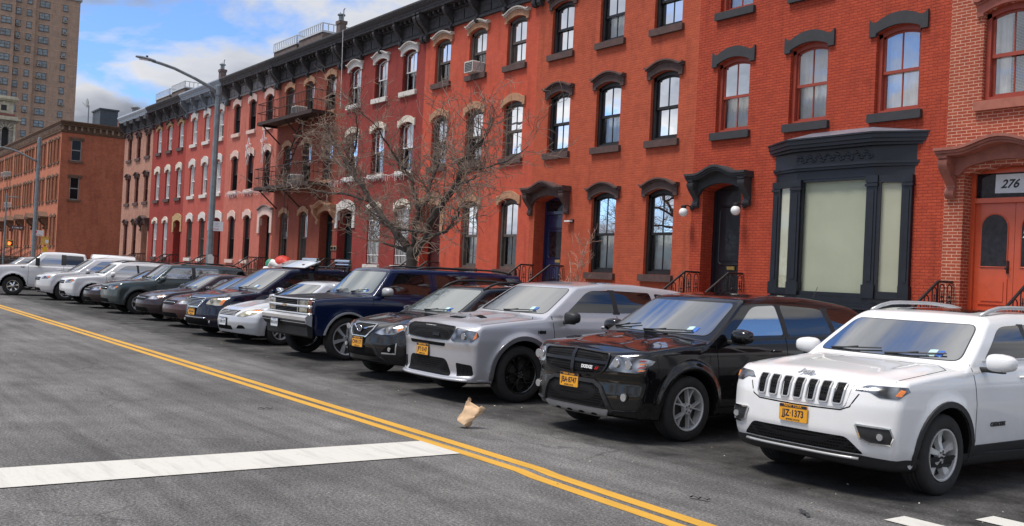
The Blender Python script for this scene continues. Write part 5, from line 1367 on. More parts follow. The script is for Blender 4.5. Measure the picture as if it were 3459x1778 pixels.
def house(i, label, wallm, S, doorside, doorspec, cor, ground=True, lowS=None, midS=None, topz=11.02, hname='row_house', bay=False, fence=None):
    x1 = hx(i-1); x0 = hx(i); h = thing(hname, label, 'house', (x0, FY, 0), 0, 'brick row houses along the far pavement')
    W = HW; y = 0.
    cols = [(.72,1.82),(3.10,4.20),(5.48,6.58)]
    low = cols[1:] if doorside == 'L' else cols[:2]
    if doorside == 'R': cols = [(.98,1.96),(3.28,4.26),(5.62,6.60)]; low = cols[:2]
    ops = []
    wins = []
    for (a, b) in cols:
        wins.append((a, b, 9.02, 10.68, .13, S)); wins.append((a, b, 5.84, 7.78, .13, midS or S))
    if not bay:
        for (a, b) in low: wins.append((a, b, 2.06, 4.46, .14, lowS or S))
    dl, dr = (.25, 1.72) if doorside == 'L' else (5.62, 7.0)
    if 'dx' in doorspec: dl, dr = doorspec['dx']
    ops = [w[:5] for w in wins]+[(dl, dr, doorspec.get('zb', 1.58), doorspec.get('zt', 4.46), .15, doorspec.get('dep', .5))]
    if bay: ops.append(bay)
    mb = MB(); facade(mb, 0, W, .1, topz, ops, y)
    mb.add([(.01,.001,.1),(.01,11,.1),(.01,11,11.98),(.01,.001,11.98)], [(0,1,2,3)]); mb.add([(W-.01,.001,.1),(W-.01,11,.1),(W-.01,11,11.98),(W-.01,.001,11.98)], [(0,1,2,3)])
    mb.add([(.01,11,.1),(W-.01,11,.1),(W-.01,11,11.98),(.01,11,11.98)], [(0,1,2,3)])
    mb.add([(.01,.001,topz),(W-.01,.001,topz),(W-.01,.001,11.98),(.01,.001,11.98)], [(0,1,2,3)])
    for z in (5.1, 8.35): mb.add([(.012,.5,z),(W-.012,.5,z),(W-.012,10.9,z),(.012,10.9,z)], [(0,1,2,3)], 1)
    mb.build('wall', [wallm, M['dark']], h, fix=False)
    rb = MB(); rb.box(.012, W-.012, .1, 11, 11.98, 12.08); rb.build('roof', M['roofing'], h)
    for w in wins: window(h, *w[:5], y, w[5].get('frame', 'fr_black'), w[5])
    ds = doorspec; dy = ds.get('dep', .5)-.06
    door_leaf(h, dl, dr, ds.get('zb', 1.58), ds.get('zt', 4.46)-.01, dy, ds['mat'], glass=ds.get('glass', False), transom=ds.get('transom', .55), double=ds.get('double', False), brass=ds.get('brass', True))
    if ds.get('hood'): door_hood(h, dl, dr, ds.get('zt', 4.46), y, ds['hood'], ext=ds.get('ext', .38))
    elif ds.get('lint'):
        s2 = dict(ds['lint']); lintel(h, dl, dr, ds.get('zt', 4.46), .15, y, s2)
    if cor: cornice(h, 0, W, y, topz, **cor)
    return h

def build_houses():
    red = brick('painted_red_brick', (.45,.072,.032), (.37,.054,.026), (.30,.042,.024), .011, sv=.18, b=.5, stain=(.32,.045,.022))
    orange = brick('painted_orange_brick', (.46,.094,.043), (.40,.078,.037), (.43,.088,.050), .009, sv=.12, b=.42, stain=(.40,.075,.036))
    whitem = brick('white_mortar_brick', (.40,.085,.042), (.33,.062,.034), (.62,.36,.26), .008, sv=.15, b=.2)
    far9 = brick('pale_mortar_brick', (.33,.085,.045), (.27,.062,.036), (.62,.42,.32), .015, sv=.25)
    r3 = brick('coral_red_wall', (.53,.092,.050), (.49,.082,.045), (.49,.086,.050), .006, sv=.45, b=.15, stain=(.52,.12,.075), patch=None)
    r4 = brick('deep_red_brick', (.28,.046,.036), (.25,.040,.032), (.25,.042,.036), .008, sv=.35, b=.25, stain=(.26,.060,.040))
    r5 = brick('brown_red_wall', (.27,.068,.040), (.24,.060,.036), (.25,.064,.040), .006, sv=.45, b=.12, stain=(.22,.050,.034))
    r6 = brick('salmon_wall', (.49,.145,.105), (.47,.138,.100), (.46,.138,.100), .006, sv=.35, b=.1, stain=(.50,.15,.11))
    r7 = brick('pinkish_red_wall', (.44,.098,.072), (.42,.092,.068), (.42,.094,.070), .006, sv=.35, b=.1, stain=(.46,.095,.07))
    r8 = brick('crimson_wall', (.34,.052,.038), (.32,.048,.036), (.32,.048,.036), .006, sv=.7, b=.1, stain=(.22,.034,.030))
    char_ = plain('charcoal_stone', (.034,.034,.038), .7, var=.12, bmp=.1)
    brownst = plain('dark_brown_stone', (.085,.048,.042), .75, var=.2, bmp=.2)
    blackc = plain('black_cornice', (.040,.036,.038), .7, var=.55, vscale=9)
    tan = plain('tan_stone', (.40,.21,.12), .8, var=.22, vscale=9, bmp=.15)
    cream = plain('weathered_cream_stone', (.62,.55,.46), .8, var=.28, vscale=11, bmp=.2)
    white = plain('white_painted_stone', (.60,.56,.52), .7, var=.12, vscale=10)
    pinkw = plain('blush_stone', (.62,.44,.38), .7, var=.1, vscale=8)
    ochre = plain('ochre_stone', (.42,.27,.13), .8, var=.3, vscale=10)
    grey = plain('blue_grey_cornice', (.16,.175,.20), .6, var=.25, vscale=8)
    dgreen = plain('dark_green_door', (.006,.020,.022), .4, var=.2)
    blue = plain('deep_blue_door', (.012,.018,.075), .3, var=.15, coat=.4)
    blackd = plain('black_door', (.010,.011,.016), .35, var=.2, coat=.3)
    orng = plain('orange_red_wood', (.55,.085,.030), .38, var=.06, coat=.3)
    maroon = plain('maroon_door', (.06,.012,.012), .5, var=.3)
    dk = plain('worn_dark_cornice', (.065,.058,.060), .75, var=.5, vscale=7)
    navyb = plain('blue_black_wood', (.007,.009,.016), .5, var=.3, coat=.1)
    shade = plain('sage_shade', (.43,.44,.34), .7, var=.06, vscale=1.2)
    shade2 = plain('cream_shade', (.50,.48,.37), .7, var=.05, vscale=1.5)

    # 0: house with white mortar and orange-red double door (runs out of the frame)
    S0 = dict(frame='fr_red', glass='wg2', curtain='sides', lintmat=plain('pink_brown_stone', (.34,.10,.07), .7, var=.15), sillmat=plain('red_brown_stone', (.36,.12,.08), .7, var=.15), lint='cap', fw=.10)
    h = house(0, 'red brick house with white mortar joints and orange red double door numbered 276', whitem, S0, 'L', dict(mat=orng, zb=1.52, zt=4.50, glass='arch', transom=.66, double=True, dx=(.42,2.25), dep=.42), dict(cm=brownst), lowS=S0)
    pk = plain('pink_brown_hood', (.30,.105,.075), .7, var=.2, bmp=.15)
    door_hood(h, .42, 2.25, 4.62, 0, pk, ext=.42, dep=.50, zbr=.75)
    s = text_mesh  # house number card and the gilded digits on the glass
    mb = MB(); mb.prism([(.90,3.98),(1.50,3.97),(1.50,4.36),(.91,4.36)], .34, .345, 'y'); nb = mb.build('number_card', plain('paper_card', (.62,.64,.66), .8, var=.06), h)
    text_mesh('house_number', '276', .24, M['blackpl'], nb, Matrix.Translation((1.20,.337,4.155)) @ FACE, .001, .35, bold=.006)
    text_mesh('glass_number', '276', .20, M['white'], h, Matrix.Translation((1.66,.335,3.13)) @ FACE, .001, .15, bold=.008)
    # 1: black trimmed house with the big bay
    S1 = dict(frame='fr_red', glass=['wg2','wg2','wg1'], curtain='white', lintmat=char_, sillmat=char_, lint='ear', flick=.10, fw=.09, lth=.28, lex=.17)
    bayop = (3.0, 6.38, 1.78, 4.38, 0., .2)
    h = house(1, 'bright red brick house with charcoal lintels and a large blue black shop bay', red, S1, 'L', dict(mat=blackd, zb=1.58, zt=4.50, hood=char_, dx=(.40,1.72), transom=.0, dep=.55), dict(cm=char_), bay=bayop)
    build_bay(h, navyb, shade, shade2)
    # 2: brown trimmed
    S2 = dict(frame='fr_black', glass=['wg2','wg1'], curtain='white', lintmat=brownst, sillmat=brownst, lint='cap', lex=.15, fw=.10)
    S2l = dict(S2, glass='wg3', curtain='white', sash='fr_black')
    h = house(2, 'orange red brick house with dark brown hooded lintels and deep blue door', orange, S2, 'L', dict(mat=blue, zb=1.66, zt=4.46, hood=brownst, glass=True, transom=.5, dep=.55), dict(cm=blackc), lowS=S2l)
    mb = MB(); mb.box(2.10,2.30,-.05,-.002,3.58,3.68); mb.box(2.00,2.28,-.16,-.05,3.60,3.64,1); mb.build('wall_light', [M['blackpl'], M['white']], h)
    # 3
    S3 = dict(frame='fr_grey', glass=['wg1','wg2'], curtain=['none','lace','gsides'], lintmat=tan, capmat=plain('pale_cap', (.55,.50,.45), .8, var=.2), sillmat=brownst, lint='cap', fw=.11)
    S3m = dict(S3, lint='ear'); S3l = dict(S3, lint='ear', glass='wg3', curtain=['grey','half'], frame='fr_grey')
    h = house(3, 'coral red painted house with tan lintels behind the bare tree', r3, S3, 'L', dict(mat=maroon, zb=1.9, zt=4.44, lint=dict(lintmat=tan, lex=.25, lth=.42, drop=.9), transom=.45, brass=False), dict(cm=blackc), lowS=S3l, midS=S3m)
    # 4
    S4 = dict(frame='fr_maroon', sash='fr_white', glass=['wg1','wg3'], curtain=['blind','blind','lace'], lintmat=white, sillmat=white, lint='cap', fw=.05)
    S4l = dict(S4, lintmat=cream, lint='ear', glass='wg3', curtain='sides')
    h = house(4, 'deep red brick house with white hooded lintels and barred ground floor windows', r4, S4, 'L', dict(mat=dgreen, zb=1.7, zt=4.46, lint=dict(lintmat=white, lex=.22, lth=.40, drop=.7), transom=.55, brass=False), dict(cm=blackc), lowS=S4l, midS=dict(S4, lintmat=cream, lint='ear', glass=['wg2','wg1']))
    for a, b in ((3.10,4.20),(5.48,6.58)):
        mb = MB()
        for k in range(9): x = a+.06+(b-a-.12)*k/8; mb.tube([(x,.06,2.10),(x,.06,4.32)], .014, 5)
        for z in (2.45, 3.9): mb.tube([(a,.06,z),(b,.06,z)], .016, 5)
        mb.build('window_bars', M['fr_white'], h)
    # 5: fire escape
    S5 = dict(frame='fr_grey', glass=['wg1','wg3'], curtain=['none','gsides','lace'], lintmat=tan, sillmat=tan, lint='ear', fw=.09)
    h = house(5, 'brownish red house with tan lintels and a dark fire escape', r5, S5, 'R', dict(mat=dgreen, zb=1.7, zt=4.42, hood=tan, transom=.5, brass=False), dict(cm=blackc), lowS=dict(S5, curtain='half', glass='wg3'))
    fire_escape(h)
    # 6: salmon with wire stars
    S6 = dict(frame='fr_black', glass=['wg3','wg1'], curtain=['none','sides','gsides'], lintmat=pinkw, sillmat=pinkw, lint='ear', lth=.32, fw=.08)
    h = house(6, 'salmon pink painted house with blush lintels and two wire stars', r6, S6, 'R', dict(mat=dgreen, zb=1.62, zt=4.42, lint=dict(lintmat=pinkw, lex=.28, lth=.45, drop=.8, lint='cap', capmat=plain('grey_moulding', (.20,.15,.14), .8, var=.3)), transom=.5, brass=False), dict(cm=dk, fr=plain('pale_grey_frieze', (.20,.18,.18), .7, var=.4)), lowS=dict(S6, curtain='half'))
    # 7
    S7 = dict(frame='fr_white', glass=['wg1','wg3'], curtain=['none','blind','gsides'], lintmat=white, sillmat=white, lint='ear', lth=.36, fw=.09)
    h = house(7, 'pinkish red house with thick white lintels and blue grey cornice behind the lamp post', r7, S7, 'R', dict(mat=dgreen, zb=1.7, zt=4.42, lint=dict(lintmat=white, lex=.22, lth=.42, drop=.1), transom=.5, brass=False), dict(cm=grey, capm=plain('light_blue_crown', (.30,.34,.40), .6, var=.15)), lowS=dict(S7, frame='fr_grey', curtain='sides'))
    S8 = dict(frame='fr_white', glass=['wg1','wg3'], curtain=['half','blind'], lintmat=ochre, capmat=brownst, sillmat=brownst, lint='cap', lth=.24, fw=.08)
    h = house(8, 'streaked crimson house with white window frames and patchy ochre lintels', r8, S8, 'R', dict(mat=maroon, zb=1.7, zt=4.42, lint=dict(lintmat=ochre, lex=.25, lth=.42, drop=.6), transom=.5, brass=False), dict(cm=dk), lowS=dict(S8, lintmat=cream, lint='ear'), midS=dict(S8, lintmat=cream, lint='ear', lth=.34))
    S9 = dict(frame='fr_maroon', glass=['wg1','wg3'], curtain=['none','gsides'], lintmat=brownst, sillmat=brownst, lint='cap', lth=.2, fw=.08)
    h = house(9, 'end house of the row in orange brick with pale mortar and a white crown', far9, S9, 'R', dict(mat=maroon, zb=1.7, zt=4.42, hood=brownst, transom=.5, brass=False), dict(cm=dk, capm=plain('white_blue_crown', (.45,.50,.56), .5, var=.12)))

def build_bay(h, wood, shade, shade2):
    """three sided shop bay: plinth, sill, posts, panes with blinds, entablature"""
    a, b = 2.80, 6.58; y = 0.; CX, CD = .84, .28   # canted plan
    def plan(off, zz, e=0.): return [(a-off, y+.0), (a+CX-off*.4, y-CD-off), (b-CX+off*.4, y-CD-off), (b+off, y+.0)]
    def slab(mb, off, z0, z1, mi=0):
        p = plan(off, 0); mb.prism(p, z0, z1, 'z', mi)
    mb = MB(); slab(mb, -.04, .16, 1.42); base = mb.build('bay_window', wood, h)
    mb = MB(); slab(mb, .16, 1.44, 1.50); slab(mb, .12, 1.503, 1.56); slab(mb, .02, 1.563, 1.70); mb.build('bay_sill', wood, base)
    # entablature
    mb = MB(); slab(mb, -.02, 4.42, 4.62); slab(mb, .05, 4.623, 4.68); slab(mb, .09, 4.683, 4.74); slab(mb, .02, 4.743, 5.08); slab(mb, .14, 5.083, 5.14); slab(mb, .22, 5.143, 5.22); slab(mb, .26, 5.223, 5.32); slab(mb, .30, 5.323, 5.36)
    en = mb.build('bay_entablature', wood, base)
    rb = MB(); rb.add([(a-.28,-.002,5.362),(a+.72,-.56,5.362),(b-.72,-.56,5.362),(b+.28,-.002,5.362),(a+1.1,-.01,5.56),(b-1.1,-.01,5.56)], [(0,1,4),(1,2,5,4),(2,3,5),(0,4,5,3)]); rb.build('bay_roof', plain('lead_grey', (.16,.155,.19), .5, var=.3, vscale=3), en)
    ob = MB(); rg = random.Random(3)
    for k in range(46):
        x = a+.86+(b-a-1.72)*(k+.5)/46; ob.blob((x+rg.uniform(-.02,.02), -CD-.028, 4.90+.07*math.sin(k*1.1)), (.045,.022,.030+.02*rg.random()), 6)
    ob.build('frieze_ornament', wood, en)
    # posts
    P = plan(-.03, 0)
    def post(x0, y0, w, nm='bay_post'):
        mb = MB(); mb.box(x0-w, x0+w, y0-.06, y0+.10, 1.70, 4.42); mb.box(x0-w-.03, x0+w+.03, y0-.09, y0+.10, 1.702, 2.0); mb.box(x0-w-.03, x0+w+.03, y0-.09, y0+.10, 4.18, 4.24); mb.box(x0-w-.02, x0+w+.02, y0-.08, y0+.10, 4.26, 4.418)
        mb.box(x0-w*.5, x0+w*.5, y0-.075, y0-.061, 2.08, 4.1)
        mb.build(nm, wood, base)
    post(a+.12, -.03, .10); post(b-.12, -.03, .10)
    for x0 in (a+CX+.02, b-CX-.02): post(x0, -CD+.04, .13)
    # front pane & side panes (side panes run along the canted faces)
    p0, p1, yf = a+CX+.10, b-CX-.10, -CD+.03
    mb = MB(); mb.box(p0, p1, yf, yf+.08, 1.702, 1.80); mb.box(p0, p1, yf, yf+.08, 4.36, 4.418); mb.box(p0,p0+.09,yf,yf+.08,1.80,4.36); mb.box(p1-.09,p1,yf,yf+.08,1.80,4.36); fr = mb.build('bay_frame', wood, base)
    mb = MB(); mb.add([(p0+.09,yf+.05,1.80),(p1-.09,yf+.05,1.80),(p1-.09,yf+.05,4.36),(p0+.09,yf+.05,4.36)], [(0,1,2,3)]); mb.build('pane', M['wg4'], fr)
    mb = MB(); n = 24; vs = []
    for k in range(n+1): x = p0+.02+(p1-p0-.04)*k/n; vs += [(x,yf+.13+.004*math.sin(k*1.7),1.75),(x,yf+.12+.006*math.sin(k*.9),4.40)]
    mb.add(vs, [(2*k,2*k+2,2*k+3,2*k+1) for k in range(n)]); mb.build('shade', shade, fr, smooth=True)
    for (p, q) in (((a+.18,-.06),(a+CX-.10,-CD+.03)), ((b-CX+.10,-CD+.03),(b-.18,-.06))):
        v = Vector((q[0]-p[0], q[1]-p[1], 0)); L = v.length; v.normalize(); n = Vector((v.y, -v.x, 0))
        if n.y > 0: n = -n
        def Q(u, z, o=0.): return (p[0]+v.x*u+n.x*o, p[1]+v.y*u+n.y*o, z)
        mb = MB()
        for (u0, u1, z0, z1) in ((0,L,1.702,1.86),(0,L,4.26,4.418),(0,.08,1.86,4.26),(L-.08,L,1.86,4.26)):
            vs = [Q(u0,z0,.03),Q(u1,z0,.03),Q(u1,z1,.03),Q(u0,z1,.03),Q(u0,z0,-.03),Q(u1,z0,-.03),Q(u1,z1,-.03),Q(u0,z1,-.03)]
            mb.add(vs, [(0,1,2,3),(7,6,5,4),(0,4,5,1),(1,5,6,2),(2,6,7,3),(3,7,4,0)])
        fr = mb.build('bay_frame', wood, base)
        mb = MB(); mb.add([Q(.08,1.86),Q(L-.08,1.86),Q(L-.08,4.26),Q(.08,4.26)], [(0,1,2,3)]); mb.build('pane', M['wg4'], fr)
        mb = MB(); mb.add([Q(.07,1.82,-.035),Q(L-.07,1.82,-.035),Q(L-.07,4.30,-.035),Q(.07,4.30,-.035)], [(0,1,2,3)]); mb.build('shade', shade2, fr)

def fire_escape(h):
    m = plain('rusted_brown_iron', (.035,.016,.012), .7, var=.4)
    fe = MB(); fe.box(.10, 6.6, -1.10, -.02, 8.86, 8.90); f = fe.build('fire_escape', m, h)
    for zb in (8.86, 5.62):
        mb = MB()
        if zb < 8: mb.box(.10, 6.6, -1.10, -.02, zb, zb+.04)
        mb.box(.10, 6.6, -1.12, -1.08, zb-.12, zb+.04)
        mb.box(.08, .12, -1.08, -.02, zb-.12, zb-.002); mb.box(6.58, 6.62, -1.08, -.02, zb-.12, zb-.002)
        for x in (.5, 3.3, 6.2):
            mb.tube([(x,-1.05,zb-.06),(x,-.02,zb-.95)], .035, 6)
        mb.build('platform', m, f)
        mb = MB(); zt = zb+.95
        for z in (zt, zb+.5): mb.tube([(.10,-.02,z),(.10,-1.10,z),(6.6,-1.10,z),(6.6,-.02,z)], .020, 6)
        for k in range(38): x = .10+6.5*k/37; mb.tube([(x,-1.10,zb),(x,-1.10,zt)], .010, 4)
        for k in range(5):
            for x in (.10, 6.6): mb.tube([(x,-1.10+.22*k,zb),(x,-1.10+.22*k,zt)], .010, 4)
        mb.build('railing', m, f)
    mb = MB()
    for x in (2.6, 3.2): mb.tube([(x,-.95,5.66),(x+1.3,-.35,8.88)], .03, 6)
    for k in range(12):
        t = (k+.5)/12; mb.box(2.6+1.3*t, 3.2+1.3*t, -.95+.6*t-.09, -.95+.6*t+.09, 5.66+3.22*t-.012, 5.66+3.22*t+.012)
    mb.build('stair', m, f)
    mb = MB()
    for x in (3.9, 4.3): mb.tube([(x,-1.05,3.4),(x,-1.05,6.4)], .018, 6)
    for k in range(10): mb.tube([(3.9,-1.05,3.5+.3*k),(4.3,-1.05,3.5+.3*k)], .011, 5)
    mb.build('drop_ladder', m, f)

def ac_unit(x, y, z, label, s=1., proto=[None]):
    if proto[0] is None:
        t = thing('air_conditioner', label, 'air conditioner', (x,y,z), 0, 'window air conditioners')
        mb = MB(); mb.cbox(-.27,.27,-.42,.10,0,.40,.02); mb.build('casing', plain('ac_casing', (.60,.59,.55), .5, var=.1), t)
        mb = MB(); mb.box(-.23,.23,-.428,-.4205,.04,.36); mb.build('coil_grille', plain('ac_grille', (.05,.05,.05), .6, var=.5, vscale=30), t)
        mb = MB()
        for k in range(6): mb.box(-.22,.22,-.436,-.429,.06+k*.055,.07+k*.055)
        for k in range(5): mb.box(.271,.275,-.38+k*.07,-.34+k*.07,.08,.32)
        mb.build('louvre', plain('ac_louvre', (.45,.44,.42), .5, var=.1), t)
        proto[0] = t; return t
    c = copy_tree(proto[0], (x,y,z)); c['label'] = label; c.scale = (s,s,s); return c

def far_buildings():
    # corner building across the side street
    wb = brick('orange_side_brick', (.46,.110,.050), (.35,.080,.042), (.48,.24,.15), .010, bw=.22, rh=.09, sv=.5, b=.3, stain=(.19,.042,.024))
    fb = plain('terracotta_front', (.46,.150,.078), .85, var=.18, vscale=2)
    st = plain('umber_stone', (.14,.075,.045), .85, var=.3, vscale=6); pil = plain('buff_pilaster', (.34,.15,.085), .85, var=.25, vscale=5)
    X = -99.4; Y = 19.5
    h = thing('corner_building', 'orange brick corner building across the side street with a blank flank and brown cornice', 'building', (X, Y, 0))
    wins = []
    L = 44.
    mod = 6.2
    for k in range(7):
        x0 = -mod*k
        for j, off in enumerate((.55, 2.15, 3.75)):
            xr = x0-off; xl = xr-.92
            wins.append((xl, xr, 10.60, 12.72)); wins.append((xl, xr, 7.02, 9.20))
            if j < 2: wins.append((xl, xr, 2.75, 5.42))
    doors = [(-mod*k-5.35, -mod*k-4.35) for k in range(7)]
    for k in range(7):
        for zz in ((10.60,12.72),(7.02,9.20)): wins.append((-mod*k-6.27+.75, -mod*k-5.35+.75, zz[0], zz[1]))
    # tidy overlaps: fourth window sits at -5.52..-4.60
    wins = [w for w in wins]
    ops = [(a, b, c, d, 0.) for a, b, c, d in wins]+[(a, b, 1.6, 5.3, 0., .4) for a, b in doors]
    mb = MB(); facade(mb, -L, 0, .1, 13.55, ops, 0., n=1); mb.build('front_wall', fb, h, fix=False)
    mb = MB(); sops = [(.90,1.80,10.74,12.72,0.),(.94,1.76,7.12,9.22,0.)]
    tmp = MB(); facade(tmp, 0, 12., .1, 13.55, sops, 0., n=1)
    mb.add([(-v[1], v[0], v[2]) for v in tmp.v], tmp.f)
    mb.build('side_wall', wb, h, fix=False)
    mb = MB(); mb.box(-L, -.02, .02, 12, 13.6, 13.7); mb.add([(-L,.01,.1),(-L,12,.1),(-L,12,13.6),(-L,.01,13.6)], [(0,1,2,3)]); mb.add([(-L,12,.1),(0,12,.1),(0,12,13.6),(-L,12,13.6)], [(0,1,2,3)]); mb.build('roof', M['roofing'], h)
    gm = M['wg1']
    for (a, b, c, d) in wins:
        mb = MB(); mb.box(a, a+.07, .12, .2, c, d); mb.box(b-.07, b, .12, .2, c, d); mb.box(a+.07, b-.07, .12, .2, (c+d)/2-.03, (c+d)/2+.03); mb.box(a+.07, b-.07, .12, .2, d-.07, d); mb.box(a+.07, b-.07, .12, .2, c, c+.07)
        f = mb.build('window', M['fr_maroon'], h)
        mb = MB(); mb.add([(a,.17,c),(b,.17,c),(b,.17,d),(a,.17,d)], [(0,1,2,3)]); mb.build('pane', M['deadglass'], f)
        mb = MB(); mb.box(a-.12, b+.12, -.10, .05, c-.18, c-.002); mb.build('sill', st, f)
        mb = MB(); mb.box(a-.12, b+.12, -.10, .05, d+.002, d+.16); mb.prism([(a-.12,d+.16),(b+.12,d+.16),((a+b)/2,d+.36)], -.08, .05, 'y'); mb.build('lintel', st, f)
        mb = MB(); mb.box(a-.20, a-.03, -.05, .04, c, d); mb.box(b+.03, b+.20, -.05, .04, c, d); mb.build('pilaster', pil, f)
    for k, (a, b) in enumerate(doors):
        mb = MB(); mb.box(a, b, .3, .36, 1.6, 5.2); mb.box(a+.15, b-.15, .27, .299, 1.9, 4.4); f = mb.build('door', M['fr_maroon'], h)
        mb = MB(); mb.box(a-.45, b+.45, -.75, -.002, 5.35, 5.5); mb.prism([(a-.5,5.502),(b+.5,5.502),((a+b)/2,6.0)], -.8, -.002, 'y'); scroll(mb, a-.2, .2, -.002, 5.35, 4.3, .6); scroll(mb, b+.2, .2, -.002, 5.35, 4.3, .6); mb.build('door_hood', st, f)
        mb = MB()
        for q in range(8): mb.box(a-.2, b+.2, -.5-.3*(q+1), -.5-.3*q-.002, .16, 1.55-q*.175)
        mb.box(a-.2,b+.2,-.5,-.002,.16,1.55)
        mb.build('steps', st, f)
        mb = MB()
        for x in (a-.15, b+.15): mb.tube([(x,-.05,2.5),(x,-.5,2.5),(x,-2.9,1.0),(x,-2.9,.15)], .03, 6); [mb.tube([(x,-.5-.3*q,2.45-.185*q),(x,-.5-.3*q,1.5-.18*q)], .015, 4) for q in range(8)]
        mb.build('stoop_rail', M['iron'], f)
    for (a, b, c, d, _) in sops:
        mb = MB(); mb.box(-.2,-.12,a,a+.07,c,d); mb.box(-.2,-.12,b-.07,b,c,d); mb.box(-.2,-.12,a+.07,b-.07,c,c+.07); mb.box(-.2,-.12,a+.07,b-.07,d-.07,d); mb.box(-.2,-.12,a+.07,b-.07,(c+d)/2-.04,(c+d)/2+.04)
        f = mb.build('window', plain('pale_sash', (.34,.33,.31), .5, var=.1), h)
        mb = MB(); mb.add([(-.16,a,c),(-.16,b,c),(-.16,b,d),(-.16,a,d)], [(0,1,2,3)]); mb.build('pane', M['deadglass'], f)
        mb = MB(); mb.box(.002,.12,a-.2,b+.2,c-.2,c-.002); mb.build('sill', st, f)
        mb = MB(); mb.box(.002,.12,a-.2,b+.2,d+.002,d+.2); mb.box(.002,.09,a-.2,a-.05,d-.15,d); mb.box(.002,.09,b+.05,b+.2,d-.15,d); mb.build('lintel', st, f)
    # cornice round the corner
    mb = MB(); z = 13.30
    for (pf, pr, z0, z1) in ((.05, .06, z, z+.08), (.10, .12, z+.082, z+.62), (.16, .35, z+.622, z+.80), (.22, .52, z+.802, z+.93), (.28, .66, z+.932, z+1.04)):
        mb.box(-L, pr, -pf, 12., z0, z1)
    for k in range(22): yy = -.05+k*.55; mb.box(.122,.34,yy,yy+.16,z+.22,z+.60,1)
    for k in range(80): xx = -.2-k*.55; mb.box(xx-.16,xx,-.22,-.102,z+.22,z+.60,1)
    c = mb.build('cornice', [st, plain('pale_blocks', (.22,.15,.11), .8, var=.6, vscale=3)], h)
    # low iron areaway rails and shrubs are one railing thing
    t = thing('iron_fence', 'black iron area railing in front of the far corner building', 'fence', (X, 16.8, 0))
    mb = MB()
    for z in (.35, 1.25): mb.tube([(-34,0,z),(-1,0,z)], .025, 5)
    for k in range(150): x = -1-k*.22; mb.tube([(x,0,.15),(x,0,1.35)], .012, 4)
    mb.build('bars', M['iron'], t)

    # brown brick tower far behind
    tb = brick('tower_brick', (.46,.31,.22), (.41,.27,.195), (.46,.33,.26), .02, bw=.5, rh=.25, sv=.75, b=.05, stain=(.31,.22,.18))
    X = -220.; FH = 2.43; Z0 = 1.
    t = thing('apartment_tower', 'tall brown brick apartment tower with a flat roof rising behind the corner', 'tower', (X, 0, 0))
    mb = MB(); mb.box(-22, 0, 36.9, 45.35, 0, 54.6); mb.box(-22, 2.2, 20., 33.0, 0, 54.6); mb.box(-22, .9, 33.0, 36.9, 0, 54.6)
    mb.build('wall', tb, t)
    mb = MB()
    pale = plain('pale_floor_band', (.52,.36,.26), .85, var=.35, vscale=2.)
    bands = MB()
    cols = [(37.75,39.6,0,2),(42.1,43.0,0,1),(35.3,36.2,.9,1),(33.3,34.2,.9,1),(30.5,32.3,2.2,2),(27.6,29.2,2.2,2),(25.2,26.,2.2,1),(22.8,24.2,2.2,2)]
    n = 0
    wb_ = [MB() for _ in cols]; allw = []
    fl = 0
    z = 52.1
    while z > 3:
        bands.box(.002,.05,36.9,45.35,z+1.32,z+1.42); bands.box(.902,.95,33.0,36.88,z+1.32,z+1.42); bands.box(2.202,2.25,20,33.0,z+1.32,z+1.42)
        for (a, b, xo, k) in cols:
            allw.append((a, b, xo, k, z))
        z -= FH
    bands.build('floor_band', pale, t)
    frm = plain('tower_frame', (.10,.10,.10), .5, var=.1)
    gl = plain('tower_glass', (.20,.24,.26), .12, var=.5, vscale=1.5, coat=.5)
    vis = sorted(allw, key=lambda w: (w[4] < 26, w[0] < 30, -w[4]))
    rest = MB(); restg = MB()
    rg = random.Random(5)
    for i, (a, b, xo, k, z) in enumerate(vis):
        mb = MB() if i < 96 else rest; gb = MB() if i < 96 else restg
        h0, h1 = z, z+1.25
        mb.box(xo+.02, xo+.10, a, a+.06, h0, h1); mb.box(xo+.02, xo+.10, b-.06, b, h0, h1); mb.box(xo+.02, xo+.10, a+.06, b-.06, h0, h0+.06); mb.box(xo+.02, xo+.10, a+.06, b-.06, h1-.06, h1); mb.box(xo+.02, xo+.10, a+.06, b-.06, z+.6, z+.66)
        mb.box(xo+.002, xo+.14, a-.1, b+.1, h0-.10, h0-.002)
        if k == 2: mb.box(xo+.02, xo+.10, (a+b)/2-.04, (a+b)/2+.04, h0+.06, h0+.6); mb.box(xo+.02, xo+.10, (a+b)/2-.04, (a+b)/2+.04, h0+.66, h1-.06)
        gb.add([(xo+.04,a+.06,h0+.06),(xo+.04,b-.06,h0+.06),(xo+.04,b-.06,h1-.06),(xo+.04,a+.06,h1-.06)], [(0,1,2,3)])
        if i < 96:
            f = mb.build('window', frm, t); gb.build('pane', gl, f)
        if z > 30 and a > 30 and rg.random() < (.42 if k == 2 else .28):
            q = rg.choice([a+.35, b-.45]) if k == 2 else (a+b)/2
            allac.append((X+xo+.10, q, z+.02))
    f = rest.build('window', frm, t); f['kind'] = 'stuff'; restg.build('pane', gl, f)
    mb = MB(); mb.box(-22, .3, 36.6, 45.65, 54.602, 55.0)
    mb.build('roof_coping', plain('grey_coping', (.30,.32,.34), .6, var=.1), t)
    mb = MB()
    for z in (55.5, 56.0): mb.tube([(.2,37,z),(.2,45.5,z),(-12,45.5,z)], .04, 5)
    for k in range(9): mb.tube([(.2,37+k*1.06,55.),(.2,37+k*1.06,56.)], .04, 5)
    mb.build('roof_rail', M['satin'], t)

allac = []

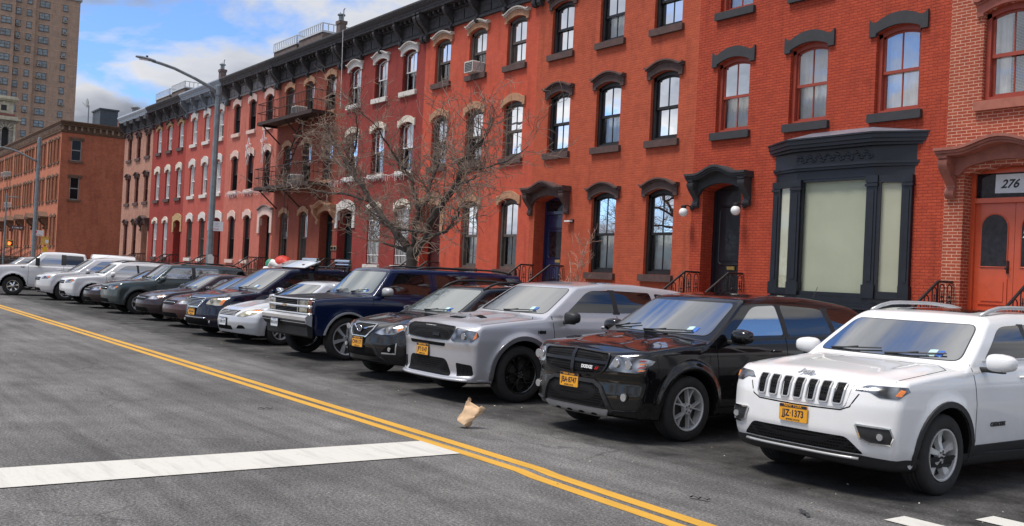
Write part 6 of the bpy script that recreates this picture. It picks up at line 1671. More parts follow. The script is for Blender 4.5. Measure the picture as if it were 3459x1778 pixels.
# ------------------------------------------------------------------ ground, street furniture, tree
def asphalt():
    m, nt, p = newmat('asphalt')
    co = objco(nt)
    big = noise(nt, co, .30, 7, .62); mid = noise(nt, co, 2.2, 7, .65); fine = noise(nt, co, 42., 6, .85)
    mp = nd(nt, 'ShaderNodeMapping'); mp.inputs['Scale'].default_value = (.12, 1.6, 1); lk(nt, co, mp.inputs['Vector'])
    strk = noise(nt, mp.outputs[0], 2.2, 6, .6)
    base = ramp(nt, big, [(.34, (.088,.085,.083)), (.50, (.128,.123,.119)), (.66, (.163,.157,.152))])
    base = mix(nt, 1., base, ramp(nt, mid, [(.25, .74), (.75, 1.22)]), 'MULTIPLY')
    base = mix(nt, 1., base, ramp(nt, strk, [(.30, .68), (.5, 1.0), (.72, 1.28)]), 'MULTIPLY')
    base = mix(nt, 1., base, ramp(nt, fine, [(.36, .28), (.5, 1.0), (.64, 2.3)]), 'MULTIPLY')
    v = nd(nt, 'ShaderNodeTexVoronoi', feature='F1'); v.inputs['Scale'].default_value = 120.; lk(nt, co, v.inputs['Vector'])
    st = ramp(nt, v.outputs['Distance'], [(.10, 1.), (.22, 0.)])
    n5 = noise(nt, co, 9., 4, .6); g = ramp(nt, n5, [(.52, 0.), (.62, .5)])
    mm = nd(nt, 'ShaderNodeMath', operation='MULTIPLY'); lk(nt, st, mm.inputs[0]); lk(nt, g, mm.inputs[1])
    base = mix(nt, mm.outputs[0], base, (.24,.22,.20))
    # oil stains plus shade under the car noses, painted dark into the parking strip
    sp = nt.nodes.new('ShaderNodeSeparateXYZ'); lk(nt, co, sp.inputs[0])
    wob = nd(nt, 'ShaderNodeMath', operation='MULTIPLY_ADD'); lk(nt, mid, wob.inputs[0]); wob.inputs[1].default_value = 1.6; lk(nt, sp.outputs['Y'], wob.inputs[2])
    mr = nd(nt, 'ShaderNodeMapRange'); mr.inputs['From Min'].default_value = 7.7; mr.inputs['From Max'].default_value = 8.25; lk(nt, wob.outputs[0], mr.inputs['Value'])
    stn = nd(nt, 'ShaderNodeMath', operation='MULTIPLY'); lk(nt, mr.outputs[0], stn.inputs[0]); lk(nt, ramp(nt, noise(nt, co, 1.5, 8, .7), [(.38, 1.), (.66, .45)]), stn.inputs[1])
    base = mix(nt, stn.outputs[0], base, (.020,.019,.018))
    # pale worn strip just in front of the parked cars
    m2 = nd(nt, 'ShaderNodeMath', operation='MULTIPLY_ADD'); lk(nt, strk, m2.inputs[0]); m2.inputs[1].default_value = 1.0; lk(nt, sp.outputs['Y'], m2.inputs[2])
    cr = ramp(nt, None or m2.outputs[0], [(0, 0.), (1, 0.)]) if False else None
    # cracks
    vc = nd(nt, 'ShaderNodeTexVoronoi', feature='DISTANCE_TO_EDGE'); vc.inputs['Scale'].default_value = .42
    add = nt.nodes.new('ShaderNodeVectorMath'); add.operation = 'ADD'; lk(nt, co, add.inputs[0])
    nn = nd(nt, 'ShaderNodeTexNoise', Scale=1.3, Detail=6.); lk(nt, co, nn.inputs['Vector']); lk(nt, nn.outputs['Color'], add.inputs[1]); lk(nt, add.outputs[0], vc.inputs['Vector'])
    ck = ramp(nt, vc.outputs['Distance'], [(.0, 1.), (.011, 0.)])
    msk = ramp(nt, noise(nt, co, .5, 3), [(.50, 0.), (.58, .55)])
    mk = nd(nt, 'ShaderNodeMath', operation='MULTIPLY'); lk(nt, ck, mk.inputs[0]); lk(nt, msk, mk.inputs[1])
    base = mix(nt, mk.outputs[0], base, (.03,.03,.03))
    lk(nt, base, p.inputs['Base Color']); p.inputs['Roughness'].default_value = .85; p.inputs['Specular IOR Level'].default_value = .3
    hb = nd(nt, 'ShaderNodeMath', operation='ADD'); lk(nt, fine, hb.inputs[0]); lk(nt, v.outputs['Distance'], hb.inputs[1])
    bump(nt, p, hb.outputs[0], .55, .012)
    return m

def roadpaint(name, col, wear=.5, dirt=(.13,.125,.12)):
    m, nt, p = newmat(name); co = objco(nt)
    n = noise(nt, co, 14., 9, .72); n2 = noise(nt, co, 1.1, 5, .6)
    s = nd(nt, 'ShaderNodeMath', operation='ADD'); lk(nt, n, s.inputs[0]); lk(nt, n2, s.inputs[1])
    f = ramp(nt, s.outputs[0], [(.0, 1.), (.5, 1.), (1., 0.)])
    f = ramp(nt, s.outputs[0], [(max(.0, .80-.1*wear)*.5+.12, 1.), (.58, 0.)])
    mp = nd(nt, 'ShaderNodeMapping'); mp.inputs['Scale'].default_value = (.3, 2.5, 1); lk(nt, co, mp.inputs['Vector'])
    tr = ramp(nt, noise(nt, mp.outputs[0], 3., 6, .65), [(.50, 1.), (.70, .80)])
    q = ramp(nt, n, [(.60, 0.), (.72, wear)])
    c = mix(nt, 1., mix(nt, q, col, dirt), tr, 'MULTIPLY')
    lk(nt, c, p.inputs['Base Color']); p.inputs['Roughness'].default_value = .7
    bump(nt, p, noise(nt, co, 70., 4, .8), .35, .01)
    return m

def st(name, o): o.name = name; o['kind'] = 'structure'; return o

def ground():
    gm = plain('distant_ground', (.10,.098,.095), .9, var=.2, vscale=.2)
    mb = MB(); mb.add([(-900,-900,-.03),(900,-900,-.03),(900,900,-.03),(-900,900,-.03)], [(0,1,2,3)]); st('ground', mb.build('ground', gm))
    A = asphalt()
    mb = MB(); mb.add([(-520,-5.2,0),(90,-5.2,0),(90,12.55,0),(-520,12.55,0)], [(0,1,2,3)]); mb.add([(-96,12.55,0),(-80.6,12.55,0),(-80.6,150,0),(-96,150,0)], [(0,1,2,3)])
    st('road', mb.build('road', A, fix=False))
    cm = plain('pavement_concrete', (.26,.25,.235), .85, var=.2, vscale=1.5, bmp=.2, bscale=50)
    kb = plain('kerb_stone', (.22,.215,.20), .85, var=.25, vscale=3)
    for nm, (x0,x1,y0,y1) in (('pavement',(-80.4,90,12.75,19.4)),('pavement',(-520,-96.2,12.75,19.4)),('pavement',(-520,90,-14,-5.4)),('pavement',(-80.4,-77.4,19.41,150)),('pavement',(-99.3,-96.2,19.41,150))):
        mb = MB(); mb.box(x0,x1,y0,y1,-.02,.15); st(nm, mb.build(nm, cm))
    for (x0,x1,y0,y1) in ((-80.6,90,12.56,12.748),(-520,-96.0,12.56,12.748),(-520,90,-5.398,-5.21)):
        mb = MB(); mb.box(x0,x1,y0,y1,-.02,.152); st('kerb', mb.build('kerb', kb))
    ye = roadpaint('yellow_road_paint', (.62,.33,.035), .55)
    wh = roadpaint('white_road_paint', (.60,.58,.53), .5)
    path = [(-400,0),(-60,0),(-20,.0),(-9.,.0),(-7.3,-.01),(-7.0,-.06),(-6.2,-.10),(-5,-.15),(4,-.42)]
    for (a, b) in ((5.615,5.755),(5.405,5.535)):
        vs = []
        for x, d in path: vs += [(x,a+d,.004),(x,b+d,.004)]
        mb = MB(); mb.add(vs, [(2*k,2*k+2,2*k+3,2*k+1) for k in range(len(path)-1)]); o = mb.build('center_line', ye, fix=False); o['kind'] = 'structure'
    mb = MB(); mb.add([(-8.97,-2.6,.008),(-8.20,-2.6,.008),(-8.20,5.40,.008),(-8.97,5.40,.008)], [(0,1,2,3)]); o = mb.build('stop_line', wh, fix=False); o['kind'] = 'structure'
    for x, y in ((-4.58,7.01),(-4.25,7.75),(-4.0,8.55)):
        mb = MB(); mb.add([(x,y,.008),(x+3.2,y,.008),(x+3.2,y+.28,.008),(x,y+.28,.008)], [(0,1,2,3)]); o = mb.build('crossing_bar', wh, fix=False); o['kind'] = 'structure'
    # tar patches
    pm = plain('fresh_tar_patch', (.13,.13,.14), .8, var=.25, vscale=4, bmp=.3, bscale=120)
    rg = random.Random(4)
    for (x, y, w, h_) in ():
        n = 18; vs = [(x+w/2*math.cos(t)*rg.uniform(.85,1.1), y+h_*math.sin(t)*rg.uniform(.8,1.15), .004) for t in np.linspace(0, 2*math.pi, n, endpoint=False)]
        mb = MB(); mb.add(vs, [tuple(range(n))]); o = mb.build('road_patch', pm); o['kind'] = 'structure'
    # litter: crumbs of paper, glass and leaves
    cols = [plain('litter_pale', (.60,.57,.50), .8, var=.2), plain('litter_brown', (.12,.08,.05), .8, var=.3), plain('litter_dark', (.02,.02,.02), .7, var=.2)]
    mb = MB()
    for k in range(650):
        if rg.random() < .7: x = -rg.uniform(2, 26); y = rg.gauss(7.4, .8)
        else: x = -rg.uniform(2, 30); y = rg.uniform(-1, 9)
        s = rg.choice([.004,.005,.006,.008,.012]); a = rg.uniform(0, 6.28); z = .003
        p = [(x+s*math.cos(a+t)*rg.uniform(.6,1.5), y+s*math.sin(a+t)*rg.uniform(.6,1.5), z+rg.uniform(0,s*.6)) for t in (0,1.3,2.6,3.9,5.2)]
        mb.add(p+[(x,y,z+s*.8)], [(0,1,5),(1,2,5),(2,3,5),(3,4,5),(4,0,5)], 0 if rg.random() < .22 else rg.choice([1,1,2]))
    o = mb.build('road_litter', cols); tag(o, 'small crumbs of paper, grit and leaves scattered on the asphalt', 'litter', kind='stuff')
    for (x, y, a, lb) in ((-5.72,6.15,.3,'thin black scrap lying on the asphalt ahead of the white vehicle'), (-4.98,6.55,2.6,'small curled black scrap near the white crossing bars'), (-11.6,4.75,1.2,'small dark scrap lying beyond the yellow lines')):
        mb = MB(); n = 7; c, s = math.cos(a), math.sin(a)
        for k in range(n+1):
            u = -.09+.18*k/n; z = .006+.018*abs(math.sin(k*1.1)); w = .014
            mb.v += [(x+c*u-s*w, y+s*u+c*w, z), (x+c*u+s*w, y+s*u-c*w, z+.008)]
        for k in range(n): mb.f.append((2*k,2*k+2,2*k+3,2*k+1)); mb.m.append(0)
        o = mb.build('plastic_scrap', M['blackpl']); mo = o.modifiers.new('s', 'SOLIDIFY'); mo.thickness = .003; tag(o, lb, 'litter', 'black scraps on the road')

def paper_bag():
    Fd = Vector((-.811,.585,.0)); Rr = Vector((.585,.811,0)); U = Vector((0,0,1))
    base = Vector((-9.60,6.40,0.002))
    ax = (Rr*.50+U*.80+Fd*.12).normalized()
    s1 = (Rr*.66-U*.52-Fd*.42); s1 = (s1-ax*s1.dot(ax)).normalized(); s2 = ax.cross(s1).normalized()
    rg = random.Random(11); NL, NS = 14, 28
    vs = []; L = .28
    c0 = ax*.0
    for i in range(NL+1):
        t = i/NL; wa = .064+.048*t; wb = .046*(1-t)**1.0+.010
        for k in range(NS):
            a = 2*math.pi*k/NS; ca, sa = math.cos(a), math.sin(a)
            q = .35; px = math.copysign(abs(ca)**q, ca)*wa; py = math.copysign(abs(sa)**q, sa)*wb
            j = .0 if i == 0 else .0045+.006*t
            f = math.sin(7*t+3*a)*j+math.sin(13*t-5*a+1)*j*.7+rg.uniform(-j, j)*.5
            e = 0 if i < NL else .022*math.sin(2.3*a+1)+rg.uniform(-.006,.006)
            if i == NL-1: e = .010*math.sin(2.3*a+1)
            vs.append(ax*(L*t+e)+s1*(px*(1+f*4)+f)+s2*(py+f*1.2))
    fs = [(i*NS+k, i*NS+(k+1) % NS, (i+1)*NS+(k+1) % NS, (i+1)*NS+k) for i in range(NL) for k in range(NS)]
    zmin = min(v.z for v in vs); off = base-Vector((0,0,zmin))
    ref = min(vs, key=lambda v: v.z); off -= Vector((ref.x, ref.y, 0))
    t = thing('paper_bag', 'crumpled brown paper bag standing tilted on the asphalt', 'paper bag', tuple(base))
    m = plain('kraft_paper', (.64,.44,.27), .8, var=.14, vscale=14, bmp=.5, bscale=22); md = plain('kraft_paper_base', (.26,.13,.07), .85, var=.25, vscale=20, bmp=.5, bscale=30)
    mb = MB(); mb.add([v+off-base for v in vs], fs); o = mb.build('bag_body', m, t, smooth=True, auto=28)
    so = o.modifiers.new('s', 'SOLIDIFY'); so.thickness = .0012
    b = [vs[k]+off-base-ax*.001 for k in range(NS)]; c = sum(b, Vector())/NS
    mb = MB(); mb.add(b+[c+ax*.006], [(k, (k+1) % NS, NS) for k in range(NS)]); mb.build('bag_base', md, t)

def tree():
    bark = plain('dark_bark', (.050,.040,.034), .9, var=.4, vscale=18, bmp=.6, bscale=35); twm = plain('pale_twig_bark', (.20,.150,.115), .85, var=.70, vscale=1.6)
    t = thing('bare_street_tree', 'small leafless street tree with spreading crooked branches in front of the red houses', 'tree', (-23.37,13.5,0.15))
    O = Vector((-23.37,13.5,.15)); rg = random.Random(21)
    mb = MB(); mb.tube([(0,0,-.15),(.01,0,.3),(.02,0,1.0),(.02,.0,1.75),(0,0,2.12),(-.02,0,2.32)], [.19,.155,.14,.135,.16,.13], 14); mb.build('trunk', bark, t, smooth=True)
    limbs = [[(-23.47,2.35),(-24.23,2.49),(-25.1,2.63)],
     [(-23.45,2.38),(-24.13,2.9),(-24.95,3.33),(-25.59,3.77),(-26.03,4.29),(-26.71,4.87),(-27.16,5.23),(-27.62,5.64),(-28.02,6.21)],
     [(-23.25,2.3),(-22.66,2.72),(-22.58,3.15),(-22.24,3.53),(-21.86,3.99),(-21.54,4.36),(-21.46,4.76),(-21.19,4.99),(-20.88,5.27),(-20.7,5.78)],
     [(-22.66,2.71),(-21.93,2.78),(-21.0,2.93),(-20.3,3.2),(-19.84,3.37)],
     [(-23.34,2.4),(-23.33,2.96),(-23.19,3.49),(-23.56,3.93),(-23.66,4.24),(-24.02,4.5),(-24.46,4.69),(-25.06,5.01)],
     [(-23.19,3.49),(-22.95,3.75),(-23.11,4.08),(-23.1,4.54),(-23.02,5.03),(-23.18,5.41),(-23.17,5.94)],
     [(-22.61,2.85),(-23.59,2.93),(-24.31,3.31),(-24.78,3.74)], [(-22.24,3.53),(-22.04,4.0),(-22.67,4.09),(-22.96,4.44)],
     [(-25.59,3.77),(-26.86,4.03),(-28.12,4.12),(-29.38,4.25),(-30.7,4.19)], [(-26.03,4.29),(-27.35,4.8),(-28.67,5.11),(-30.08,5.41),(-31.2,5.68)],
     [(-26.71,4.87),(-25.98,5.26),(-25.51,5.76),(-25.34,6.27)], [(-21.54,4.36),(-21.15,4.49),(-20.33,4.68),(-19.93,5.07)],
     [(-24.02,4.5),(-24.36,5.14),(-24.21,5.64),(-24.47,6.21)], [(-24.95,3.33),(-25.99,3.28),(-27.2,3.49),(-28.23,3.63)],
     [(-21.86,3.99),(-21.11,4.11),(-20.28,4.13),(-19.75,4.19)], [(-27.16,5.23),(-28.3,5.7),(-29.26,6.2)]]
    r0 = [.065,.115,.12,.065,.085,.055,.045,.04,.045,.045,.04,.035,.035,.035,.035,.03]
    dy = [-.3,-.6,.5,-.8,.2,.9,-1.0,1.2,-1.2,.8,-1.0,1.2,-1.3,1.1,-.4,1.3]
    ystart = {}
    tw = MB(); nseg = 0
    def twig(p, d, L, r, lvl):
        pts = [p]; n = 5; rs = [r]
        for k in range(n):
            d = (d+Vector((rg.gauss(0,.24), rg.gauss(0,.24), rg.gauss(.03,.24)))).normalized(); p = p+d*L/n; pts.append(p); rs.append(max(.0055, r*(1-.70*(k+1)/n)))
            if lvl > 0 and rg.random() < (.62 if lvl > 1 else .5):
                sd = (d+Vector((rg.gauss(0,.8), rg.gauss(0,.8), rg.gauss(.15,.7)))).normalized(); twig(p, sd, L*rg.uniform(.45,.75), rs[-1]*.75, lvl-1)
        tw.tube(pts, rs, 4 if lvl < 2 else 5, mi=0, cap=False)
    done = []
    for li, (l, r, q) in enumerate(zip(limbs, r0, dy)):
        # start depth: where the parent passes
        y0 = 0.
        for dn in done:
            for v in dn:
                if abs(v.x+O.x-l[0][0]) < .02 and abs(v.z+O.z-l[0][1]) < .02: y0 = v.y
        P_ = []
        n = len(l)
        for k, (x, z) in enumerate(l): P_.append(Vector((x-O.x, y0+(q-y0)*(k/(n-1))**1.1+rg.gauss(0,.03), z-O.z)))
        done.append(P_)
        # smooth refine with jitter
        R_ = []
        for a, b in zip(P_[:-1], P_[1:]):
            for u in (0, .33, .66): R_.append(a.lerp(b, u)+Vector((rg.gauss(0,.025), rg.gauss(0,.025), rg.gauss(0,.025)))*(0 if u == 0 else 1))
        R_.append(P_[-1]); m = len(R_)
        rs = [max(.012, r*(1-.80*k/(m-1))) for k in range(m)]
        b = MB(); b.tube(R_, rs, 8); b.build('branch', bark if r > .05 else bark, t, smooth=True)
        for k in range(1, m):
            if k < 2 and li < 4: continue
            c = 1 if rg.random() < .3 else 2
            if k > m*.75: c += 1
            for _ in range(c):
                d = (R_[k]-R_[k-1]).normalized()
                out = Vector((rg.gauss(0,.8), rg.gauss(0,.8), rg.gauss(.25,.6)))
                twig(R_[k], (d*.6+out).normalized(), rg.uniform(.45,1.25), min(.016, rs[k]*.55), 2)
    o = tw.build('twigs', twm, t, fix=False); o['kind'] = 'stuff'
    # sapling
    s = thing('sapling', 'thin pale leafless sapling between the blue door and a ground floor window', 'sapling', (-21.75,17.9,.15))
    tw = MB(); st_ = [(0,0,0),(.05,0,1.0),(.06,0,2.0),(.18,.0,2.4),(.40,0,2.85)]
    for l in ([(0,0,0),(.05,0,1.0),(.06,.02,1.9),(.18,.05,2.35),(.42,.05,2.80)], [(-.1,0,0),(-.18,0,1.5),(-.2,0,1.85),(-.40,.1,2.2)], [(.05,0,1.5),(.4,-.1,2.0),(.62,-.2,2.45)]):
        tw.tube(l, [.014-.002*k for k in range(len(l))], 5)
    tw.build('stem', plain('pale_sapling_bark', (.42,.26,.20), .8, var=.2), s)
    tw = MB(); pts = [(.06,.02,1.9),(.18,.05,2.35),(.3,.05,2.6),(-.18,0,1.5),(.4,-.1,2.0),(.05,0,1.4)]
    for p in pts:
        for _ in range(5): twig(Vector(p), Vector((rg.gauss(.1,.6), rg.gauss(0,.4), rg.uniform(.4,1))).normalized(), rg.uniform(.3,.55), .006, 1)
    o = tw.build('twigs', plain('pale_sapling_twig', (.40,.25,.19), .8, var=.2), s, fix=False)

def tube_path(pts, r, n=10): 
    mb = MB(); mb.tube(pts, r, n); return mb

def lamp_post(name, label, loc, H, arm, head, base_r=.15, group='tall street lamps'):
    gal = M.setdefault('galv', M.get('galv') or plain('galvanised_steel', (.22,.25,.265), .5, .35, var=.2, vscale=5))
    t = thing(name, label, 'street lamp', loc, 0, group)
    mb = MB(); mb.lathe([(base_r*1.5,.0),(base_r*1.5,.08),(base_r,.12),(base_r*.70,H-.04),(base_r*.62,H),(.0,H+.02)], (0,0,0), 'z', 8); mb.build('pole', gal, t)
    mb = MB(); mb.tube(arm, [.075]*2+[.058]*(len(arm)-2), 10); mb.build('arm', gal, t, smooth=True)
    mb = MB(); mb.lathe([(base_r*.72+.03,H-.42),(base_r*.72+.03,H-.12)], (0,0,0), 'z', 12); mb.build('arm_clamp', gal, t)
    if head:
        y, z, tl = head
        hb = MB(); n = 12; L = .72
        vs = []; fs = []
        for i in range(n+1):
            u = i/n; w = .155*math.sin(math.pi*min(1, .18+u*.72))**.6; hh = .055*math.sin(math.pi*min(1,.15+u*.75))**.5
            yy = y+.36-L*u; zz = z+tl*(u-.5)
            vs += [(-w,yy,zz),(-w*.7,yy,zz+hh),(w*.7,yy,zz+hh),(w,yy,zz),(w*.8,yy,zz-hh*.6),(-w*.8,yy,zz-hh*.6)]
        for i in range(n):
            for k in range(6): fs.append((i*6+k, i*6+(k+1) % 6, (i+1)*6+(k+1) % 6, (i+1)*6+k))
        fs += [(0,1,2,3,4,5), tuple(n*6+k for k in (5,4,3,2,1,0))]
        hb.add(vs, fs); h = hb.build('lamp_head', plain('lamp_housing', (.17,.20,.24), .45, .2, var=.1), t, smooth=True, auto=50)
        mb = MB(); mb.box(-.10,.10,y-.22,y+.1,z-.050,z-.030); mb.build('lens', M['white'], h)
        mb = MB(); mb.lathe([(.04,.0),(.045,.09),(.0,.10)], (0,y+.05,z+.04), 'z', 12); mb.build('photocell', M['blackpl'], h)
    return t

def signals():
    yel = plain('signal_yellow', (.66,.40,.08), .45, var=.12); yel2 = plain('sign_yellow', (.75,.47,.01), .5, var=.05)
    # near lamp
    arm = [(0,-.02,8.35),(0,-.35,8.58),(0,-.95,8.82),(0,-1.75,9.08),(0,-2.25,9.18),(0,-2.62,9.24)]
    t = lamp_post('street_lamp', 'tall galvanised street lamp whose curved arm reaches over the parked cars', (-38.95,13.3,.15), 8.70, arm, (-2.86,9.27,.07))
    s = thing('parking_sign', 'white parking sign with red emblem strapped to the near lamp post', 'sign', (-38.80,13.42,3.25))
    a = R(62)     # faces up the road towards traffic
    s.rotation_euler = (0,0,a)
    mb = MB(); mb.prism(rnd([(-.30,-.19),(.30,-.19),(.30,.19),(-.30,.19)], .03), -.008, 0, 'y'); mb.build('sign_plate', plain('sign_white', (.70,.70,.72), .5, var=.04), s)
    red = plain('sign_red', (.60,.02,.03), .5, var=.05)
    mb = MB(); mb.box(-.27,-.11,-.012,-.0085,-.02,.16); mb.lathe([(.05,-.016),(.0,-.0165)], (-.19,0,.07), 'y', 20, 1)
    for w_ in (-.035, 0, .035): mb.box(-.19+w_-.010, -.19+w_+.010, -.019, -.0166, .03, .11, 0)
    mb.build('sign_emblem', [red, M['white']], s)
    mb = MB(); mb.box(-.24,.12,-.012,-.0085,-.125,-.105); mb.prism([(-.27,-.115),(-.22,-.14),(-.22,-.09)], -.012,-.0085,'y'); mb.prism([(.15,-.115),(.10,-.14),(.10,-.09)], -.012,-.0085,'y'); mb.build('sign_arrow', red, s)
    mb = MB()
    for z, w_ in ((.12,.14),(.075,.10),(.0,.16)): mb.box(.0,w_,-.012,-.0085,z-.010,z+.010)
    mb.build('sign_lines', plain('sign_grey', (.40,.40,.42), .6, var=.1), s)
    p = tag(MB().prism([(-.10,0),(.12,.02),(.13,.30),(.02,.42),(-.12,.38)], -.012, 0, 'y').build('paper_notice', plain('weathered_paper', (.55,.54,.52), .9, var=.12, bmp=.3, bscale=20)), 'torn white paper notice taped low on the near lamp post', 'notice'); p.location = (-38.80,13.30,1.72); p.rotation_euler = (0,0,R(58))
    # far lamp at the side street corner
    arm = [(0,0,8.25),(0,-.5,8.45),(0,-1.3,8.82),(0,-2.0,9.00),(0,-3.0,9.06),(0,-3.6,9.04)]
    t = lamp_post('street_lamp', 'farther street lamp at the side street corner, its arm running out of view', (-77.4,13.75,.15), 10.0, arm, (-3.9,9.03,.02), .17)
    s = thing('parking_sign', 'white parking sign with red emblem on the far lamp post above the walk signal', 'sign', (-77.25,14.0,3.35)); s.rotation_euler = (0,0,R(80))
    mb = MB(); mb.prism(rnd([(-.30,-.19),(.30,-.19),(.30,.19),(-.30,.19)], .03), -.008, 0, 'y'); mb.build('sign_plate', plain('sign_white_far', (.70,.70,.72), .5, var=.04), s)
    mb = MB(); mb.box(-.27,-.12,-.012,-.0085,-.02,.14); mb.build('sign_emblem', red, s)
    mb = MB(); mb.box(-.24,.12,-.012,-.0085,-.11,-.09); mb.build('sign_arrow', red, s)
    def ped(label, loc, a, lit, back):
        s = thing('walk_signal', label, 'walk signal', loc, R(a), 'yellow pedestrian signals')
        mb = MB(); mb.cbox(-.26,.26,-.12,.12,-.24,.24,.03); mb.box(-.34,.30,-.16,.10,.245,.29); mb.box(-.34,.30,-.10,.10,-.30,-.245); mb.build('housing', yel, s)
        if lit:
            mb = MB(); mb.box(-.21,.21,-.126,-.1205,-.20,.20); mb.build('screen', M['blackpl'], s)
            m, nt, p = newmat('lit_hand'); p.inputs['Emission Color'].default_value = (1,.16,.03,1); p.inputs['Emission Strength'].default_value = 2.2; p.inputs['Base Color'].default_value = (.8,.1,.02,1)
            mb = MB(); mb.prism(rnd([(-.16,-.15),(.02,-.15),(.05,.0),(.03,.06),(-.16,.06)], .03), -.134, -.127, 'y')
            for k in range(4): mb.prism(rnd([(-.165+k*.05,.04),(-.125+k*.05,.04),(-.125+k*.05,.15-.015*abs(k-1.5)),(-.165+k*.05,.15-.015*abs(k-1.5))], .015), -.1345,-.1268,'y')
            mb.prism(rnd([(.03,-.06),(.11,.04),(.08,.07),(.0,.0)], .02), -.1342,-.1265,'y'); mb.build('hand_symbol', m, s)
        if back:
            mb = MB(); mb.box(.02,.22,-.1265,-.121,-.18,.06); mb.build('label_sticker', M['white'], s)
        return s
    ped('yellow walk signal housing with a pale sticker fixed to the far lamp post', (-77.3,14.45,2.82), 80, False, True)
    s = thing('yellow_sign', 'round yellow sign hanging under the stickered walk signal', 'sign', (-77.2,14.45,2.22), R(80))
    mb = MB(); mb.prism([(.17*math.cos(q)*(1 if math.sin(q) > -.3 else .75), .20*math.sin(q) if math.sin(q) > 0 else .30*math.sin(q)) for q in np.linspace(0, 2*math.pi, 24, endpoint=False)], -.02, .0, 'y'); mb.build('sign_plate', yel2, s)
    s = thing('signal_post', 'grey signal post at the left edge carrying the street name sign', 'signal post', (-89.9,13.75,.15))
    mb = MB(); mb.lathe([(.12,0),(.12,.1),(.07,.15),(.06,6.5),(0,6.52)], (0,0,0), 'z', 10); mb.tube([(0,0,6.25),(0,.9,6.28)], .035, 8); mb.build('pole', M['galv'], s)
    ped('yellow walk signal showing a lit orange hand at the left edge', (-89.6,14.15,2.62), 78, True, False)
    s = thing('street_name_sign', 'narrow street name sign on the signal post at the left edge', 'sign', (-89.7,14.2,3.92), R(78))
    mb = MB(); mb.box(-.10,.95,-.01,.01,-.14,.14); mb.box(-.10,.95,-.012,.012,.142,.17); mb.build('sign_plate', plain('brown_sign', (.10,.03,.03), .5, var=.1), s)
    text_mesh('sign_text', 'E 139th ST', .17, M['white'], s, Matrix.Translation((.43,-.012,0)) @ FACE, .002, bold=.003)
    # blue box with white roof beside it
    s = thing('blue_container', 'dark blue bin with a pale lid on the far pavement', 'bin', (-86.6,15.2,.15), R(75))
    mb = MB(); mb.prism([(-.75,.0),(.75,.0),(.85,1.2),(-.85,1.2)], -.55, .55, 'y'); mb.build('bin_body', plain('bin_blue', (.012,.03,.085), .4, var=.2), s)
    mb = MB(); mb.prism([(-.9,1.2),(.9,1.2),(.8,1.36),(0,1.48),(-.8,1.36)], -.62, .62, 'y'); mb.build('lid', plain('bin_lid', (.50,.50,.48), .6, var=.15), s)

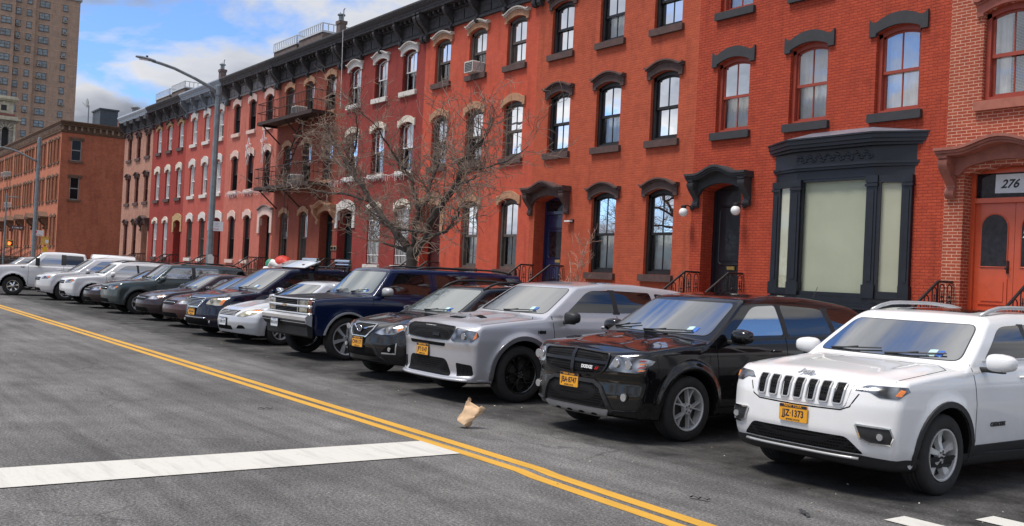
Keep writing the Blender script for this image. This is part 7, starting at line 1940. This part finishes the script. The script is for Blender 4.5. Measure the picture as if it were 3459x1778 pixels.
def yard_things():
    stn = M['stone']; g = 'entrance stoops along the row'
    dk = plain('dark_stoop', (.07,.05,.045), .85, var=.3)
    stoop('brown stone stoop with hairpin iron rails at the orange red double door', g, hx(0)+.22, hx(0)+2.12, 1.50, plain('red_stoop', (.20,.085,.06), .85, var=.2))
    stoop('stoop with slanting rails at the black door beside the bay', g, hx(1)+.35, hx(1)+1.95, 1.54, dk)
    stoop('stoop with slanting rails at the deep blue door', g, hx(2)+.30, hx(2)+1.95, 1.60, stn)
    stoop('stoop at the maroon door behind the bare tree', g, hx(3)+.2, hx(3)+1.8, 1.6, stn)
    stoop('stoop at the green door of the deep red house', g, hx(4)+.2, hx(4)+1.8, 1.6, stn)
    stoop('stoop at the green door under the fire escape', g, hx(5)+5.5, hx(5)+7.0, 1.6, stn)
    stoop('stoop at the dark doorway of the salmon house, left of the santa figure', g, hx(6)+5.5, hx(6)+7.1, 1.58, stn)
    stoop('stoop behind the near lamp post', g, hx(7)+5.5, hx(7)+7.0, 1.6, stn)
    stoop('stoop at the arched doorway of the crimson house', g, hx(8)+5.5, hx(8)+7.0, 1.6, stn)
    stoop('stoop of the end house of the row', g, hx(9)+5.5, hx(9)+7.0, 1.6, stn)
    # area fences
    def fence(label, x0, x1, z=1.35, y=17.3):
        t = thing('iron_fence', label, 'fence', (x0, y, .15), 0, 'low iron fences before the houses')
        mb = MB(); L = x1-x0
        for zz in (.12, z-.35): mb.tube([(0,0,zz),(L,0,zz)], .018, 5)
        n = int(L/.13)
        for k in range(n+1): mb.tube([(L*k/n,0,0),(L*k/n,0,z-.25)], .009, 4)
        mb.build('bars', M['iron'], t)
        mb = MB()
        for x in (0, L): mb.box(x-.035,x+.035,-.035,.035,0,z-.15)
        mb.build('fence_post', M['iron'], t)
    fence('low black iron fence before the end house', hx(9)+.1, hx(9)+5.4, 1.75)
    fence('low black iron fence before the crimson house', hx(8)+.1, hx(8)+5.4, 1.75)
    fence('low black iron fence before the thick lintelled pinkish house', hx(7)+.1, hx(7)+5.4)
    fence('low black iron fence before the salmon house', hx(6)+.1, hx(6)+5.4)
    fence('low black iron fence before the fire escape house', hx(5)+.1, hx(5)+5.4)
    fence('low black iron fence before the barred windows', hx(4)+1.9, hx(4)+7.2)
    fence('low black iron fence before the coral red house', hx(3)+1.9, hx(3)+7.2, 1.2)
    fence('low black iron fence before the brown trimmed house', hx(2)+2.1, hx(2)+7.2, 1.2)
    # globe lamps either side of the black door
    for x, lb in ((hx(1)-.02+.0, 'white globe lamp on the left of the black door'), (hx(1)+1.80, 'white globe lamp on the right of the black door')):
        t = thing('globe_lamp', lb, 'wall lamp', (x, FY, 3.78), 0, 'globe lamps by the black door')
        mb = MB(); mb.lathe([(.08,-.001),(.075,-.03),(.03,-.05)], (.05,0,.12), 'y', 14); mb.tube([(.05,-.04,.12),(.02,-.16,.17),(0,-.26,.16),(0,-.28,.10)], .016, 8); mb.lathe([(.03,.19),(.075,.16),(.07,.10),(.05,.10)], (0,-.28,-.02), 'z', 14); mb.build('bracket', M['blackpl'], t, smooth=True, auto=40)
        mb = MB(); mb.blob((0,-.28,-.03), (.125,.125,.125), 20); mb.build('globe', plain('opal_glass', (.82,.82,.80), .15, coat=1., var=.02), t, smooth=True)
    # inflatable santa and elf
    sr = plain('red_cloth', (.50,.030,.015), .6, var=.15); sw = plain('white_fleece', (.68,.66,.66), .9, var=.12, bmp=.4, bscale=14); sk = plain('figure_skin', (.60,.36,.28), .6, var=.05); sgn = plain('green_cloth', (.02,.24,.13), .6, var=.1); so = plain('orange_cloth', (.65,.16,.03), .6, var=.1)
    t = thing('inflatable_santa', 'inflatable santa with red hat and white beard leaning in the front yard', 'inflatable figure', (-41.05,17.2,.15))
    mb = MB(); mb.blob((0,0,.55), (.55,.42,.60), 16, jit=.03); mb.build('body', sr, t, smooth=True)
    mb = MB(); mb.blob((-.02,-.05,1.42), (.50,.40,.42), 18, jit=.02); mb.build('beard', sw, t, smooth=True)
    mb = MB(); mb.blob((-.16,-.38,1.52), (.20,.10,.17), 12); mb.blob((-.18,-.50,1.52), (.05,.05,.05), 8); mb.build('face', sk, t, smooth=True)
    mb = MB(); mb.blob((-.27,-.46,1.60), (.025,.02,.03), 8); mb.blob((-.08,-.48,1.60), (.025,.02,.03), 8); mb.build('eye', M['blackpl'], t, smooth=True)
    mb = MB(); mb.tube([(-.55,-.05,1.40),(-.40,-.32,1.66),(-.05,-.38,1.80),(.35,-.22,1.66),(.58,0,1.45)], [.12,.13,.14,.13,.12], 12); mb.build('hat_brim', sw, t, smooth=True)
    mb = MB(); mb.blob((.15,.0,1.76), (.48,.38,.36), 18, jit=.02); mb.tube([(.4,0,1.85),(.62,0,1.70),(.66,0,1.45)], [.25,.16,.08], 12); mb.build('hat', sr, t, smooth=True)
    mb = MB(); mb.tube([(-.4,-.1,.9),(-.75,-.25,1.05),(-.8,-.3,1.35)], [.15,.12,.10], 10); mb.build('arm', so, t, smooth=True)
    t = thing('inflatable_elf', 'small inflatable figure in a green hat left of the santa', 'inflatable figure', (-42.05,17.1,.15))
    mb = MB(); mb.blob((0,0,.55), (.34,.28,.60), 14, jit=.03); mb.build('body', sr, t, smooth=True)
    mb = MB(); mb.blob((0,-.02,1.42), (.24,.22,.22), 14); mb.build('head', sk, t, smooth=True)
    mb = MB(); mb.tube([(-.24,-.05,1.52),(0,-.24,1.52),(.24,-.05,1.52),(0,.2,1.52),(-.24,-.05,1.52)], .09, 10); mb.build('hat_brim', sw, t, smooth=True)
    mb = MB(); mb.blob((0,0,1.70), (.23,.22,.26), 14); mb.build('hat', sgn, t, smooth=True)
    # wire stars and icicle strings on the salmon house
    wm = plain('white_wire', (.75,.74,.76), .5, var=.1)
    for (x, z, s, lb) in ((-51.45,8.05,.55,'smaller white wire star on the salmon house above its middle window'), (-49.35,8.15,.62,'larger white wire star on the salmon house above its right window')):
        t = thing('wire_star', lb, 'star decoration', (x, FY-.12, z), 0, 'white wire stars')
        mb = MB(); n = 5; P_ = []
        for k in range(10):
            a = math.pi/2+math.pi*k/5; r = s if k % 2 == 0 else s*.45; P_.append((r*math.cos(a)*.75, -.02, r*math.sin(a)))
        for k in range(10):
            mb.tube([P_[k], P_[(k+1) % 10]], .014, 4); mb.tube([P_[k], (0,-.14,0)], .010, 4)
        mb.tube([(-.1,0,-s*.8),(-.35,0,-s*1.7)], .012, 4); mb.tube([(.1,0,-s*.8),(-.1,0,-s*1.7)], .012, 4); mb.tube([(.0,0,-s*.4),(-.2,0,-s*1.6)], .012, 4)
        mb.build('wire', wm, t)
    for (x0, x1, z, lb) in ((-54.6,-48.4,5.72,'string of white icicle lights under the middle windows of the salmon house'), (-41.3,-34.2,5.72,'string of white icicle lights across the deep red house')):
        t = thing('icicle_lights', lb, 'string lights', (x0, FY-.13, z), 0, 'icicle light strings')
        rg = random.Random(int(x1)); mb = MB(); L = x1-x0; n = 24
        mb.tube([(L*k/n,0,.03*math.sin(k*1.9)) for k in range(n+1)], .010, 4)
        for k in range(n*2): x = L*k/(n*2); mb.tube([(x,0,0),(x+.01,0,-rg.uniform(.08,.30))], .009, 4)
        mb.build('wire', wm, t)
    o = MB(); o.tube([(0,0,0),(.03,.02,-1.6),(.02,.05,-3.4)], .014, 5); o = o.build('hanging_cable', wm); o.location = (-39.55, FY-.66, 12.2); tag(o, 'thin pale cable hanging from the cornice of the deep red house', 'cable')
    # window air conditioners
    ac_unit(hx(3)+3.65, FY+.05, 9.03, 'white air conditioner in the middle top window of the coral red house')
    ac_unit(hx(5)+3.75, FY-.30, 8.95, 'white air conditioner behind the upper fire escape railing', 1.1)
    ac_unit(hx(5)+3.75, FY-.30, 5.72, 'white air conditioner behind the lower fire escape railing', 1.1)
    for x, z, lb in ((-126.0,10.6,'upper left air conditioner on the corner building front'), (-127.9,10.6,'upper right air conditioner on the corner building front'), (-124.6,7.0,'lower air conditioner on the corner building front')): ac_unit(x, 19.4, z, lb, 1.3)
    for k, q in enumerate(allac):
        c = ac_unit(q[0], q[1], q[2], 'small white air conditioner in a window of the far brick tower', 1.25); c.rotation_euler = (0,0,R(90)); c['group'] = 'air conditioners in the tower windows'
    # mailbox plates by the doors
    t = MB(); t.box(-.28,.28,-.03,0,-.10,.10); t.box(-.24,-.04,-.045,-.031,-.06,.06,1); t.box(.04,.24,-.045,-.031,-.06,.06,1); o = t.build('mail_box', [plain('tan_metal', (.34,.24,.15), .6, var=.2), M['grille']]); o.location = (hx(5)+7.26, FY-.002, 2.72); tag(o, 'tan twin mail box on the wall between the two green doors', 'mail box')

def roof_things():
    wm = plain('roof_bulkhead', (.13,.095,.085), .85, var=.3); pale = plain('pale_metal', (.50,.52,.54), .5, var=.15)
    for (x, z, w, lb) in ((-53.1,13.75,3.2,'left rooftop skylight box with pale railing above the salmon house'), (-49.7,13.85,3.0,'right rooftop skylight box with pale railing above the fire escape house'), (-76.1,13.7,3.4,'low rooftop box above the end house'), (-72.4,13.8,3.0,'low rooftop box above the crimson house')):
        t = thing('roof_skylight', lb, 'skylight', (x, 22., 12.08), 0, 'rooftop skylight boxes')
        mb = MB(); mb.box(-w/2,w/2,-.2,2.2,0,z-11.76); mb.build('curb', wm, t)
        mb = MB(); mb.box(-w/2-.05,w/2+.05,-.25,2.25,z-11.76+.002,z-11.66)
        for k in range(13): x2 = -w/2+w*k/12; mb.box(x2-.012,x2+.012,-.24,-.20,z-11.66,z-11.30)
        for k in range(8): mb.box(w/2-.02,w/2+.02,-.2+k*.3,-.16+k*.3,z-11.66,z-11.30)
        mb.box(-w/2,w/2,-.24,-.2,z-11.30,z-11.25); mb.box(w/2-.04,w/2,-.2,2.2,z-11.30,z-11.25)
        mb.build('railing', pale, t)
    for (x, y, z0, h_, lb) in ((-46.4,22,12.08,2.35,'brick chimney with metal cowl above the fire escape house'), (-63.8,22,12.08,2.35,'brick chimney with metal cowl above the crimson house')):
        t = thing('chimney', lb, 'chimney', (x, y, z0), 0, 'rooftop chimneys')
        mb = MB(); mb.box(-.20,.20,-.18,.18,0,h_*.93); mb.box(-.24,.24,-.22,.22,h_*.93+.002,h_); mb.build('stack', wm, t)
        mb = MB(); mb.lathe([(.13,h_),(.13,h_+.28),(.20,h_+.30),(.20,h_+.36),(0,h_+.42)], (-.05,0,0), 'z', 12); mb.tube([(.2,0,h_),(.2,0,h_+.55),(.32,0,h_+.6)], .03, 6); mb.tube([(-.2,0,h_),(-.2,0,h_+.5)], .02, 6); mb.build('cowl', M['galv'], t)
        mb = MB(); mb.prism([(-1.6,0),(1.4,0),(1.2,h_*.52),(.6,h_*.62),(-1.2,h_*.50)], -.6, .9, 'y'); mb.build('parapet', pale, t)
    # dish, water drum and brick bulkhead on the corner building
    t = thing('satellite_dish', 'round satellite dish on a pole on the corner building roof', 'satellite dish', (-101.6,22.2,13.7))
    mb = MB(); mb.tube([(0,0,0),(0,0,2.7)], .05, 6); mb.build('mast', M['galv'], t)
    mb = MB(); mb.lathe([(.45,-.10),(.42,-.04),(.25,.02),(.0,.05)], (0,-.1,2.9), 'y', 20); mb.tube([(0,-.1,2.5),(0,-.6,2.9)], .02, 5); mb.build('dish', plain('dish_grey', (.32,.33,.33), .6, var=.2), t)
    t = thing('roof_tank', 'dark square rooftop tank on the corner building', 'roof tank', (-98.9+1.0,23.5,13.7))
    mb = MB(); mb.box(-4.2,-1.2,-.8,.8,.2,2.1); mb.box(-4.3,-1.1,-.9,.9,2.102,2.25); mb.box(-4.0,-3.8,-.7,.7,0,.2); mb.box(-1.6,-1.4,-.7,.7,0,.2); mb.build('tank', plain('dark_slate_metal', (.05,.065,.08), .5, var=.2), t)
    t = thing('roof_bulkhead', 'brick rooftop bulkhead with metal flue behind the corner building parapet', 'bulkhead', (-101.5,29.5,13.7))
    mb = MB(); mb.box(-3.,1.5,-4.,4.,0,1.9); mb.box(-3.05,1.55,-4.05,4.05,1.902,2.0); mb.build('bulkhead_wall', brick('bulkhead_brick', (.30,.12,.09), (.25,.10,.08), (.3,.2,.15), .01), t)
    mb = MB(); mb.lathe([(.3,2.0),(.3,2.9),(.42,2.95),(.42,3.1),(0,3.3)], (0,-3,0), 'z', 14); mb.tube([(1,1,2),(1,1,2.8)], .06, 6); mb.build('flue', M['galv'], t)
    # ornate cream building between the corner building and the tower
    cs = plain('cream_limestone', (.50,.45,.34), .85, var=.25, vscale=1.5, bmp=.2); dkw = plain('dark_opening', (.03,.028,.028), .6, var=.2); redt = plain('red_band', (.28,.10,.08), .8, var=.2); gy = plain('grey_stone', (.30,.27,.24), .85, var=.35, vscale=2.)
    X = -170.
    t = thing('ornate_stone_building', 'ornate cream stone building with arched window and heavy cornices at the left edge', 'building', (X, 0, 0))
    mb = MB(); facade(mb, -26.7, -8., .1, 22.3, [(-25.78,-24.81,14.,21.3,.45,.8),(-23.2,-22.2,14.,21.3,.45,.8),(-20.6,-19.6,14.,21.3,.45,.8)], 0., n=8)
    v2 = [(-v[1], -v[0], v[2]) for v in mb.v]; w_ = MB(); w_.add(v2, mb.f); w_.add([(-12,8,.1),(-12,26.7,.1),(-12,26.7,22.3),(-12,8,22.3)], [(0,1,2,3)]); w_.add([(0,26.7,.1),(-12,26.7,.1),(-12,26.7,22.3),(0,26.7,22.3)], [(0,1,2,3)]); w_.build('wall', gy, t, fix=False)
    mb = MB(); mb.box(-11.,-.25,8.,26.3,22.32,25.3); mb.build('attic', cs, t)
    for (a, b) in ((24.53,25.31),(21.9,22.7),(19.3,20.1)):
        mb = MB(); mb.box(-.2,-.12,a,b,23.8,24.6); f = mb.build('window', dkw, t)
        mb = MB(); mb.box(-.24,-.05,a-.35,a-.01,23.4,25.); mb.box(-.24,-.05,b+.01,b+.35,23.4,25.); mb.box(-.24,-.05,a-.01,b+.01,24.62,25.); mb.box(-.24,-.05,a-.01,b+.01,23.4,23.78); mb.box(-.24,.06,(a+b)/2-.15,(a+b)/2+.15,24.63,25.2); mb.build('window_surround', cs, f)
    for (pr, z0, z1, m_) in ((.2,25.3,25.5,cs),(.5,25.502,25.75,cs),(.35,25.752,26.0,cs),(.1,23.0,23.3,redt),(.5,22.55,22.9,cs),(.9,22.30,22.54,cs)):
        mb = MB(); mb.box(-11.5,pr,7.5,26.4+pr,z0,z1); mb.build('cornice', m_, t)
    for c in (25.3,22.7,20.1):
        mb = MB()
        for k in range(7):
            a = math.pi*k/6; yy, zz = c+1.0*math.cos(a), 20.9+1.0*math.sin(a); mb.tube([(.06,c+.55*math.cos(a),20.85+.55*math.sin(a)),(.10,c+1.15*math.cos(a),20.9+1.1*math.sin(a))], .10, 5)
        for s_ in (-1.2, 1.2): mb.tube([(.15,c+s_,12),(.15,c+s_,21.8)], .16, 8)
        mb.build('arch_stones', cs, t)
    mb = MB(); mb.add([(-.8,8,.2),(-.8,26.6,.2),(-.8,26.6,22),(-.8,8,22)], [(0,1,2,3)]); mb.build('dark_glazing', dkw, t)

def build_street():
    ground(); paper_bag(); tree(); signals(); yard_things(); roof_things()

# ------------------------------------------------------------------ sky, sun, camera
def world():
    w = bpy.data.worlds.new('World'); SC.world = w; w.use_nodes = True; nt = w.node_tree
    bg = nt.nodes['Background']; bg.inputs['Strength'].default_value = .108
    sky = nd(nt, 'ShaderNodeTexSky', sky_type='NISHITA'); sky.sun_disc = False
    sky.sun_elevation = R(66); sky.sun_rotation = R(SUNROT); sky.air_density = 1.0; sky.dust_density = .6; sky.ozone_density = 1.5
    tc = nt.nodes.new('ShaderNodeTexCoord'); d = tc.outputs['Generated']
    sp = nt.nodes.new('ShaderNodeSeparateXYZ'); lk(nt, d, sp.inputs[0])
    za = nd(nt, 'ShaderNodeMath', operation='ADD'); lk(nt, sp.outputs['Z'], za.inputs[0]); za.inputs[1].default_value = .22
    zm = nd(nt, 'ShaderNodeMath', operation='MAXIMUM'); lk(nt, za.outputs[0], zm.inputs[0]); zm.inputs[1].default_value = .08
    cb = nt.nodes.new('ShaderNodeCombineXYZ')
    for ax in ('X', 'Y'):
        q = nd(nt, 'ShaderNodeMath', operation='DIVIDE'); lk(nt, sp.outputs[ax], q.inputs[0]); lk(nt, zm.outputs[0], q.inputs[1]); lk(nt, q.outputs[0], cb.inputs[ax])
    mp = nd(nt, 'ShaderNodeMapping'); mp.inputs['Location'].default_value = CLOUD_OFF; lk(nt, cb.outputs[0], mp.inputs['Vector'])
    n1 = nd(nt, 'ShaderNodeTexNoise', Scale=2.1, Detail=9., Roughness=.55); n1.inputs['Distortion'].default_value = .25; lk(nt, mp.outputs[0], n1.inputs['Vector'])
    n2 = nd(nt, 'ShaderNodeTexNoise', Scale=1.6, Detail=5., Roughness=.5); lk(nt, mp.outputs[0], n2.inputs['Vector'])
    # a blue break in the cloud over the side street
    dp = nt.nodes.new('ShaderNodeVectorMath'); dp.operation = 'DOT_PRODUCT'; lk(nt, d, dp.inputs[0]); dp.inputs[1].default_value = GAP
    mr = nd(nt, 'ShaderNodeMapRange', interpolation_type='SMOOTHSTEP'); mr.inputs['From Min'].default_value = math.cos(R(8.5)); mr.inputs['From Max'].default_value = math.cos(R(1)); mr.inputs['To Max'].default_value = -.045; lk(nt, dp.outputs['Value'], mr.inputs['Value'])
    sm = nd(nt, 'ShaderNodeMath', operation='ADD'); lk(nt, n1.outputs['Fac'], sm.inputs[0]); lk(nt, mr.outputs[0], sm.inputs[1])
    m = ramp(nt, sm.outputs[0], [(.395, 0.), (.50, 1.)])
    shade = ramp(nt, n2.outputs['Fac'], [(.38, (2.3,2.45,2.8)), (.49, (4.4,4.5,4.8)), (.60, (6.9,6.8,6.7))])
    thick = ramp(nt, n1.outputs['Fac'], [(.50, (1.,1.,1.)), (.75, (.72,.75,.80))])
    cl = mix(nt, 1., shade, thick, 'MULTIPLY')
    dg = nt.nodes.new('ShaderNodeVectorMath'); dg.operation = 'DOT_PRODUCT'; lk(nt, d, dg.inputs[0]); dg.inputs[1].default_value = GREY
    mg = nd(nt, 'ShaderNodeMapRange', interpolation_type='SMOOTHSTEP'); mg.inputs['From Min'].default_value = math.cos(R(15)); mg.inputs['From Max'].default_value = math.cos(R(5)); lk(nt, dg.outputs['Value'], mg.inputs['Value'])
    cl = mix(nt, mg.outputs[0], cl, mix(nt, 1., cl, (.72,.75,.82), 'MULTIPLY'))
    boost = mix(nt, 1., sky.outputs[0], (.78,1.02,1.42), 'MULTIPLY')
    c = mix(nt, m, boost, cl)
    lk(nt, c, bg.inputs['Color'])

SUNROT = 200.; CLOUD_OFF = (.35,.2,0); GAP = (-.951,.25,.18); GREY = (-.885,.385,.262)
def lights():
    l = bpy.data.lights.new('sun', 'SUN'); l.energy = 2.8; l.angle = R(16); l.color = (1.,.95,.88)
    o = bpy.data.objects.new('sun', l); COL.objects.link(o)
    el, az = R(66), R(SUNROT)    # azimuth measured clockwise from +y, like sun_rotation
    d = Vector((math.sin(az)*math.cos(el), math.cos(az)*math.cos(el), math.sin(el)))
    o.rotation_euler = d.to_track_quat('Z', 'Y').to_euler()

def camera(res=(1024, 526)):
    c = bpy.data.cameras.new('camera'); o = bpy.data.objects.new('camera', c); COL.objects.link(o)
    th, p, r = R(35.785), R(.900), R(2.812)
    F = Vector((-math.cos(th)*math.cos(p), math.sin(th)*math.cos(p), math.sin(p)))
    R0 = F.cross(Vector((0,0,1))).normalized(); U0 = R0.cross(F)
    Rr = R0*math.cos(r)+U0*math.sin(r); U = -R0*math.sin(r)+U0*math.cos(r)
    o.matrix_world = Matrix(((Rr.x,U.x,-F.x,0),(Rr.y,U.y,-F.y,0),(Rr.z,U.z,-F.z,1.75),(0,0,0,1)))
    c.sensor_width = 36; c.lens = 3357/3459*36; c.clip_end = 3000; c.clip_start = .1
    SC.camera = o
    SC.view_settings.view_transform = 'Standard'; SC.view_settings.look = 'None'; SC.view_settings.gamma = 1; SC.view_settings.exposure = EXPO
    SC.render.resolution_x, SC.render.resolution_y = res
    SC.cycles.max_bounces = 6; SC.cycles.transparent_max_bounces = 8; SC.cycles.diffuse_bounces = 3
EXPO = .42
world(); lights(); camera()
build_houses(); far_buildings(); build_street(); build_cars()
